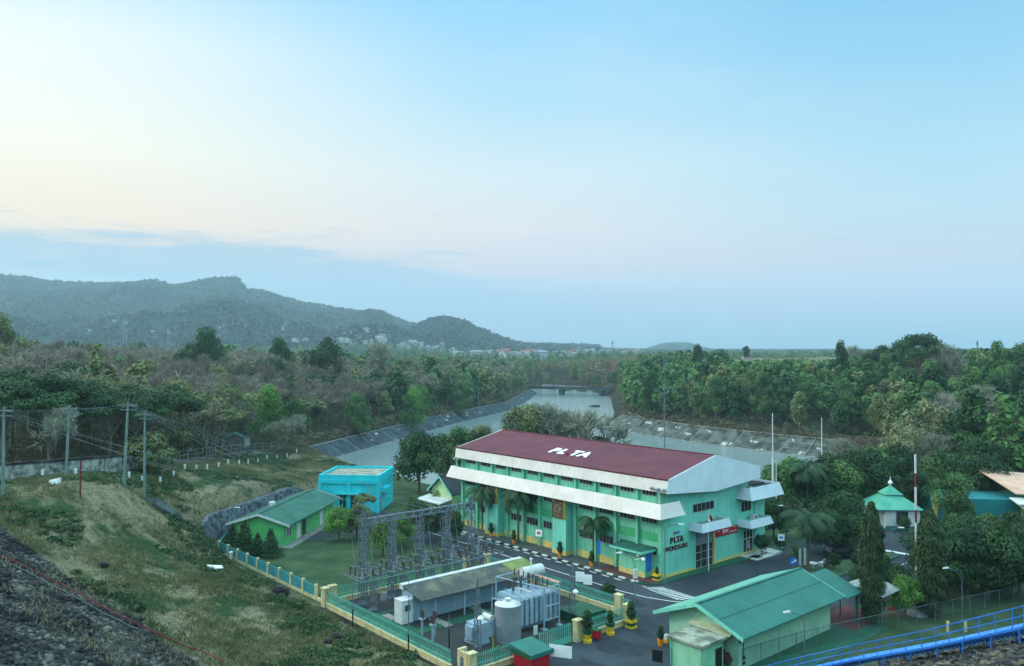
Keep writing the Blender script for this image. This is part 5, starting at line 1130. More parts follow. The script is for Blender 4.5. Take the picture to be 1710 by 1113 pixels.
for i, (x, y) in enumerate(bp_):
    z_ = H(x, y)
    if bl is None: bl = tag(MB().box(-.12, .12, -.12, .12, -.4, .95, 0).build('bollard', [M_kwhite, M_black]), 'white concrete bollard on the edge of the hill road', 'bollard', 'white bollards along the hill road'); o = bl
    else: o = copy_tree(bl)
    o.location = (x, y, z_); o['label'] = 'white bollard on the hill road, %s from the leftmost pole' % ('first second third fourth fifth sixth seventh eighth ninth tenth eleventh twelfth thirteenth fourteenth fifteenth sixteenth seventeenth eighteenth'.split()[i])
rg = thing('road_railing', 'grey pipe railing running downhill behind the white bollards', 'railing', (0, 0, 0)); b = MB(); c = MB()
rl_ = [AT(262, 779, 130), AT(300, 774, 144), AT(350, 766, 160), AT(410, 758, 186), AT(478, 752, 205)]
for a_, d_ in zip(rl_, rl_[1:]):
    a_ = Vector((a_[0], a_[1], H(*a_[:2]))); d_ = Vector((d_[0], d_[1], H(*d_[:2])))
    for h_ in (2.0, 1.2, .4): b.tube(a_ + Vector((0, 0, h_)), d_ + Vector((0, 0, h_)), .05, n=4)
    k = round((d_ - a_).length / 4)
    for i in range(k): p = a_.lerp(d_, i / k); c.tube(p - Vector((0, 0, .5)), p + Vector((0, 0, 2.1)), .08, n=4)
b.build('rail', M_steel, rg); c.build('post', M_concrete, rg)
M_pole = mat('concrete_pole', C(112, 132, 130), C(88, 108, 108), .85, 1.5)
tops = []
for (px, pyb, pyt, D, lb) in ((5, 822, 680, 84, 'leftmost concrete utility pole at the edge of the photo'), (110, 800, 677, 98, 'second concrete utility pole from the left, before the whitewashed wall'), (207, 797, 672, 99, 'tallest concrete utility pole, third from the left on the grassy hill'), (241, 800, 688, 104, 'slimmer concrete utility pole, rightmost of the four')):
    x, y, zb_ = AT(px, pyb, D); zb_ = H(x, y); zt = AT(px, pyt, D)[2]; q = thing('utility_pole', lb, 'utility pole', (x, y, zb_), R(random.uniform(-20, 20)), 'utility poles on the hill'); h_ = zt - zb_
    lean = (.1 if px in (110, 207) else 0) * 4
    MB().tube((0, 0, -.3), (lean, 0, h_), .19, .12, 8).build('pole', M_pole, q)
    b = MB(); b.box(lean - 1.2, lean + 1.2, -.2, -.08, h_ - .45, h_ - .3); b.box(lean - .9, lean + .9, .08, .2, h_ - 1.0, h_ - .88); b.build('crossarm', M_pole, q)
    b = MB()
    for k in (-1.1, -.4, .4, 1.1): insulator(b, lean + k, -.14, h_ - .3, .35, .1, n=6, sheds=3)
    b.build('insulator', M_ceramic, q); a = q.rotation_euler.z; tops.append(Vector((x + lean * math.cos(a), y + lean * math.sin(a), zt)))
def wire(p, q, sag, label='thin overhead wire', r=.015, n=14):
    p = Vector(p); q = Vector(q); b = MB(); pts = [p.lerp(q, i / n) - Vector((0, 0, sag * 4 * (i / n) * (1 - i / n))) for i in range(n + 1)]
    for a_, c_ in zip(pts, pts[1:]): b.tube(a_, c_, r, n=3, cap=False)
    return tag(b.build('overhead_wire', M_wire), label, 'wire', 'overhead wires')
M_wire = mat('wire', C(90, 108, 110), C(80, 96, 100), .6, 1)
far_l = Vector(AT(-60, 700, 84)); ganl = Vector((*W(-14.5, -31.4), 8.9)); ganr = Vector((*W(-14.5, -17), 8.9))
wl_ = 'thin wire strung between the utility poles on the hill'; wd_ = 'thin wire sloping down from the hill poles towards the gantry'; wr_ = 'thin wire sloping from the right pole down to the cyan block'
for o_ in (-.9, -.3, .4): 
    v_ = Vector((0, o_, -.2 - .3 * (o_ > 0)))
    wire(far_l + v_, tops[0] + v_, .2, wl_); wire(tops[0] + v_, tops[1] + v_, .3, wl_); wire(tops[1] + v_, tops[2] + v_, .3, wl_); wire(tops[2] + v_, tops[3] + v_, .2, wl_)
for i in range(4): wire(tops[0] + Vector((0, .2 * i, -.4 - .5 * (i % 2))), ganl.lerp(ganr, i * .22) , .9, wd_)
for i in range(4): wire(tops[2] + Vector((0, .3 * i, -.3)), ganl.lerp(ganr, .3 + i * .2), 1.2, wd_)
for i in range(3): wire(tops[3] + Vector((.2, .3 * i, -.3)), Vector((-26 + i, 150, 6.0 + .4 * i)), 1.0, wr_)
for i in range(4): wire(ganl.lerp(ganr, .1 + .25 * i), Vector((-24 - i, 133, 5.6)), .8, 'thin wire from the gantry beam to the cyan block')
x, y, z_ = AT(134, 826, 91); tag(MB().tube((0, 0, -.2), (0, 0, AT(134, 770, 91)[2] - H(x, y)), .1, n=8).build('red_post', mat('mast_red', C(110, 40, 46), None, .5), loc=(x, y, H(x, y))), 'short dark red post standing in the grass on the hill', 'post')
x, y, z_ = AT(92, 812, 93); tag(MB().hexa([(-.7, -.2, 0), (.4, -.3, 0), (.5, .3, 0), (-.6, .4, 0), (-.6, -.1, .45), (.7, -.2, .75), (.6, .2, .7), (-.5, .3, .4)]).build('white_sack', M_letter, loc=(x, y, H(x, y))), 'white sack lying in the grass near the second utility pole', 'sack')
x, y, z_ = AT(345, 961, 92); tag(MB().prism([(-1.6, -.5, 0), (.2, -.9, 0), (2.0, -.3, 0), (1.5, .6, 0), (-.4, .9, 0), (-1.4, .3, 0)], (0, 0, .12)).build('white_slab', M_letter, loc=(x, y, H(x, y) + .1)), 'white slab lying flat in the grass above the teal panel fence', 'slab')
# roadside hut roof
x, y, z_ = AT(392, 752, 190); hu = thing('roadside_hut', 'small hut with a low dark roof at the far end of the hill road', 'hut', (x, y, H(x, y)), R(-10)); gable_house(hu, -2.6, 2.6, 0, 4, 2.4, 3.6, M_concrete, M_rockdark, wallin=.5)
# pipe down the left rock slope: red pipe with a white one beside it
def ribbon_pipe(name, label, px, r, m, off=0, lift=.35):
    b = MB(); pts = []
    for (a, c_, D) in px:
        x, y, z_ = AT(a, c_, D); pts.append((x, y + off, H(x, y + off) + lift))
    for a_, c_ in zip(pts, pts[1:]): b.tube(a_, c_, r, n=6)
    return tag(b.build(name, m), label, 'pipe')
def hit(px, py, d0=25, d1=140):           # where the ray of a pixel meets the ground
    a, s = ray(px, py); ys_ = np.arange(d0, d1, .25); hz_ = Hn(np.stack([a * ys_, ys_], 1)); rz_ = HC + s * ys_
    k = np.argmax(hz_ >= rz_); return a * ys_[k], ys_[k], hz_[k]
def rline(name, label, pix, r, m, lift=.3, cat='pipe'):
    b = MB(); pts = []
    for (a0, b0), (a1, b1) in zip(pix, pix[1:]):
        for i in range(5): pts.append(hit(a0 + (a1 - a0) * i / 5, b0 + (b1 - b0) * i / 5))
    pts.append(hit(*pix[-1]))
    zz = [p[2] for p in pts]; zz = [sum(zz[max(0, i - 2):i + 3]) / len(zz[max(0, i - 2):i + 3]) for i in range(len(zz))]
    pts = [(p[0], p[1], q + lift) for p, q in zip(pts, zz)]
    for a_, c_ in zip(pts, pts[1:]):
        if math.dist(a_, c_) < 8: b.tube(a_, c_, r, n=6)
    return tag(b.build(name, m), label, cat)
rline('red_pipe', 'long dark red pipe running down the rocky slope on the left', [(-10, 931), (60, 965), (130, 1000), (200, 1040), (236, 1055), (300, 1085), (372, 1116)], .05, mat('pipe_red', C(120, 40, 52), None, .6), .45)
rline('white_pipe', 'thin white pipe lying just below the red pipe on the slope', [(-10, 936), (60, 970), (130, 1007), (200, 1046), (232, 1060)], .025, M_concrete, .3)

# ------------------------------------------------------------------ far bridge
bx0, by0, bz = AT(893, 643, 560); bx1, by1, _ = AT(1022, 646, 540)
br = thing('river_bridge', 'low dark concrete bridge crossing the river in the distance', 'bridge', (bx0, by0, 0), math.atan2(by1 - by0, bx1 - bx0)); Lb = math.hypot(bx1 - bx0, by1 - by0)
z0_ = 27 - 66 / 1340 * 550
M_bridge = mat('dark_bridge', C(64, 76, 82), C(48, 58, 64), .9, .1)
b = MB(); b.box(-12, Lb + 8, -3, 3, z0_ - 1.0, z0_); b.build('deck', M_bridge, br)
b = MB(); b.box(-12, Lb + 8, -3.1, -2.95, z0_ + .01, z0_ + .6); b.box(-12, Lb + 8, 2.95, 3.1, z0_ + .01, z0_ + .6); b.build('parapet', M_bridge, br)
for f in (.36, .87): MB().hexa([(Lb * f - .8, -2, -7), (Lb * f + .8, -2, -7), (Lb * f + .8, 2, -7), (Lb * f - .8, 2, -7), (Lb * f - 1.8, -2.8, z0_ - 1.01), (Lb * f + 1.8, -2.8, z0_ - 1.01), (Lb * f + 1.8, 2.8, z0_ - 1.01), (Lb * f - 1.8, 2.8, z0_ - 1.01)]).build('pier', M_bridge, br)
tag(MB().prism([(-3, 0, 0), (-.5, -1.5, .5), (3, -.6, .3), (3.5, 1, 0), (-1, 1.8, .2)], (0, 0, .8)).build('river_rock', M_rocklight, loc=(AT(992, 670, 440)[0], 440, -5.2)), 'pale rock breaking the water near the bridge', 'rock')
tag(MB().hexa([(-1, -.8, 0), (1, -.8, 0), (1, .8, 0), (-1, .8, 0), (-.5, -.4, 2.2), (.5, -.4, 2.4), (.5, .4, 2.3), (-.5, .4, 2.2)]).build('river_post', M_bridge, loc=(AT(1006, 712, 330)[0], 330, -6)), 'dark stump standing in the river below the bend', 'post')

# ------------------------------------------------------------------ foliage generators
def quads(cn, nrm, size, rg, asp=.6):
    n = len(cn); nrm = nrm / (np.linalg.norm(nrm, axis=1, keepdims=True) + 1e-9); r = rg.normal(size=(n, 3)); u = np.cross(nrm, r); u /= np.linalg.norm(u, axis=1, keepdims=True) + 1e-9; v = np.cross(nrm, u)
    s = size[:, None] * .5; w = s * asp
    return np.stack([cn - u * s, cn - v * w + u * s * .15, cn + u * s, cn + v * w + u * s * .1], 1)
def crownsoup(blobs, n, size, seed, rnd=.5, up=.35, asp=.6, fill=.35):
    rg = np.random.RandomState(seed); B = np.array(blobs, float); w = B[:, 3] * B[:, 4]; w = w / w.sum(); k = rg.choice(len(B), n, p=w)
    d = rg.normal(size=(n, 3)); d[:, 2] += .3; d /= np.linalg.norm(d, axis=1, keepdims=True); rad = 1 - fill * rg.rand(n) ** 1.6
    lump = 1 + .22 * np.sin(d[:, 0] * 5 + k) * np.sin(d[:, 1] * 6 + 2 * k) ; rad = rad * lump
    cn = B[k, :3] + d * rad[:, None] * np.stack([B[k, 3], B[k, 3], B[k, 4]], 1)
    nr = d * 1.0 + rg.normal(size=(n, 3)) * rnd + np.array([0, 0, up]); bt = rg.rand(len(B))
    t = bt[k] * .7 + rg.rand(n) * .22
    return quads(cn, nr, size * rg.uniform(.6, 1.35, n), rg, asp), t
def tubesq(segs, k=4):
    out = []
    for p0, p1, r0, r1 in segs:
        p0 = np.array(p0, float); p1 = np.array(p1, float); d = p1 - p0; L_ = np.linalg.norm(d)
        if L_ < 1e-6: continue
        d /= L_; a = np.array([1, 0, 0]) if abs(d[0]) < .8 else np.array([0, 1, 0]); u = np.cross(d, a); u /= np.linalg.norm(u); v = np.cross(d, u)
        ang = np.arange(k) * 2 * np.pi / k; ring = np.cos(ang)[:, None] * u + np.sin(ang)[:, None] * v
        A_ = p0 + ring * r0; B_ = p1 + ring * r1
        for i in range(k): j = (i + 1) % k; out.append([A_[i], A_[j], B_[j], B_[i]])
    return np.array(out)
def blobcrown(rg, h0, h1, rad, n, br=.42, flat=.8, pointy=0.0):
    bl_ = []
    for i in range(n):
        f = (i + .5) / n; a = rg.rand() * 6.283; zz = h0 + (h1 - h0) * f; env = math.sin(math.pi * (.18 + .78 * f) ) ** .7 * (1 - pointy * f); rr_ = rad * env * math.sqrt(rg.rand()) * .8
        s = rad * br * rg.uniform(.7, 1.25) * (1 - .3 * pointy * f); bl_.append((rr_ * math.cos(a), rr_ * math.sin(a), zz, s, s * flat))
    return bl_
def limbs(rg, bl_, h, r0, top=.75):
    lean = rg.normal(size=2) * .04 * h; tpts = [(0, 0, -.6), (lean[0] * .3, lean[1] * .3, h * .3), (lean[0], lean[1], h * top)]
    segs = [(tpts[0], tpts[1], r0, r0 * .75), (tpts[1], tpts[2], r0 * .75, r0 * .3)]
    for b_ in bl_[::2]:
        f = rg.uniform(.3, .95); s = tuple(np.array(tpts[1]) * (1 - f) + np.array(tpts[2]) * f); e = (b_[0] * .85, b_[1] * .85, b_[2]); m_ = tuple((np.array(s) + np.array(e)) / 2 + np.array([0, 0, .08 * h * rg.rand()]))
        segs += [(s, m_, r0 * .35, r0 * .22), (m_, e, r0 * .22, r0 * .08)]
    return segs
def bare(rg, h, spread, depth=5, r0=.16, nb=3, base=.35):
    segs = []; tips = []
    def rec(p, d, L_, r, k):
        q = p + d * L_; segs.append((p, q, r, r * .68))
        if k == 0: tips.append((q, d)); return
        for i in range(nb if k > 1 else nb + 1):
            nd_ = d + rg.normal(size=3) * spread; nd_[2] += .18; nd_ /= np.linalg.norm(nd_); rec(p + (q - p) * rg.uniform(.65, 1), nd_, L_ * rg.uniform(.62, .82), r * .6, k - 1)
    L0 = h * base; segs.append((np.array([0, 0, -.6]), np.array([0, 0, L0]), r0 * 1.2, r0))
    for i in range(3): d = np.array([rg.normal() * .35, rg.normal() * .35, 1]); rec(np.array([0, 0, L0 * rg.uniform(.7, 1)]), d / np.linalg.norm(d), h * .22, r0 * .75, depth - 1)
    return segs, tips
def twigs(tips, per, length, width, rg, jitter=.5):
    cn = []; dr = []
    for p, d in tips:
        for i in range(per): dd = d + rg.normal(size=3) * jitter; dd /= np.linalg.norm(dd); dr.append(dd); cn.append(p + rg.normal(size=3) * .1)
    cn = np.array(cn); dr = np.array(dr); s = np.cross(dr, rg.normal(size=dr.shape)); s /= np.linalg.norm(s, axis=1, keepdims=True); L_ = (length * rg.uniform(.5, 1.2, len(cn)))[:, None]; w = width / 2
    return np.stack([cn - s * w, cn + s * w, cn + dr * L_ + s * w * .4, cn + dr * L_ - s * w * .4], 1)

F_dark = leafmat('leaves_dark', C(12, 36, 22), C(52, 88, 46), .15)
F_mid = leafmat('leaves_mid', C(22, 56, 34), C(92, 128, 70), .18)
F_bright = leafmat('leaves_bright', C(34, 78, 36), C(102, 146, 62), .22)
F_olive = leafmat('leaves_olive', C(44, 66, 40), C(122, 130, 82), .18)
F_pale = leafmat('leaves_pale', C(74, 86, 60), C(136, 142, 102), .2)
F_twig = leafmat('bare_twigs', C(72, 70, 62), C(132, 124, 110), .0, .9)
F_twigg = leafmat('grey_twigs', C(96, 100, 90), C(146, 148, 130), .0, .9)
F_trunk = leafmat('trunks', C(70, 66, 58), C(112, 108, 96), .0, .9)
F_orange = leafmat('leaves_orange', C(88, 74, 54), C(138, 108, 78), .2)
F_palm = leafmat('palm_leaves', C(16, 42, 26), C(50, 84, 48), .15, .5)
F_poly = leafmat('column_leaves', C(14, 36, 22), C(56, 82, 40), .15)
F_grass = leafmat('grass_blades', C(40, 70, 34), C(116, 116, 82), .2)
PROTO = {}
def proto(key, kind, seed):
    rg = np.random.RandomState(seed); segs = []; tm = F_trunk
    if kind == 'round':    bl_ = blobcrown(rg, 2.6, 10.5, 4.6, 20, .40, .85); Q, t = crownsoup(bl_, 6500, .46, seed); segs = limbs(rg, bl_, 9, .3); m = F_mid
    elif kind == 'mango':  bl_ = blobcrown(rg, 2.6, 7.2, 3.9, 18, .38, .8); Q, t = crownsoup(bl_, 7000, .36, seed); segs = limbs(rg, bl_, 6.5, .25); m = F_dark
    elif kind == 'bright': bl_ = blobcrown(rg, 2.0, 11.5, 4.6, 24, .38, .95); Q, t = crownsoup(bl_, 7500, .44, seed); segs = limbs(rg, bl_, 10, .28); m = F_bright
    elif kind == 'tall':   bl_ = blobcrown(rg, 3.0, 15.0, 4.2, 30, .34, 1.0, .15); Q, t = crownsoup(bl_, 7000, .5, seed, fill=.5); segs = limbs(rg, bl_, 14.5, .24, .9); m = F_mid
    elif kind == 'olive':  bl_ = blobcrown(rg, 4.0, 12.5, 3.9, 20, .34, .85); Q, t = crownsoup(bl_, 4000, .42, seed, fill=.6); segs = limbs(rg, bl_, 11.5, .24, .9); m = F_olive
    elif kind == 'flat':
        bl_ = [];
        for i in range(26): a = rg.rand() * 6.283; r_ = 6.2 * math.sqrt(rg.rand()); zz = 8.6 + 2.6 * (1 - (r_ / 6.2) ** 2) + rg.normal() * .5; bl_.append((r_ * math.cos(a), r_ * math.sin(a), zz, 1.9, .75))
        Q, t = crownsoup(bl_, 6500, .42, seed, fill=.6, up=.8); segs = limbs(rg, bl_, 8.5, .34, .7); m = F_dark
    elif kind == 'bare':
        s_, tips = bare(rg, 13.5, .38, 5, .17); Q = twigs(tips, 5, 1.35, .07, rg); t = rg.rand(len(Q)); segs = s_; m = F_twig
    elif kind == 'grey':
        s_, tips = bare(rg, 11.5, .45, 5, .18, base=.25); Q = twigs(tips, 5, 1.1, .08, rg); cn = np.array([p for p, d in tips]); cn = cn + rg.normal(size=cn.shape) * .3; sel = cn[rg.rand(len(cn)) < .55]
        Q2 = quads(sel, rg.normal(size=sel.shape), np.full(len(sel), .34), rg); t = np.concatenate([rg.rand(len(Q)), rg.rand(len(Q2)) * .6 + .4]); Q = np.concatenate([Q, Q2]); segs = s_; m = F_twigg
    elif kind == 'palelf': bl_ = blobcrown(rg, 2.5, 9.5, 4.2, 24, .3, .85); Q, t = crownsoup(bl_, 3600, .44, seed, fill=.9); segs, tips = bare(rg, 10, .42, 4, .2, base=.25); m = F_pale
    elif kind == 'umbrella':
        bl_ = [(r_ * math.cos(a), r_ * math.sin(a), 3.9 + .7 * (1 - r_ / 2.3), .75, .4) for r_, a in ((2.3 * math.sqrt(rg.rand()), rg.rand() * 6.283) for _ in range(20))]; Q, t = crownsoup(bl_, 3800, .26, seed, up=.7); segs = limbs(rg, bl_, 3.9, .12, .85); m = F_olive
    elif kind == 'shrub':  bl_ = blobcrown(rg, .5, 1.8, 1.3, 8, .5, .8); Q, t = crownsoup(bl_, 1300, .24, seed); segs = [((0, 0, -.3), (0, 0, 1.2), .06, .03)] + [((0, 0, .2), b_[:3], .03, .015) for b_ in bl_]; m = F_mid
    elif kind == 'ball':   Q, t = crownsoup([(0, 0, 1.15, .72, .68)], 1700, .15, seed, rnd=.5, fill=.25); segs = [((0, 0, 0), (0, 0, .8), .06, .05)]; m = F_dark
    elif kind == 'topiary': Q, t = crownsoup([(0, 0, .95, .42, .42), (0, 0, 1.55, .3, .35), (.1, 0, .6, .3, .25)], 1100, .15, seed, rnd=.6, fill=.35); segs = [((0, 0, 0), (0, 0, 1.5), .04, .03)]; m = F_dark
    elif kind == 'conifer': bl_ = [(rg.normal() * .12 * (1 - f), rg.normal() * .12 * (1 - f), .4 + 3.2 * f, .95 * (1 - f) + .22, .45) for f in np.linspace(0, 1, 9)]; Q, t = crownsoup(bl_, 2200, .2, seed, up=.2); segs = [((0, 0, -.2), (0, 0, 3.2), .09, .03)]; m = F_dark
    elif kind == 'column':
        n = 9000; f = rg.rand(n) ** .9; a = rg.rand(n) * 6.283; rad = (1.05 * np.minimum(1, (1 - f) * 3.2 + .15) * (.72 + .28 * np.minimum(1, f * 6))) * (1 - .5 * rg.rand(n) ** 2) * (1 + .12 * np.sin(a * 3 + f * 40)); cn = np.stack([rad * np.cos(a), rad * np.sin(a), .7 + 11.3 * f], 1)
        nr = np.stack([np.cos(a), np.sin(a), np.full(n, .15)], 1) + rg.normal(size=(n, 3)) * .4; nr /= np.linalg.norm(nr, axis=1, keepdims=True); dn = np.array([0, 0, -1.]) + np.stack([np.cos(a), np.sin(a), 0 * a], 1) * .35 + rg.normal(size=(n, 3)) * .22; dn /= np.linalg.norm(dn, axis=1, keepdims=True); v = np.cross(nr, dn)
        L_ = (.42 * rg.uniform(.6, 1.3, n))[:, None]; Q = np.stack([cn, cn + dn * L_ * .5 - v * L_ * .16, cn + dn * L_, cn + dn * L_ * .5 + v * L_ * .16], 1); t = rg.rand(n) * .4 + .5 * vnoise(a * 2, f * 14); segs = [((0, 0, -.3), (0, 0, 11), .16, .04)]; m = F_poly
    elif kind == 'palm':
        Q = []; t = []; H_ = 5.4
        for i in range(16):
            a = i * 2.4 + rg.normal() * .1; el = .95 - 1.1 * (i / 16); d = np.array([math.cos(a), math.sin(a), 0]); p = np.array([0, 0, H_]); ang = el + .2; sd_ = np.array([-d[1], d[0], 0]); L_ = 2.9
            for k in range(12):
                st = L_ / 12; q = p + (d * math.cos(ang) + np.array([0, 0, 1]) * math.sin(ang)) * st; ang -= .19; w = .8 * math.sin(math.pi * (k + .8) / 13) ** .6
                for s in (-1, 1):
                    for j in range(3):
                        pp = p + (q - p) * (j * .33); tip = pp + sd_ * s * w * .85 + d * .3 * math.cos(ang) + np.array([0, 0, -.62 * w - .15 * rg.rand()]); Q.append([pp, pp + (q - p) * .36, tip + (q - p) * .12, tip]); t.append(.25 + .5 * rg.rand())
                Q.append([p - sd_ * .04, p + sd_ * .04, q + sd_ * .03, q - sd_ * .03]); t.append(.7); p = q
        Q = np.array(Q); t = np.array(t); segs = [((0, 0, -.2), (0, 0, .8), .22, .15), ((0, 0, .8), (0, 0, H_ - .8), .15, .12), ((0, 0, H_ - .8), (0, 0, H_ + .1), .17, .08)]; m = F_palm
    T_ = tubesq(segs, 5 if len(segs) < 40 else 3)
    PROTO[key] = (Q.astype(np.float32), np.asarray(t, np.float32), m, T_.astype(np.float32))
def mktree(key, name='tree', crown='crown', trunk='trunk'):
    Q, t, m, T_ = PROTO[key]; r = thing(name, None, None); soup(crown, Q, t, 0, [m], r); soup(trunk, T_, np.random.RandomState(1).rand(len(T_)) * .8, 0, [F_trunk], r); return r
LIB = {}
def tree(key, x, y, z=None, rz=0, s=1.0, label='', cat='tree', group=None, name='tree', mat_=None):
    kk = (key, name)
    z = H(x, y) - .1 if z is None else z
    if kk not in LIB: LIB[kk] = mktree(key, name); o = LIB[kk]
    else: o = copy_tree(LIB[kk])
    for k_ in ('label', 'category', 'group'):
        if k_ in o: del o[k_]
    o.location = (x, y, z); o.rotation_euler = (0, 0, rz); o.scale = s if isinstance(s, tuple) else (s, s, s)
    if mat_:
        for ch in o.children:
            if ch.name.startswith('crown'):
                ch.material_slots[0].link = 'OBJECT'; ch.material_slots[0].material = mat_
    return tag(o, label, cat, group)
for key, kind, sd_ in (('round1', 'round', 11), ('round2', 'round', 12), ('mango1', 'mango', 13), ('mango2', 'mango', 14), ('bright1', 'bright', 15), ('bright2', 'bright', 16), ('tall1', 'tall', 17), ('tall2', 'tall', 18), ('tall3', 'tall', 19), ('olive1', 'olive', 20), ('olive2', 'olive', 21),
                       ('flat1', 'flat', 22), ('flat2', 'flat', 23), ('bare1', 'bare', 24), ('bare2', 'bare', 25), ('bare3', 'bare', 26), ('grey1', 'grey', 27), ('grey2', 'grey', 28), ('pale1', 'palelf', 29), ('umb', 'umbrella', 30), ('shrub1', 'shrub', 31), ('shrub2', 'shrub', 32), ('ball', 'ball', 33), ('topi', 'topiary', 34), ('conif', 'conifer', 35), ('column1', 'column', 36), ('column2', 'column', 37), ('palm1', 'palm', 38), ('palm2', 'palm', 39)):
    proto(key, kind, sd_)
rnd = random.Random(21)
def ra(): return rnd.uniform(0, 6.28)
# --- named trees in the plant
for (u, v), s, lb in (((-31.4, -1.9), 1.12, 'palm tree at the far left end of the facade by the lattice gantry'), ((-23.8, -1.6), 1.2, 'tall palm tree between the two bronze relief panels'), ((-9.6, -1.6), .98, 'palm tree right of the second relief panel before the facade')):
    x, y = W(u, v); tree('palm1' if u < -20 else 'palm2', x, y, 0, ra(), s, lb, 'palm tree', 'palm trees along the powerhouse', 'palm_tree')
x, y = W(9.6, 15.4); tree('palm2', x, y, 0, ra(), (1.5, 1.5, 1.22), 'large palm tree with drooping fronds on the grass island', 'palm tree', None, 'palm_tree')
x, y, _z = AT(1348, 790, 128); tree('palm1', x, y, 0, ra(), 1.45, 'palm tree top rising above the round trees behind the powerhouse', 'palm tree', None, 'palm_tree')
for px, py, D, s, key, lb in ((1457, 1042, 0, (1.0, 1.0, 1.0), 'column1', 'tall slim columnar tree at the left of three, beside the workshop roof'), (1553, 1028, 0, (1.25, 1.25, .9), 'column2', 'wide columnar tree right of the red and white mast'), (1674, 1001, 0, (1.15, 1.15, .72), 'column1', 'columnar tree nearest the right edge by the chain-link fence')):
    x, y = G(px, py); tree(key, x, y, 0, ra(), s, lb, 'tree', 'columnar trees on the right', 'columnar_tree')
for px, py, s, lb in ((388, 918, .95, 'dark conifer nearest the lamp post beside the lime green house'), (408, 925, 1.2, 'tallest dark conifer before the lime green gable'), (430, 928, .8, 'short bushy conifer between two taller ones at the gable'), (452, 930, 1.0, 'dark conifer at the right end of the row before the gable')):
    x, y = G(px, py); tree('conif', x, y, 0, ra(), (s * 1.45, s * 1.35, s * .9), lb, 'conifer', 'dark conifers before the lime green house', 'conifer')
x, y = G(607, 890); tree('umb', x, y, 0, 0, (.66, .66, 1.2), 'small umbrella-shaped tree in front of the cyan block', 'tree')
for px, py, key, s, m_, lb in ((566, 905, 'mango1', .62, F_bright, 'bushy light green tree at the corner of the lime green house'), (596, 900, 'mango2', .62, F_olive, 'olive green bushy tree right of the lime green house'), (640, 928, 'mango1', .6, F_mid, 'low spreading tree on the lawn behind the gantry'), (672, 915, 'mango2', .55, F_bright, 'light green tree seen through the gantry columns'),
                              (700, 905, 'mango1', .68, F_dark, 'dark tree between the second and third gantry columns'), (738, 900, 'mango2', .6, F_dark, 'dark roadside tree seen through the right part of the gantry'), (745, 862, 'mango1', .62, F_bright, 'bright green bush in front of the porch of the small house'), (762, 905, 'topi', 2.2, F_dark, 'slim dark clipped tree near the right gantry column'), (690, 862, 'mango2', .42, F_mid, 'low shrubby tree left of the small house porch')):
    x, y = G(px, py); tree(key, x, y, 0, ra(), s, lb, 'tree', None, 'tree', m_)
TOP0 = {k_: float(np.percentile(v_[0][:, :, 2], 99.5)) for k_, v_ in PROTO.items()}
for px, _t, D, key, s, m_, lb in ((700, 0, 150, 'mango1', 1.45, F_dark, 'big dark tree on the river side, right of the cyan block'), (764, 0, 158, 'mango2', 1.45, F_mid, 'green tree between the cyan block and the powerhouse roof'), (735, 0, 163, 'olive1', .85, F_olive, 'olive tree on the near river shore left of the powerhouse'), (800, 0, 158, 'olive2', 1.0, F_olive, 'thin-leaved olive tree behind the left roof end'),
                                 (590, 0, 160, 'mango1', .5, F_dark, 'low dark bush behind the roof of the cyan block'),
                                 (893, 668, 158, 'olive1', 0, F_olive, 'wide olive tree behind the maroon roof, left of the river view'), (938, 664, 156, 'grey1', 0, None, 'leafless grey tree behind the middle of the maroon roof'), (972, 672, 154, 'grey2', 0, None, 'leafless grey tree behind the maroon roof near the river bend'), (912, 672, 166, 'grey2', 0, None, 'tall leafless tree rising left of the river view'), (866, 684, 154, 'olive2', 0, F_olive, 'olive crown just above the left ridge of the maroon roof'), (1000, 724, 150, 'mango1', 0, F_dark, 'small dark crown peeping over the maroon ridge'), (826, 700, 168, 'grey1', 0, None, 'thin leafless tree in front of the river left of the roof'), (955, 676, 160, 'grey1', 0, None, 'twiggy grey crown between the two leafless trees behind the roof'), (800, 706, 160, 'olive1', 0, F_mid, 'green crown touching the left end of the maroon roof')):
    if not s: s = (AT(px, _t, D)[2] + .5) / TOP0[key]
    x, y, _z = AT(px, 700, D); tree(key, x, y, .0 if H(x, y) > -1 else max(H(x, y), -1.5), ra(), s, lb, 'tree', None, 'tree', m_)
# right inside the plant and behind it
R_ = [(1292, 900, 'mango2', .75, F_dark), (1300, 862, 'mango1', 1.05, F_mid), (1322, 850, 'mango2', 1.1, F_bright), (1345, 862, 'mango1', 1.1, F_dark), (1378, 858, 'round1', .85, F_dark), (1400, 862, 'mango2', 1.15, F_mid), (1428, 850, 'mango1', 1.25, F_dark), (1398, 905, 'mango1', .85, F_dark), (1380, 925, 'mango2', .75, F_dark), (1422, 930, 'mango2', .7, F_dark), (1418, 902, 'mango1', .85, F_dark), (1452, 862, 'round2', .95, F_dark),
      (1592, 917, 'mango2', .62, F_mid), (1594, 886, 'round1', .72, F_mid), (1602, 940, 'mango2', .75, F_dark), (1622, 950, 'mango1', .8, F_dark), (1655, 935, 'mango2', .75, F_mid), (1690, 925, 'mango1', .7, F_dark), (1640, 985, 'mango2', .95, F_dark), (1600, 985, 'mango1', .95, F_dark), (1560, 980, 'mango2', .9, F_dark), (1705, 965, 'mango1', .8, F_dark), (1690, 990, 'mango2', .8, F_dark), (1622, 852, 'round1', .8, F_mid), (1640, 856, 'mango1', 1.2, F_dark), (1530, 862, 'mango2', .9, F_dark), (1575, 850, 'round2', .9, F_mid), (1640, 850, 'round1', 1.05, F_dark), (1500, 830, 'mango1', 1.2, F_dark), (1465, 835, 'mango2', 1.2, F_mid)]
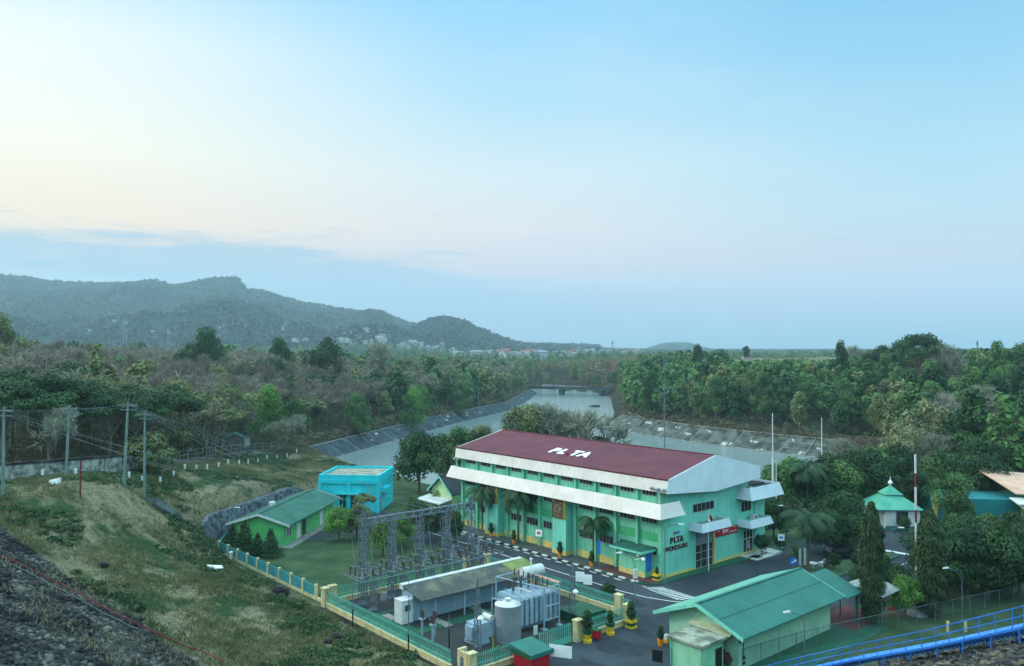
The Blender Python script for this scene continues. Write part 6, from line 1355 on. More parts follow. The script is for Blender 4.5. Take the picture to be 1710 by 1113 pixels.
near_l = ['beside the powerhouse canopy', 'behind the powerhouse canopy', 'with a yellowish top behind the entrance', 'right of the tall white poles', 'above the grass island road', 'below the plain white pole', 'near the far end of the side road', 'shading the island bench', 'over the parked car', 'at the island end', 'left of the slim columnar tree', 'left of the prayer house roof',
          'left of the red and white mast top', 'right of the prayer house', 'below the teal wall', 'between the mast and the right columnar tree', 'in front of the teal wall', 'at the right edge before the teal wall', 'behind the pale street lamp', 'left of the pale street lamp', 'right of the wide columnar tree', 'at the right edge above the fence', 'behind the rightmost columnar tree', 'before the pale orange roof', 'below the pale orange roof', 'just behind the prayer house', 'above the teal wall pillar', 'left of the pale orange roof', 'behind the finial of the prayer house', 'between the round trees and the prayer house']
for (px, py, key, s, m_), lb in zip(R_, near_l):
    x, y = G(px, py); nm = {'leaves_dark': 'dark green', 'leaves_mid': 'mid green', 'leaves_bright': 'bright green'}[m_.name]
    tree(key, x, y, None, ra(), s, f'{nm} leafy tree {lb}', 'tree', None, 'tree', m_)
for px, py, key, s, lb in ((1584, 1003, 'mango2', .95, 'dark rounded tree against the wide columnar tree, above the fence'), (1618, 1000, 'mango1', .8, 'low dark tree behind the lamp at the chain-link fence'), (1650, 1002, 'mango2', 1.0, 'dark rounded tree left of the rightmost columnar tree, near the fence'), (1702, 996, 'mango1', .9, 'dark rounded tree cut by the right edge, near the fence'), (1500, 1004, 'mango2', .5, 'low bushy tree right of the slim columnar tree'), (1436, 1003, 'mango1', .45, 'low bush behind the carport end of the workshop')):
    x, y = G(px, py); tree(key, x, y, 0, ra(), s, lb, 'tree', None, 'tree', F_dark)
x, y = G(1512, 1030); tree('mango1', x, y, 0, ra(), .52, 'small light green tree right of the slim columnar tree by the carport', 'tree', None, 'tree', F_bright)
x, y = G(1480, 975); tree('topi', x, y, 0, ra(), 1.7, 'small dark clipped tree on the side road verge', 'tree', None, 'tree')
for px, py, s, lb in ((1016, 1003, 1.0, 'clipped round bush on the road side of the yard fence'), (1272, 928, 1.35, 'clipped round bush in a yellow planter at the entrance'), (1302, 922, 1.0, 'second round bush in a pot at the entrance'), (1510, 890, 1.3, 'clipped round bush in front of the prayer house window'), (1392, 952, 1.1, 'clipped dark round bush on the island near the bench'), (1430, 948, 1.0, 'clipped dark round bush at the far end of the island')):
    x, y = G(px, py); tree('ball', x, y, .2 if px in (1272, 1302) else 0, ra(), s, lb, 'bush', 'clipped round bushes', 'round_bush')
for px, py, s, lb in ((1335, 935, .8, 'low sparse shrub with pale leaves on the island tip'), (1590, 870, 1.2, 'round green shrub before the teal wall'), (1618, 875, 1.3, 'larger green shrub before the teal wall'), (1545, 912, 1.4, 'shrub below the prayer house by the side road'), (520, 948, .1, ''), (742, 925, .8, 'shrub at the foot of a gantry column'), (1550, 1000, 1.1, 'shrub at the foot of the wide columnar tree')):
    if not lb: continue
    x, y = G(px, py); tree('shrub1', x, y, 0, ra(), s, lb, 'shrub', None, 'shrub')

# potted plants: pot with yellow bands, soil, plant
def potted(kind, x, y, label, s=1.0, style=0, rz=RZ):
    q = thing('potted_plant', label, 'potted plant', (x, y, .02), rz, 'potted plants of the plant yard')
    b = MB()
    if style == 0: b.box(-.42, .42, -.42, .42, 0, .2, 0); b.box(-.3, .3, -.3, .3, .2, .55, 1); b.box(-.42, .42, -.42, .42, .55, .75, 0); h_ = .7
    elif style == 1: b.lathe((0, 0, 0), [(.42, 0), (.42, .25), (.28, .26), (.36, .8)], 12, 0); b.lathe((0, 0, .8), [(.42, 0), (.46, .3), (.40, .3)], 12, 1); h_ = 1.0
    else: b.lathe((0, 0, 0), [(.22, 0), (.26, .5), (.3, .5), (.3, .58)], 10, 2); h_ = .5
    b.build('pot', [M_yel, M_dkgreen, M_orange], q)
    Q, t, m, T_ = PROTO[kind]; soup('foliage', Q * s + np.array([0, 0, h_ - .3 * s], np.float32), t, 0, [m], q); soup('stem', T_ * s + np.array([0, 0, h_ - .1], np.float32), np.zeros(len(T_)), 0, [F_trunk], q); return q
for px, py, st_, kd, s, lb in ((981, 1073, 1, 'topi', 1.2, 'urn-shaped green and yellow pot with a leafy bush beside the small red box'), (1019, 1060, 1, 'topi', .8, 'green and yellow pot with a slim two-ball topiary by the yard fence'), (1054, 1049, 0, 'topi', 1.15, 'square green and yellow planter with a bush at the fence corner'), (1097, 970, 0, 'topi', .55, 'square yellow and green planter at the corner of the hall'), (820, 897, 2, 'topi', .95, 'orange pot with topiary at the left end of the facade'), (858, 909, 2, 'topi', .9, 'orange pot with topiary right of the first projecting bay'), (935, 932, 2, 'topi', 1.0, 'orange pot with topiary in front of the second projecting bay'), (988, 947, 2, 'topi', .9, 'orange pot with topiary by the blue feather sign'), (1103, 1079, 2, 'topi', .8, 'orange pot behind the pale green cube store')):
    x, y = G(px, py); potted(kd, x, y, lb, s, st_)
x, y = G(1113, 1072); q = thing('potted_plant', 'yellow planter left of the pale green cube store', 'potted plant', (x, y, 0), RZ, 'potted plants of the plant yard'); MB().box(-.4, .4, -.4, .4, 0, .3, 0).box(-.32, .32, -.32, .32, .3, .6, 1).build('pot', [M_yel, M_white], q)
x, y = G(823, 1116); q = thing('cactus', 'tall green cactus in front of the yard fence, bottom edge', 'cactus', (x, y, 0), 0); MB().tube((0, 0, 0), (.05, 0, 2.2), .17, .12, 8).tube((0, 0, 1.3), (.5, 0, 1.9), .11, .09, 8).tube((.05, 0, 2.2), (-.1, 0, 2.9), .12, .08, 8).build('stem', mat('cactus_green', C(110, 128, 70), C(90, 96, 70), .7, 4), q)
q = thing('magenta_shrub', 'magenta flowering plant at the road beyond the olive roof', 'flowering plant', (*W(-13.0, -12.0), 0), 0); Q, t = crownsoup([(0, 0, .6, .7, .5)], 500, .2, 5); soup('foliage', Q, t, 0, [leafmat('magenta_flowers', C(150, 30, 90), C(200, 60, 120), .2)], q)
x, y = G(1208, 1112); q = thing('red_leaf_plant', 'dark red leafy plant at the foot of the workshop by the fence', 'plant', (x, y, 0), 0); Q, t = crownsoup([(0, 0, .8, .9, .6)], 700, .25, 6); soup('foliage', Q, t, 0, [leafmat('dark_red_leaves', C(80, 26, 48), C(140, 50, 70), .2)], q)

# ------------------------------------------------------------------ forests as individual trees
FOREST = []
YT = np.array([(-200, 552), (0, 556), (200, 561), (300, 562), (400, 569), (500, 572), (600, 583), (700, 590), (850, 597), (960, 599), (1020, 592), (1160, 583), (1230, 600), (1400, 598), (1440, 584), (1530, 578), (1620, 582), (1900, 580)])
TOPZ = {k_: float(np.percentile(v_[0][:, :, 2], 99.5)) for k_, v_ in PROTO.items()}
def cap(px, D, z_, key, s, extra=0.0):
    lim = HC - (np.interp(px, YT[:, 0], YT[:, 1]) + extra - 582) / FP * D; return max(.4, min(s, (lim - z_) / TOPZ[key]))
def ok(x, y):
    w = pdist([(x, y)], WATER)[0]; f = pdist([(x, y)], FLAT)[0]; return w > (9.5 if y < 300 else 7) and f > 3 and not (-60 < x < -28 and y < 214)
def row(n, px0, px1, d0, d1, keys, s0, s1, label, group, mats_=None, min_d=5.5):
    k = 0; tries = 0
    while k < n and tries < n * 60:
        tries += 1; px = rnd.uniform(px0, px1); D = rnd.uniform(d0, d1); x, y, _z = AT(px, 600, D)
        if not ok(x, y) or any((x - a) ** 2 + (y - b) ** 2 < min_d ** 2 for a, b in FOREST): continue
        FOREST.append((x, y)); k += 1; i = rnd.randrange(len(keys)); m_ = rnd.choice(mats_) if mats_ else None; sc_ = cap(px, D, H(x, y), keys[i], rnd.uniform(s0, s1), rnd.uniform(0, 7))
        tree(keys[i], x, y, None, ra(), sc_, fdesc(keys[i], m_, px, D, sc_, d0, d1), 'tree', group, 'forest_tree', m_ if not keys[i].startswith(('bare', 'grey', 'pale')) else None)
LMK = [(-400, 'at the left edge of the photo'), (40, 'above the leftmost utility pole'), (110, 'above the second utility pole'), (160, 'between the second and third utility poles'), (207, 'above the tallest utility pole'), (255, 'just right of the slim utility pole'), (320, 'above the road railing'), (390, 'above the roadside hut'), (440, 'near the rounded bright green tree'), (500, 'above the start of the left river bank'), (560, 'in line with the lime green house roof end'), (620, 'in line with the cyan block'), (690, 'in line with the dark riverside tree'), (750, 'above the bend of the left shore'), (820, 'in line with the left roof end'), (880, 'left of the far bridge'),
       (1000, 'just right of the far bridge'), (1060, 'left of the thin antenna mast'), (1109, 'behind the thin antenna mast'), (1160, 'right of the antenna mast'), (1210, 'above the gable of the hall'), (1260, 'left of the tall pointed pole'), (1300, 'behind the tall pointed pole'), (1340, 'between the two white poles'), (1385, 'behind the plain white pole'), (1430, 'above the ochre clearing'), (1480, 'above the slim columnar tree'), (1527, 'behind the red and white mast'), (1580, 'above the prayer house side yard'), (1630, 'above the pale orange roof'), (1690, 'at the right edge of the photo')]
KN = {'tall': 'tall full', 'round': 'round-crowned', 'bright': 'broad bushy', 'olive': 'loose thin-leaved', 'flat': 'flat-crowned', 'bare': 'bare brown', 'grey': 'leafless grey', 'pale': 'pale-leaved', 'mango': 'dense low'}
CN = {'leaves_dark': 'dark green', 'leaves_mid': 'mid green', 'leaves_olive': 'olive green', 'leaves_bright': 'bright green'}
def fdesc(key, m_, px, D, s, d0, d1):
    k_ = KN[key[:-1]]; c_ = CN.get(m_.name, '') if m_ else ''
    z_ = min(LMK, key=lambda q: abs(q[0] - px))[1]; f = (D - d0) / (d1 - d0); r_ = 'front-row' if f < .34 else ('middle-row' if f < .67 else 'back-row')
    if c_ and k_.startswith(('bare', 'leafless', 'pale')): c_ = ''
    return ' '.join(f'{"big" if s > 1.08 else ("small" if s < .9 else "")} {c_} {k_} tree, {r_}, {z_}'.split())
def single(px, D, key, s, label, m_=None, sz=None, top=None):
    x, y, _z = AT(px, 600, D)
    if top:
        s = (AT(px, top, D)[2] - H(x, y)) / TOPZ[key]; w_ = s * (.92 if key[:-1] in ('round', 'bright', 'olive', 'grey') else .66); s = (w_, w_, s)
    FOREST.append((x, y)); tree(key, x, y, None, ra(), s, label, 'tree', None, 'forest_tree', m_)
# left: distinctive ones first
single(440, 212, 'bright1', 1.38, 'rounded bright green tree standing out before the brown forest', F_bright, top=643)
single(250, 118, 'shrub2', 2.6, 'small grey-green bushy tree by the hill road right of the poles', F_olive)
single(486, 205, 'grey1', .95, 'pale grey-green feathery tree at the start of the river bank')
single(465, 200, 'grey2', .8, 'grey leafless shrubby tree near the river bank start')
single(345, 300, 'round1', 1.5, 'tall dark tree breaking the forest skyline on the left', F_dark, top=547)
single(4, 210, 'olive1', 1.5, 'brownish tree top at the left edge against the hill', F_olive, top=524); single(542, 330, 'round2', 1, 'small dark crown on the skyline left of the town', F_dark, top=566); single(470, 300, 'olive1', 1, 'dark crown on the skyline above the brown forest', F_dark, top=565); single(652, 330, 'grey1', 1, 'thin leafless tree against the hill foot', None, top=571)
single(1476, 290, 'flat2', 1, 'layered crown on the right skyline, left of the tallest one', F_dark, top=577); single(1435, 330, 'grey1', 1, 'thin bare crown on the right skyline', None, top=576); single(1165, 420, 'tall3', 1, 'pointed dark tree above the wood right of the antenna mast', F_dark, top=576); single(1706, 230, 'olive2', 1, 'loose tree on the skyline at the right edge', F_mid, top=572); single(1200, 400, 'round1', 1, 'dark round tree on the skyline above the hall gable', F_dark, top=585)
single(600, 262, 'bright2', 1.1, 'green tree on the left shore above the river bank', F_mid); single(690, 300, 'bright1', 1.25, 'large round green tree at the middle of the left shore', F_bright)
single(770, 355, 'bright2', 1.2, 'green tree where the left shore bends', F_mid)
single(1532, 262, 'flat1', 1.55, 'tall layered tree breaking the skyline on the right', F_dark, top=558); single(1404, 300, 'tall1', 1.3, 'tall dark tree on the skyline right of the river', F_dark, top=570)
single(1246, 560, 'round1', .5, 'lone round tree standing on the distant field', F_dark, top=578); single(1600, 250, 'grey1', 1.35, 'thin tree reaching over the skyline at right', None, top=574); single(1668, 235, 'tall2', 1.25, 'tall tree on the skyline near the right edge', F_mid, top=571)
single(1550, 172, 'pale1', 1.45, 'big pale yellow-green tree on the right slope', F_pale); single(1505, 160, 'pale1', 1.2, 'pale-leaved tree at the right of the ochre clearing', F_pale)
single(1425, 165, 'grey1', 1.25, 'spreading leafless grey tree above the ochre clearing'); single(1580, 190, 'grey2', 1.5, 'wide leafless grey tree on the right slope'); single(1620, 195, 'grey1', 1.5, 'leafless grey tree near the right edge of the slope')
single(1445, 150, 'mango2', 1.05, 'dense green tree right of the leafless grey tree', F_mid); single(1385, 175, 'round2', .9, 'green tree at the end of the broken river bank', F_mid)
row(26, -30, 330, 112, 150, ['flat1', 'flat2', 'flat1', 'grey1'], .85, 1.15, 'dark flat-crowned tree in the wood behind the whitewashed wall', 'flat-crowned trees behind the hill road', None, 6.5)
row(18, 60, 420, 150, 190, ['flat2', 'flat1', 'bright1'], .9, 1.2, 'green tree in the dense wood on the left hill', 'green trees of the left wood', [F_mid, F_olive, F_dark], 7)
row(46, -20, 640, 215, 330, ['bare1', 'bare2', 'bare3', 'bare2', 'olive1'], .95, 1.3, 'bare brown dry-season tree in the left forest', 'bare brown trees of the left forest', None, 6)
row(10, 380, 560, 165, 230, ['grey1', 'bare1', 'olive2'], .7, 1.0, 'thin brownish tree near the left river bank', 'thin trees near the left bank')
row(30, 490, 880, 232, 470, ['bright1', 'bright2', 'round1', 'tall1', 'olive1'], .75, 1.05, 'green tree lining the left river shore', 'green trees along the left shore', [F_mid, F_mid, F_bright, F_dark], 6.5)
row(44, 1025, 1400, 268, 400, ['tall1', 'tall2', 'tall3', 'round1', 'olive1'], .8, 1.15, 'green tree in the wood along the right river shore', 'green trees along the right shore', [F_mid, F_mid, F_dark, F_bright, F_mid, F_olive, F_dark], 6)
row(46, 1380, 1730, 185, 320, ['tall1', 'tall3', 'olive2', 'round2', 'tall2'], .9, 1.25, 'green tree in the wood on the right slope', 'green trees on the right slope', [F_mid, F_dark, F_olive, F_mid, F_dark, F_dark], 6)
row(14, 1400, 1730, 150, 200, ['grey1', 'grey2', 'pale1', 'mango1'], .9, 1.25, 'greyish dry tree on the slope behind the plant', 'dry trees on the right slope')
# undergrowth hiding the forest floor, and dry brush along the top of the river banks
def brush(name, label, P_, s0, s1, n, leaf, mats_, seed, mi=None):
    rg = np.random.RandomState(seed); hz = Hn(P_); Qs = []; ts = []; ms_ = []
    for (x, y), z_ in zip(P_, hz):
        s = rg.uniform(s0, s1); f = 1 + max(0, y - 200) / 400; Q, t = crownsoup([(x, y, z_ + .5 * s, s, .8 * s), (x + s * rg.normal(), y + s * rg.normal(), z_ + .3 * s, s * .8, .6 * s)], n, leaf * f, rg.randint(99999), fill=.6); Qs.append(Q); ts.append(t * .8); ms_.append(np.full(len(Q), rg.choice(len(mats_)) if mi is None else mi))
    return tag(soup(name, np.concatenate(Qs), np.concatenate(ts), np.concatenate(ms_), mats_), label, 'undergrowth', None, 'stuff')
F_brush = leafmat('dry_brush', C(76, 66, 54), C(122, 104, 84), .1, .9)
rgb = np.random.RandomState(44); D_ = np.sqrt(rgb.rand(9000) * (520 ** 2 - 104 ** 2) + 104 ** 2); p_x = rgb.uniform(-60, 1770, 9000); P_ = np.stack([(p_x - 855) / FP * D_, D_], 1); wv = pdist(P_, WATER); fv = pdist(P_, FLAT)
k = (wv > 8.5) & (fv > 3) & ~((P_[:, 0] > -59) & (P_[:, 0] < -28) & (P_[:, 1] < 212)) & ~((P_[:, 1] < 106) & (P_[:, 0] < 0)) & ~((P_[:, 1] < 235) & (p_x > 500) & (p_x < 1360)); P_ = P_[k][:5200]
brush('undergrowth', 'dark undergrowth on the forest floor', P_, 1.0, 2.2, 34, .6, [F_dark, F_mid, F_olive, F_brush], 45)
P_ = rgb.uniform((-90, 200), (110, 740), (80000, 2)); wv = pdist(P_, WATER); P_ = P_[(wv > 5.6) & (wv < 10) & (P_[:, 1] > 215)][:2200]
brush('bank_brush', 'dry brown brush along the top of the river banks', P_, .5, 1.1, 26, .4, [F_brush, F_brush, F_olive], 46)
print('forest individuals', len(FOREST))

# the rest of the woods, one mass of coarse trees
def mass(name, label, spots, kinds, seed, lod, group=None):
    rg = np.random.RandomState(seed); Qs = []; ts = []; ms_ = []; mats_ = [F_dark, F_mid, F_olive, F_twig, F_orange, F_pale, F_trunk]
    for (x, y, z_, s, kd) in spots:
        key, mi = kd; Q, t, m, T_ = PROTO[key]; k = lod(y); n = max(30, int(len(Q) * k)); sel = rg.choice(len(Q), n, replace=False); q = Q[sel].copy(); c_ = q.mean(1, keepdims=True); gf = min(3.4, (1 / k) ** .5 * .95)
        if key.startswith('bare'):
            q = c_ + (q - c_) * np.array([gf, gf, 1.2]) ; q = c_ + (q - c_)
        else: q = c_ + (q - c_) * gf
        a = rg.rand() * 6.28; ca, sa = math.cos(a), math.sin(a); M_ = np.array([[ca, sa, 0], [-sa, ca, 0], [0, 0, 1]]) * s
        Qs.append(q @ M_ + np.array([x, y, z_])); ts.append(np.clip(t[sel] * .7 + rg.rand() * .35, 0, 1)); ms_.append(np.full(n, mi))
        if y < 700:
            tq = T_[: (20 if not key.startswith('bare') else 60)]; Qs.append(tq @ M_ + np.array([x, y, z_])); ts.append(rg.rand(len(tq))); ms_.append(np.full(len(tq), 6))
    Q = np.concatenate(Qs); o = soup(name, Q, np.concatenate(ts), np.concatenate(ms_), mats_); print(name, len(spots), len(Q)); return tag(o, label, 'woodland', None, 'stuff')
rg = np.random.RandomState(99)
def scatter(n, d0, d1, px0, px1, near_keep=0):
    D = np.sqrt(rg.rand(n) * (d1 ** 2 - d0 ** 2) + d0 ** 2); px = rg.uniform(px0, px1, n); x = (px - 855) / FP * D; P_ = np.stack([x, D], 1)
    w = pdist(P_, WATER); f = pdist(P_, FLAT); k = (w > np.where(D > 300, 7.0, 10.0)) & (f > 4); return P_[k], px[k]
spots = []
P_, pxs = scatter(10500, 150, 720, -90, 1800); hz = Hn(P_); FA = np.array(FOREST)
nz = fbm(P_[:, 0] / 45., P_[:, 1] / 45., 3)
keepgrid = {}
for (x, y), z_, px, n_ in zip(P_, hz, pxs, nz):
    if y < 235 and (380 < px < 1380): continue
    if y < 330 and np.min((FA[:, 0] - x) ** 2 + (FA[:, 1] - y) ** 2) < 20: continue
    c_ = (int(x / 4.8), int(y / 4.8))
    if c_ in keepgrid: continue
    if y < 215 and -54 < x < -28: continue
    if 1225 < px < 1330 and y > 480: continue
    keepgrid[c_] = 1
    if px < 640 and y < 520: kd = ((rg.choice(['bare1', 'bare2', 'bare3']), 3) if rg.rand() < .85 - .6 * (n_ > .12) else (rg.choice(['round1', 'tall1', 'flat1']), rg.choice([0, 1, 2])))
    elif px < 900: kd = ((rg.choice(['bare1', 'bare3']), 3) if rg.rand() < .35 + (n_ < 0) * .25 else (rg.choice(['round1', 'tall1', 'bright1', 'olive1']), rg.choice([0, 1, 2])))
    elif px < 1100 and y > 560: kd = (rg.choice(['olive1', 'round2', 'bare1']), rg.choice([4, 2, 1, 3, 2]))
    else: kd = (rg.choice(['tall1', 'tall2', 'tall3', 'olive2', 'round1', 'bright1']), rg.choice([1, 1, 1, 2, 0, 0]))
    if kd[0].startswith('bare'): kd = (kd[0], 3)
    s = rg.uniform(.75, 1.15) * (.85 if y > 480 else 1)
    s = cap(px, y, z_, kd[0], s, rg.uniform(0, 9))
    if s < .42 and y > 300: continue
    spots.append((x, y, z_ - .2, s, kd))
mass('woodland', 'mixed green and brown woodland filling the river valley', spots, None, 5, lambda y: .16 if y < 300 else (.075 if y < 450 else .045))
spots = []
P_, pxs = scatter(5200, 700, 1500, -120, 1830)
hz = np.where(P_[:, 1] > 800, far(P_[:, 0], P_[:, 1]), Hn(P_))
for (x, y), z_ in zip(P_, hz): spots.append((x, y, z_ - 1.0, rg.uniform(.6, 1.05), (rg.choice(['round1', 'tall1', 'olive1']), rg.choice([0, 1, 2, 1]))))
mass('distant_woodland', 'distant tree cover on the plain below the hills', spots, None, 6, lambda y: .012)
# trees covering the hills: crown clumps of a few faces
P_, pxs = scatter(30000, 1500, 3300, -150, 1000); hz = far(P_[:, 0], P_[:, 1]); k = hz > 14; P_ = P_[k]; hz = hz[k]; n = len(P_); cnt = 5
cn = np.repeat(np.column_stack([P_, hz + 3.5]), cnt, 0) + rg.normal(size=(n * cnt, 3)) * np.array([4, 4, 3]); nr = rg.normal(size=cn.shape) + np.array([0, -.4, .6])
Q = quads(cn, nr, rg.uniform(6, 12, len(cn)), rg, .8); tt = np.repeat(np.clip(.5 + 1.3 * fbm(P_[:, 0] / 140, P_[:, 1] / 140, 3) + rg.normal(size=n) * .18, 0, 1), cnt)
tag(soup('hillside_woodland', Q, tt, 0, [leafmat('hill_leaves', C(18, 38, 38), C(50, 66, 60), .1)]), 'trees covering the hazy ridge', 'woodland', None, 'stuff')

# ------------------------------------------------------------------ village, towers
vm = [mat('village_white', C(150, 158, 160), None, .8, .1), mat('tin_roof', C(130, 140, 148), C(90, 100, 108), .6, .1), mat('tile_roof', C(128, 80, 66), C(104, 68, 58), .8, .1), mat('grey_roof', C(110, 112, 112), None, .8, .1)]
def vhouse(w, l, h, r, ri):
    b = MB(); b.box(-w / 2, w / 2, -l / 2, l / 2, -6, h, 0); b.prism([(-w / 2 - .8, -l / 2 - .6, h - .1), (w / 2 + .8, -l / 2 - .6, h - .1), (0, -l / 2 - .6, h + r)], (0, l + 1.2, 0), ri); return b
vh_ = []
for i, (w, l, h, r, ri) in enumerate(((9, 14, 4, 3, 2), (8, 10, 4, 2.6, 1), (14, 26, 6, 3, 1), (10, 12, 5, 3, 3), (16, 30, 7, 4, 2), (7, 9, 7, 2, 1))): vh_.append((w, l, h, r, ri))
vp = {}
VB = [(560, 640, 563, 578, 1560, 34), (640, 760, 570, 579, 1500, 36), (420, 520, 563, 575, 1650, 12), (760, 960, 578, 592, 1150, 44), (840, 905, 583, 592, 1000, 10), (960, 1080, 579, 586, 1500, 22), (30, 420, 560, 572, 1750, 10)]
names = {1: 'tin-roofed', 2: 'orange-roofed', 3: 'grey-roofed'}
cnt = 0
for (p0, p1, y0_, y1_, Dm, n_) in VB:
    for i in range(n_):
        D = Dm * rnd.uniform(.93, 1.1); px = rnd.uniform(p0, p1); x = (px - 855) / FP * D; z_ = float(far(np.array([x]), np.array([D]))[0]); want = HC + ray(px, rnd.uniform(y0_, y1_))[1] * D
        k_ = rnd.choice([0, 1, 1, 2, 3, 5, 1]); 
        if px > 840 and rnd.random() < .15: k_ = 4
        if k_ not in vp: o = vp[k_] = vhouse(*vh_[k_]).build('village_house', vm)
        else: o = copy_tree(vp[k_])
        o.location = (x, D, max(z_ + 4.5, min(want - 3, z_ + 9))); o.rotation_euler = (0, 0, rnd.uniform(0, 3.1)); s = rnd.uniform(.45, .8); o.scale = (s, s, s)
        area = min(((80, 'below the left end of the ridge'), (209, 'beside the taller white tower'), (281, 'beside the smaller white tower'), (440, 'below the highest peak'), (560, 'left of the town centre on the slope'), (610, 'in the cluster on the slope foot'), (660, 'right of the slope cluster'), (710, 'below the small hump'), (765, 'where the hump meets the plain'), (815, 'on the plain below the hump end'), (860, 'left above the bridge'), (905, 'straight above the bridge left end'), (950, 'above the bridge middle'), (1000, 'above the bridge right end'), (1050, 'left of the far small hill')), key=lambda q: abs(q[0] - px))[1]
        tag(o, f'tiny {names[vh_[k_][4]]} house of the distant town, {area}', 'house', 'houses of the distant town'); cnt += 1
def tower(px, pt, pb, D, label, w=3.0, m=None):
    x, y, zt = AT(px, pt, D); zb = AT(px, pb, D)[2]; zg = min(zb, float(far(np.array([x]), np.array([D]))[0])) - 2; q = thing('radio_tower', label, 'tower', (x, y, zg), R(20), 'far radio towers')
    b = MB(); k = 8
    for i in range(k):
        z0_ = (zt - zg) * i / k; z1_ = (zt - zg) * (i + 1) / k; w0 = w * (1 - .65 * i / k); w1 = w * (1 - .65 * (i + 1) / k)
        for c_ in ((-1, -1), (1, -1), (1, 1), (-1, 1)): b.tube((c_[0] * w0 / 2, c_[1] * w0 / 2, z0_), (c_[0] * w1 / 2, c_[1] * w1 / 2, z1_), .22, n=4)
        b.tube((-w0 / 2, -w0 / 2, z0_), (w1 / 2, -w1 / 2, z1_), .14, n=4); b.tube((w0 / 2, w0 / 2, z0_), (-w1 / 2, w1 / 2, z1_), .14, n=4)
    b.build('lattice', m or M_tank, q); MB().box(-w * .5, w * .5, -w * .4, w * .4, (zt - zg) * .84, (zt - zg) * .93).build('antenna_panel', m or M_tank, q)
tower(209, 531, 561, 1050, 'white telecom tower against the hill on the left', 5.5); tower(281, 549, 562, 1350, 'smaller white telecom tower right of the taller one', 5)
tower(1023, 570, 582, 1600, 'faint grey tower on the horizon above the bridge', 3.5, M_steel); tower(1632, 569, 584, 900, 'thin grey tower on the right horizon', 1.8, M_steel); tower(968, 578, 586, 1300, 'small white tower in the town above the bridge', 6)
x, y, z_ = AT(668, 650, 262); 
for px, pt, D, lb in ((799, 648, 330, 'thin grey lamp post on the left river shore'), (1245, 582, 560, '')):
    if lb: x, y, z_ = AT(px, pt, D); tag(MB().tube((0, 0, -1), (0, 0, z_ - H(x, y)), .12, n=6).build('shore_post', M_steel, loc=(x, y, H(x, y))), lb, 'post')
x, y, z_ = AT(1250, 600, 560); tag(MB().box(-5, 5, -3, 3, -2, 2.6, 0).box(-5.6, 5.6, -3.6, 3.6, 2.61, 3.2, 1).build('field_house', [vm[0], vm[2]], loc=(AT(1252, 600, 575)[0], 575, z_ - 1)), 'small house with a tiled roof on the distant field', 'house')

# ------------------------------------------------------------------ rocks, grass and shrubs on the slopes
def rocks(name, label, P_, size, seed, mats_, sq=.7, zoff=.0):
    rg = np.random.RandomState(seed); import bmesh
    bm = bmesh.new(); bmesh.ops.create_icosphere(bm, subdivisions=1, radius=1); base = np.array([v.co[:] for v in bm.verts]); F_ = np.array([[v.index for v in f.verts] for f in bm.faces]); bm.free()
    n = len(P_); hz = Hn(P_); V = []; nv = len(base)
    s = size * np.exp(rg.normal(size=n) * .45)
    bs = base[None] * (1 + rg.normal(size=(n, nv, 1)) * .22) * (s[:, None, None] * np.array([1, .85, sq])[None, None] * (1 + rg.normal(size=(n, 1, 3)) * .2))
    a = rg.rand(n) * 6.28; ca, sa = np.cos(a), np.sin(a); x = bs[:, :, 0] * ca[:, None] - bs[:, :, 1] * sa[:, None]; y = bs[:, :, 0] * sa[:, None] + bs[:, :, 1] * ca[:, None]
    V = np.stack([x + P_[:, 0:1], y + P_[:, 1:2], bs[:, :, 2] + hz[:, None] + zoff], 2).reshape(-1, 3).astype(np.float32); T_ = (F_[None] + (np.arange(n) * nv)[:, None, None]).reshape(-1, 3).astype(np.int32)
    me = bpy.data.meshes.new(name); me.vertices.add(len(V)); me.vertices.foreach_set('co', V.ravel()); me.loops.add(T_.size); me.loops.foreach_set('vertex_index', T_.ravel()); me.polygons.add(len(T_)); me.polygons.foreach_set('loop_start', np.arange(0, T_.size, 3, dtype=np.int32))
    for m in mats_: me.materials.append(m)
    me.polygons.foreach_set('material_index', np.repeat((rg.rand(n) < .3).astype(np.int32), len(F_))); me.update(calc_edges=True); o = bpy.data.objects.new(name, me); col.objects.link(o); return tag(o, label, 'rocks', None, 'stuff')
P_ = np.column_stack([rg.uniform(-62, 0, 110000), rg.uniform(30, 92, 110000)]); P_ = P_[(P_[:, 0] / P_[:, 1] > -.70)]; P_ = P_[(Hn(P_) - HC) / P_[:, 1] > -.43]; P_ = P_[rockmask(P_) > .5]; P_ = P_[Hn(P_) > .25]; rocks('rockfill', 'dark loose rocks of the dam slope at the bottom left', P_[:30000], .125, 8, [M_rockdark, M_rocklight], .6)
P_ = np.column_stack([rg.uniform(0, 58, 60000), rg.uniform(14, 82, 60000)]); P_ = P_[P_[:, 0] / P_[:, 1] > .27]; P_ = P_[rockmask(P_) > .5]; hh_ = Hn(P_); P_ = P_[(hh_ > .25) & ((hh_ - HC) / P_[:, 1] > -.46)]; rocks('rockfill', 'grey and tan rocks of the dam slope under the blue stairway', P_[:20000], .10, 9, [M_rockdark, mat('tan_rock', C(120, 112, 92), C(48, 50, 48), .9, .5, 10, lo=.4, hi=.58)], .6)
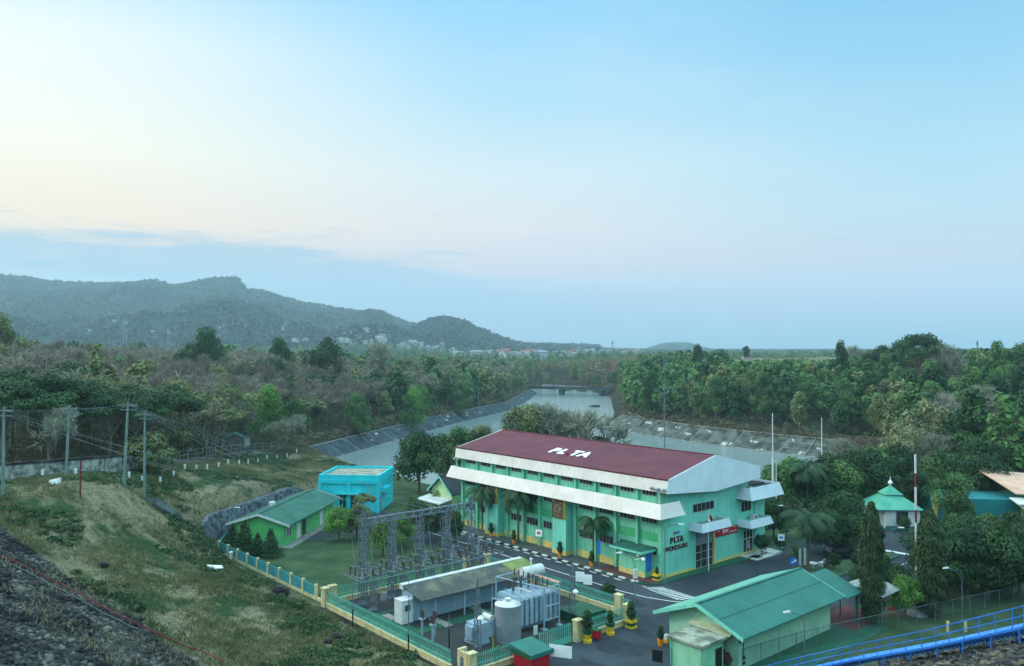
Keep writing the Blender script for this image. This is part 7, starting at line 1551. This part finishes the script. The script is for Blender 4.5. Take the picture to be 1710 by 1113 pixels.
for (px, py, s, lb) in ((468, 993, .95, 'large dark boulder on the grassy slope above the teal fence'), (562, 1068, .6, 'dark rock on the slope below the picket fence'), (548, 1074, .4, 'smaller dark rock left of another on the slope'), (173, 948, .5, 'flat dark rock at the edge of the rock slope')):
    x, y, z_ = hit(px, py); import bmesh; bm = bmesh.new(); bmesh.ops.create_icosphere(bm, subdivisions=2, radius=s); rr_ = random.Random(px)
    for v in bm.verts: v.co *= 1 + .16 * math.sin(v.co.x * 5 / s + px) * math.cos(v.co.y * 4 / s) + rr_.uniform(-.07, .07); v.co.z *= .75
    me = bpy.data.meshes.new('boulder'); bm.to_mesh(me); bm.free(); me.materials.append(M_rockdark); o = bpy.data.objects.new('boulder', me); col.objects.link(o); o.location = (x, y, z_ + .3 * s); tag(o, lb, 'boulder')
# grass tufts
def grass(name, label, P_, seed, hgt_=.32, blades=6, spread=.22, m=F_grass, tb=.35):
    rg = np.random.RandomState(seed); hz = Hn(P_); n = len(P_); g = fbm(P_[:, 0] / 6., P_[:, 1] / 6., 4); c_ = np.repeat(np.column_stack([P_, hz - .03]), blades, 0) + np.column_stack([rg.normal(size=(n * blades, 2)) * spread, np.zeros(n * blades)])
    d = rg.normal(size=(n * blades, 3)) * .45; d[:, 2] = 1; d /= np.linalg.norm(d, axis=1, keepdims=True); L_ = (hgt_ * rg.uniform(.4, 1.5, n * blades))[:, None]; s = np.cross(d, rg.normal(size=d.shape)); s /= np.linalg.norm(s, axis=1, keepdims=True); w = .045
    Q = np.stack([c_ - s * w, c_ + s * w, c_ + d * L_ + s * w * .3, c_ + d * L_ - s * w * .3], 1); t = np.repeat(np.clip(tb + .2 - g * 1.8 + rg.normal(size=n) * .15, 0, 1), blades)
    return tag(soup(name, Q, t, 0, [m]), label, 'grass', None, 'stuff')
P_ = np.column_stack([rg.uniform(-66, 0, 150000), rg.uniform(58, 215, 150000)]); k = (pdist(P_, FLAT) > .4) & (rockmask(P_) < .4) & (P_[:, 0] > -60) & (P_[:, 0] + .0 * P_[:, 1] < 0) & (pdist(P_, WATER) > 1.5); P_ = P_[k]; d_ = (P_[:, 1] - 55) / 160
P_ = P_[rg.rand(len(P_)) > d_ * .6]; g_ = fbm(P_[:, 0] / 5., P_[:, 1] / 5., 4); P_ = P_[(g_ + rg.normal(size=len(P_)) * .12) > .01]
grass('grass', 'green and dry grass tufts on the hillside', P_[:60000], 3)
P_ = np.column_stack([rg.uniform(-60, 0, 16000), rg.uniform(30, 92, 16000)]); P_ = P_[rockmask(P_) > .5]; g_ = fbm(P_[:, 0] / 4. + 3, P_[:, 1] / 4., 4); P_ = P_[g_ > .03][:6000]
grass('dry_grass', 'dry grass growing between the rocks of the dam slope', P_, 7, .3, 6, .2, leafmat('dry_blades', C(70, 74, 58), C(128, 124, 100), .1), .5)
# weedy clumps on the slope
P_ = np.column_stack([rg.uniform(-60, -4, 9000), rg.uniform(60, 190, 9000)]); g_ = fbm(P_[:, 0] / 9. + 5, P_[:, 1] / 9., 3); k = (pdist(P_, FLAT) > 1.0) & (rockmask(P_) < .3) & (pdist(P_, WATER) > 3) & (g_ > .02) & (P_[:, 0] > -60); P_ = P_[k][:1300]; hz = Hn(P_)
Qs = []; ts = []
for (x, y), z_ in zip(P_, hz):
    s = rg.uniform(.25, .8); Q, t = crownsoup([(x, y, z_ + .12 * s, s, .4 * s), (x + s * .8, y + .3, z_ + .1 * s, s * .7, .35 * s)], 90, .26, rg.randint(9999)); Qs.append(Q); ts.append(t * .7)
tag(soup('weeds', np.concatenate(Qs), np.concatenate(ts), (rg.rand(sum(map(len, ts))) * 1.7).astype(int), [F_dark, F_mid]), 'low green weeds on the grassy slope', 'weeds', None, 'stuff')

_by = {}
for o in list(col.objects):
    if o.parent is None and 'category' in o and o.get('group') and o['category'] in ('tree', 'house') and 'label' in o: _by.setdefault(o['label'], []).append(o)
for lb, os_ in _by.items():
    os_.sort(key=lambda o: o.location.y)
    w_ = {2: ('nearer', 'farther'), 3: ('nearest', 'middle', 'farthest')}.get(len(os_))
    if w_ and len(lb.split()) < 15:
        for o, a in zip(os_, w_): o['label'] = a + ' ' + lb
# ------------------------------------------------------------------ haze
hz_ = bpy.data.materials.new('haze'); hz_.use_nodes = True; n = hz_.node_tree.nodes; l = hz_.node_tree.links; n.clear(); pv = n.new('ShaderNodeVolumePrincipled'); ou = n.new('ShaderNodeOutputMaterial'); l.new(pv.outputs[0], ou.inputs['Volume'])
pv.inputs['Density'].default_value = HAZE; pv.inputs['Color'].default_value = (0.62, 0.86, 1.0, 1); pv.inputs['Anisotropy'].default_value = .2
b = MB(); b.box(-9000, 9000, -400, 4600, -8.0, 420); tag(b.build('haze', hz_), 'thin blue evening haze over the valley', 'haze', None, 'stuff')
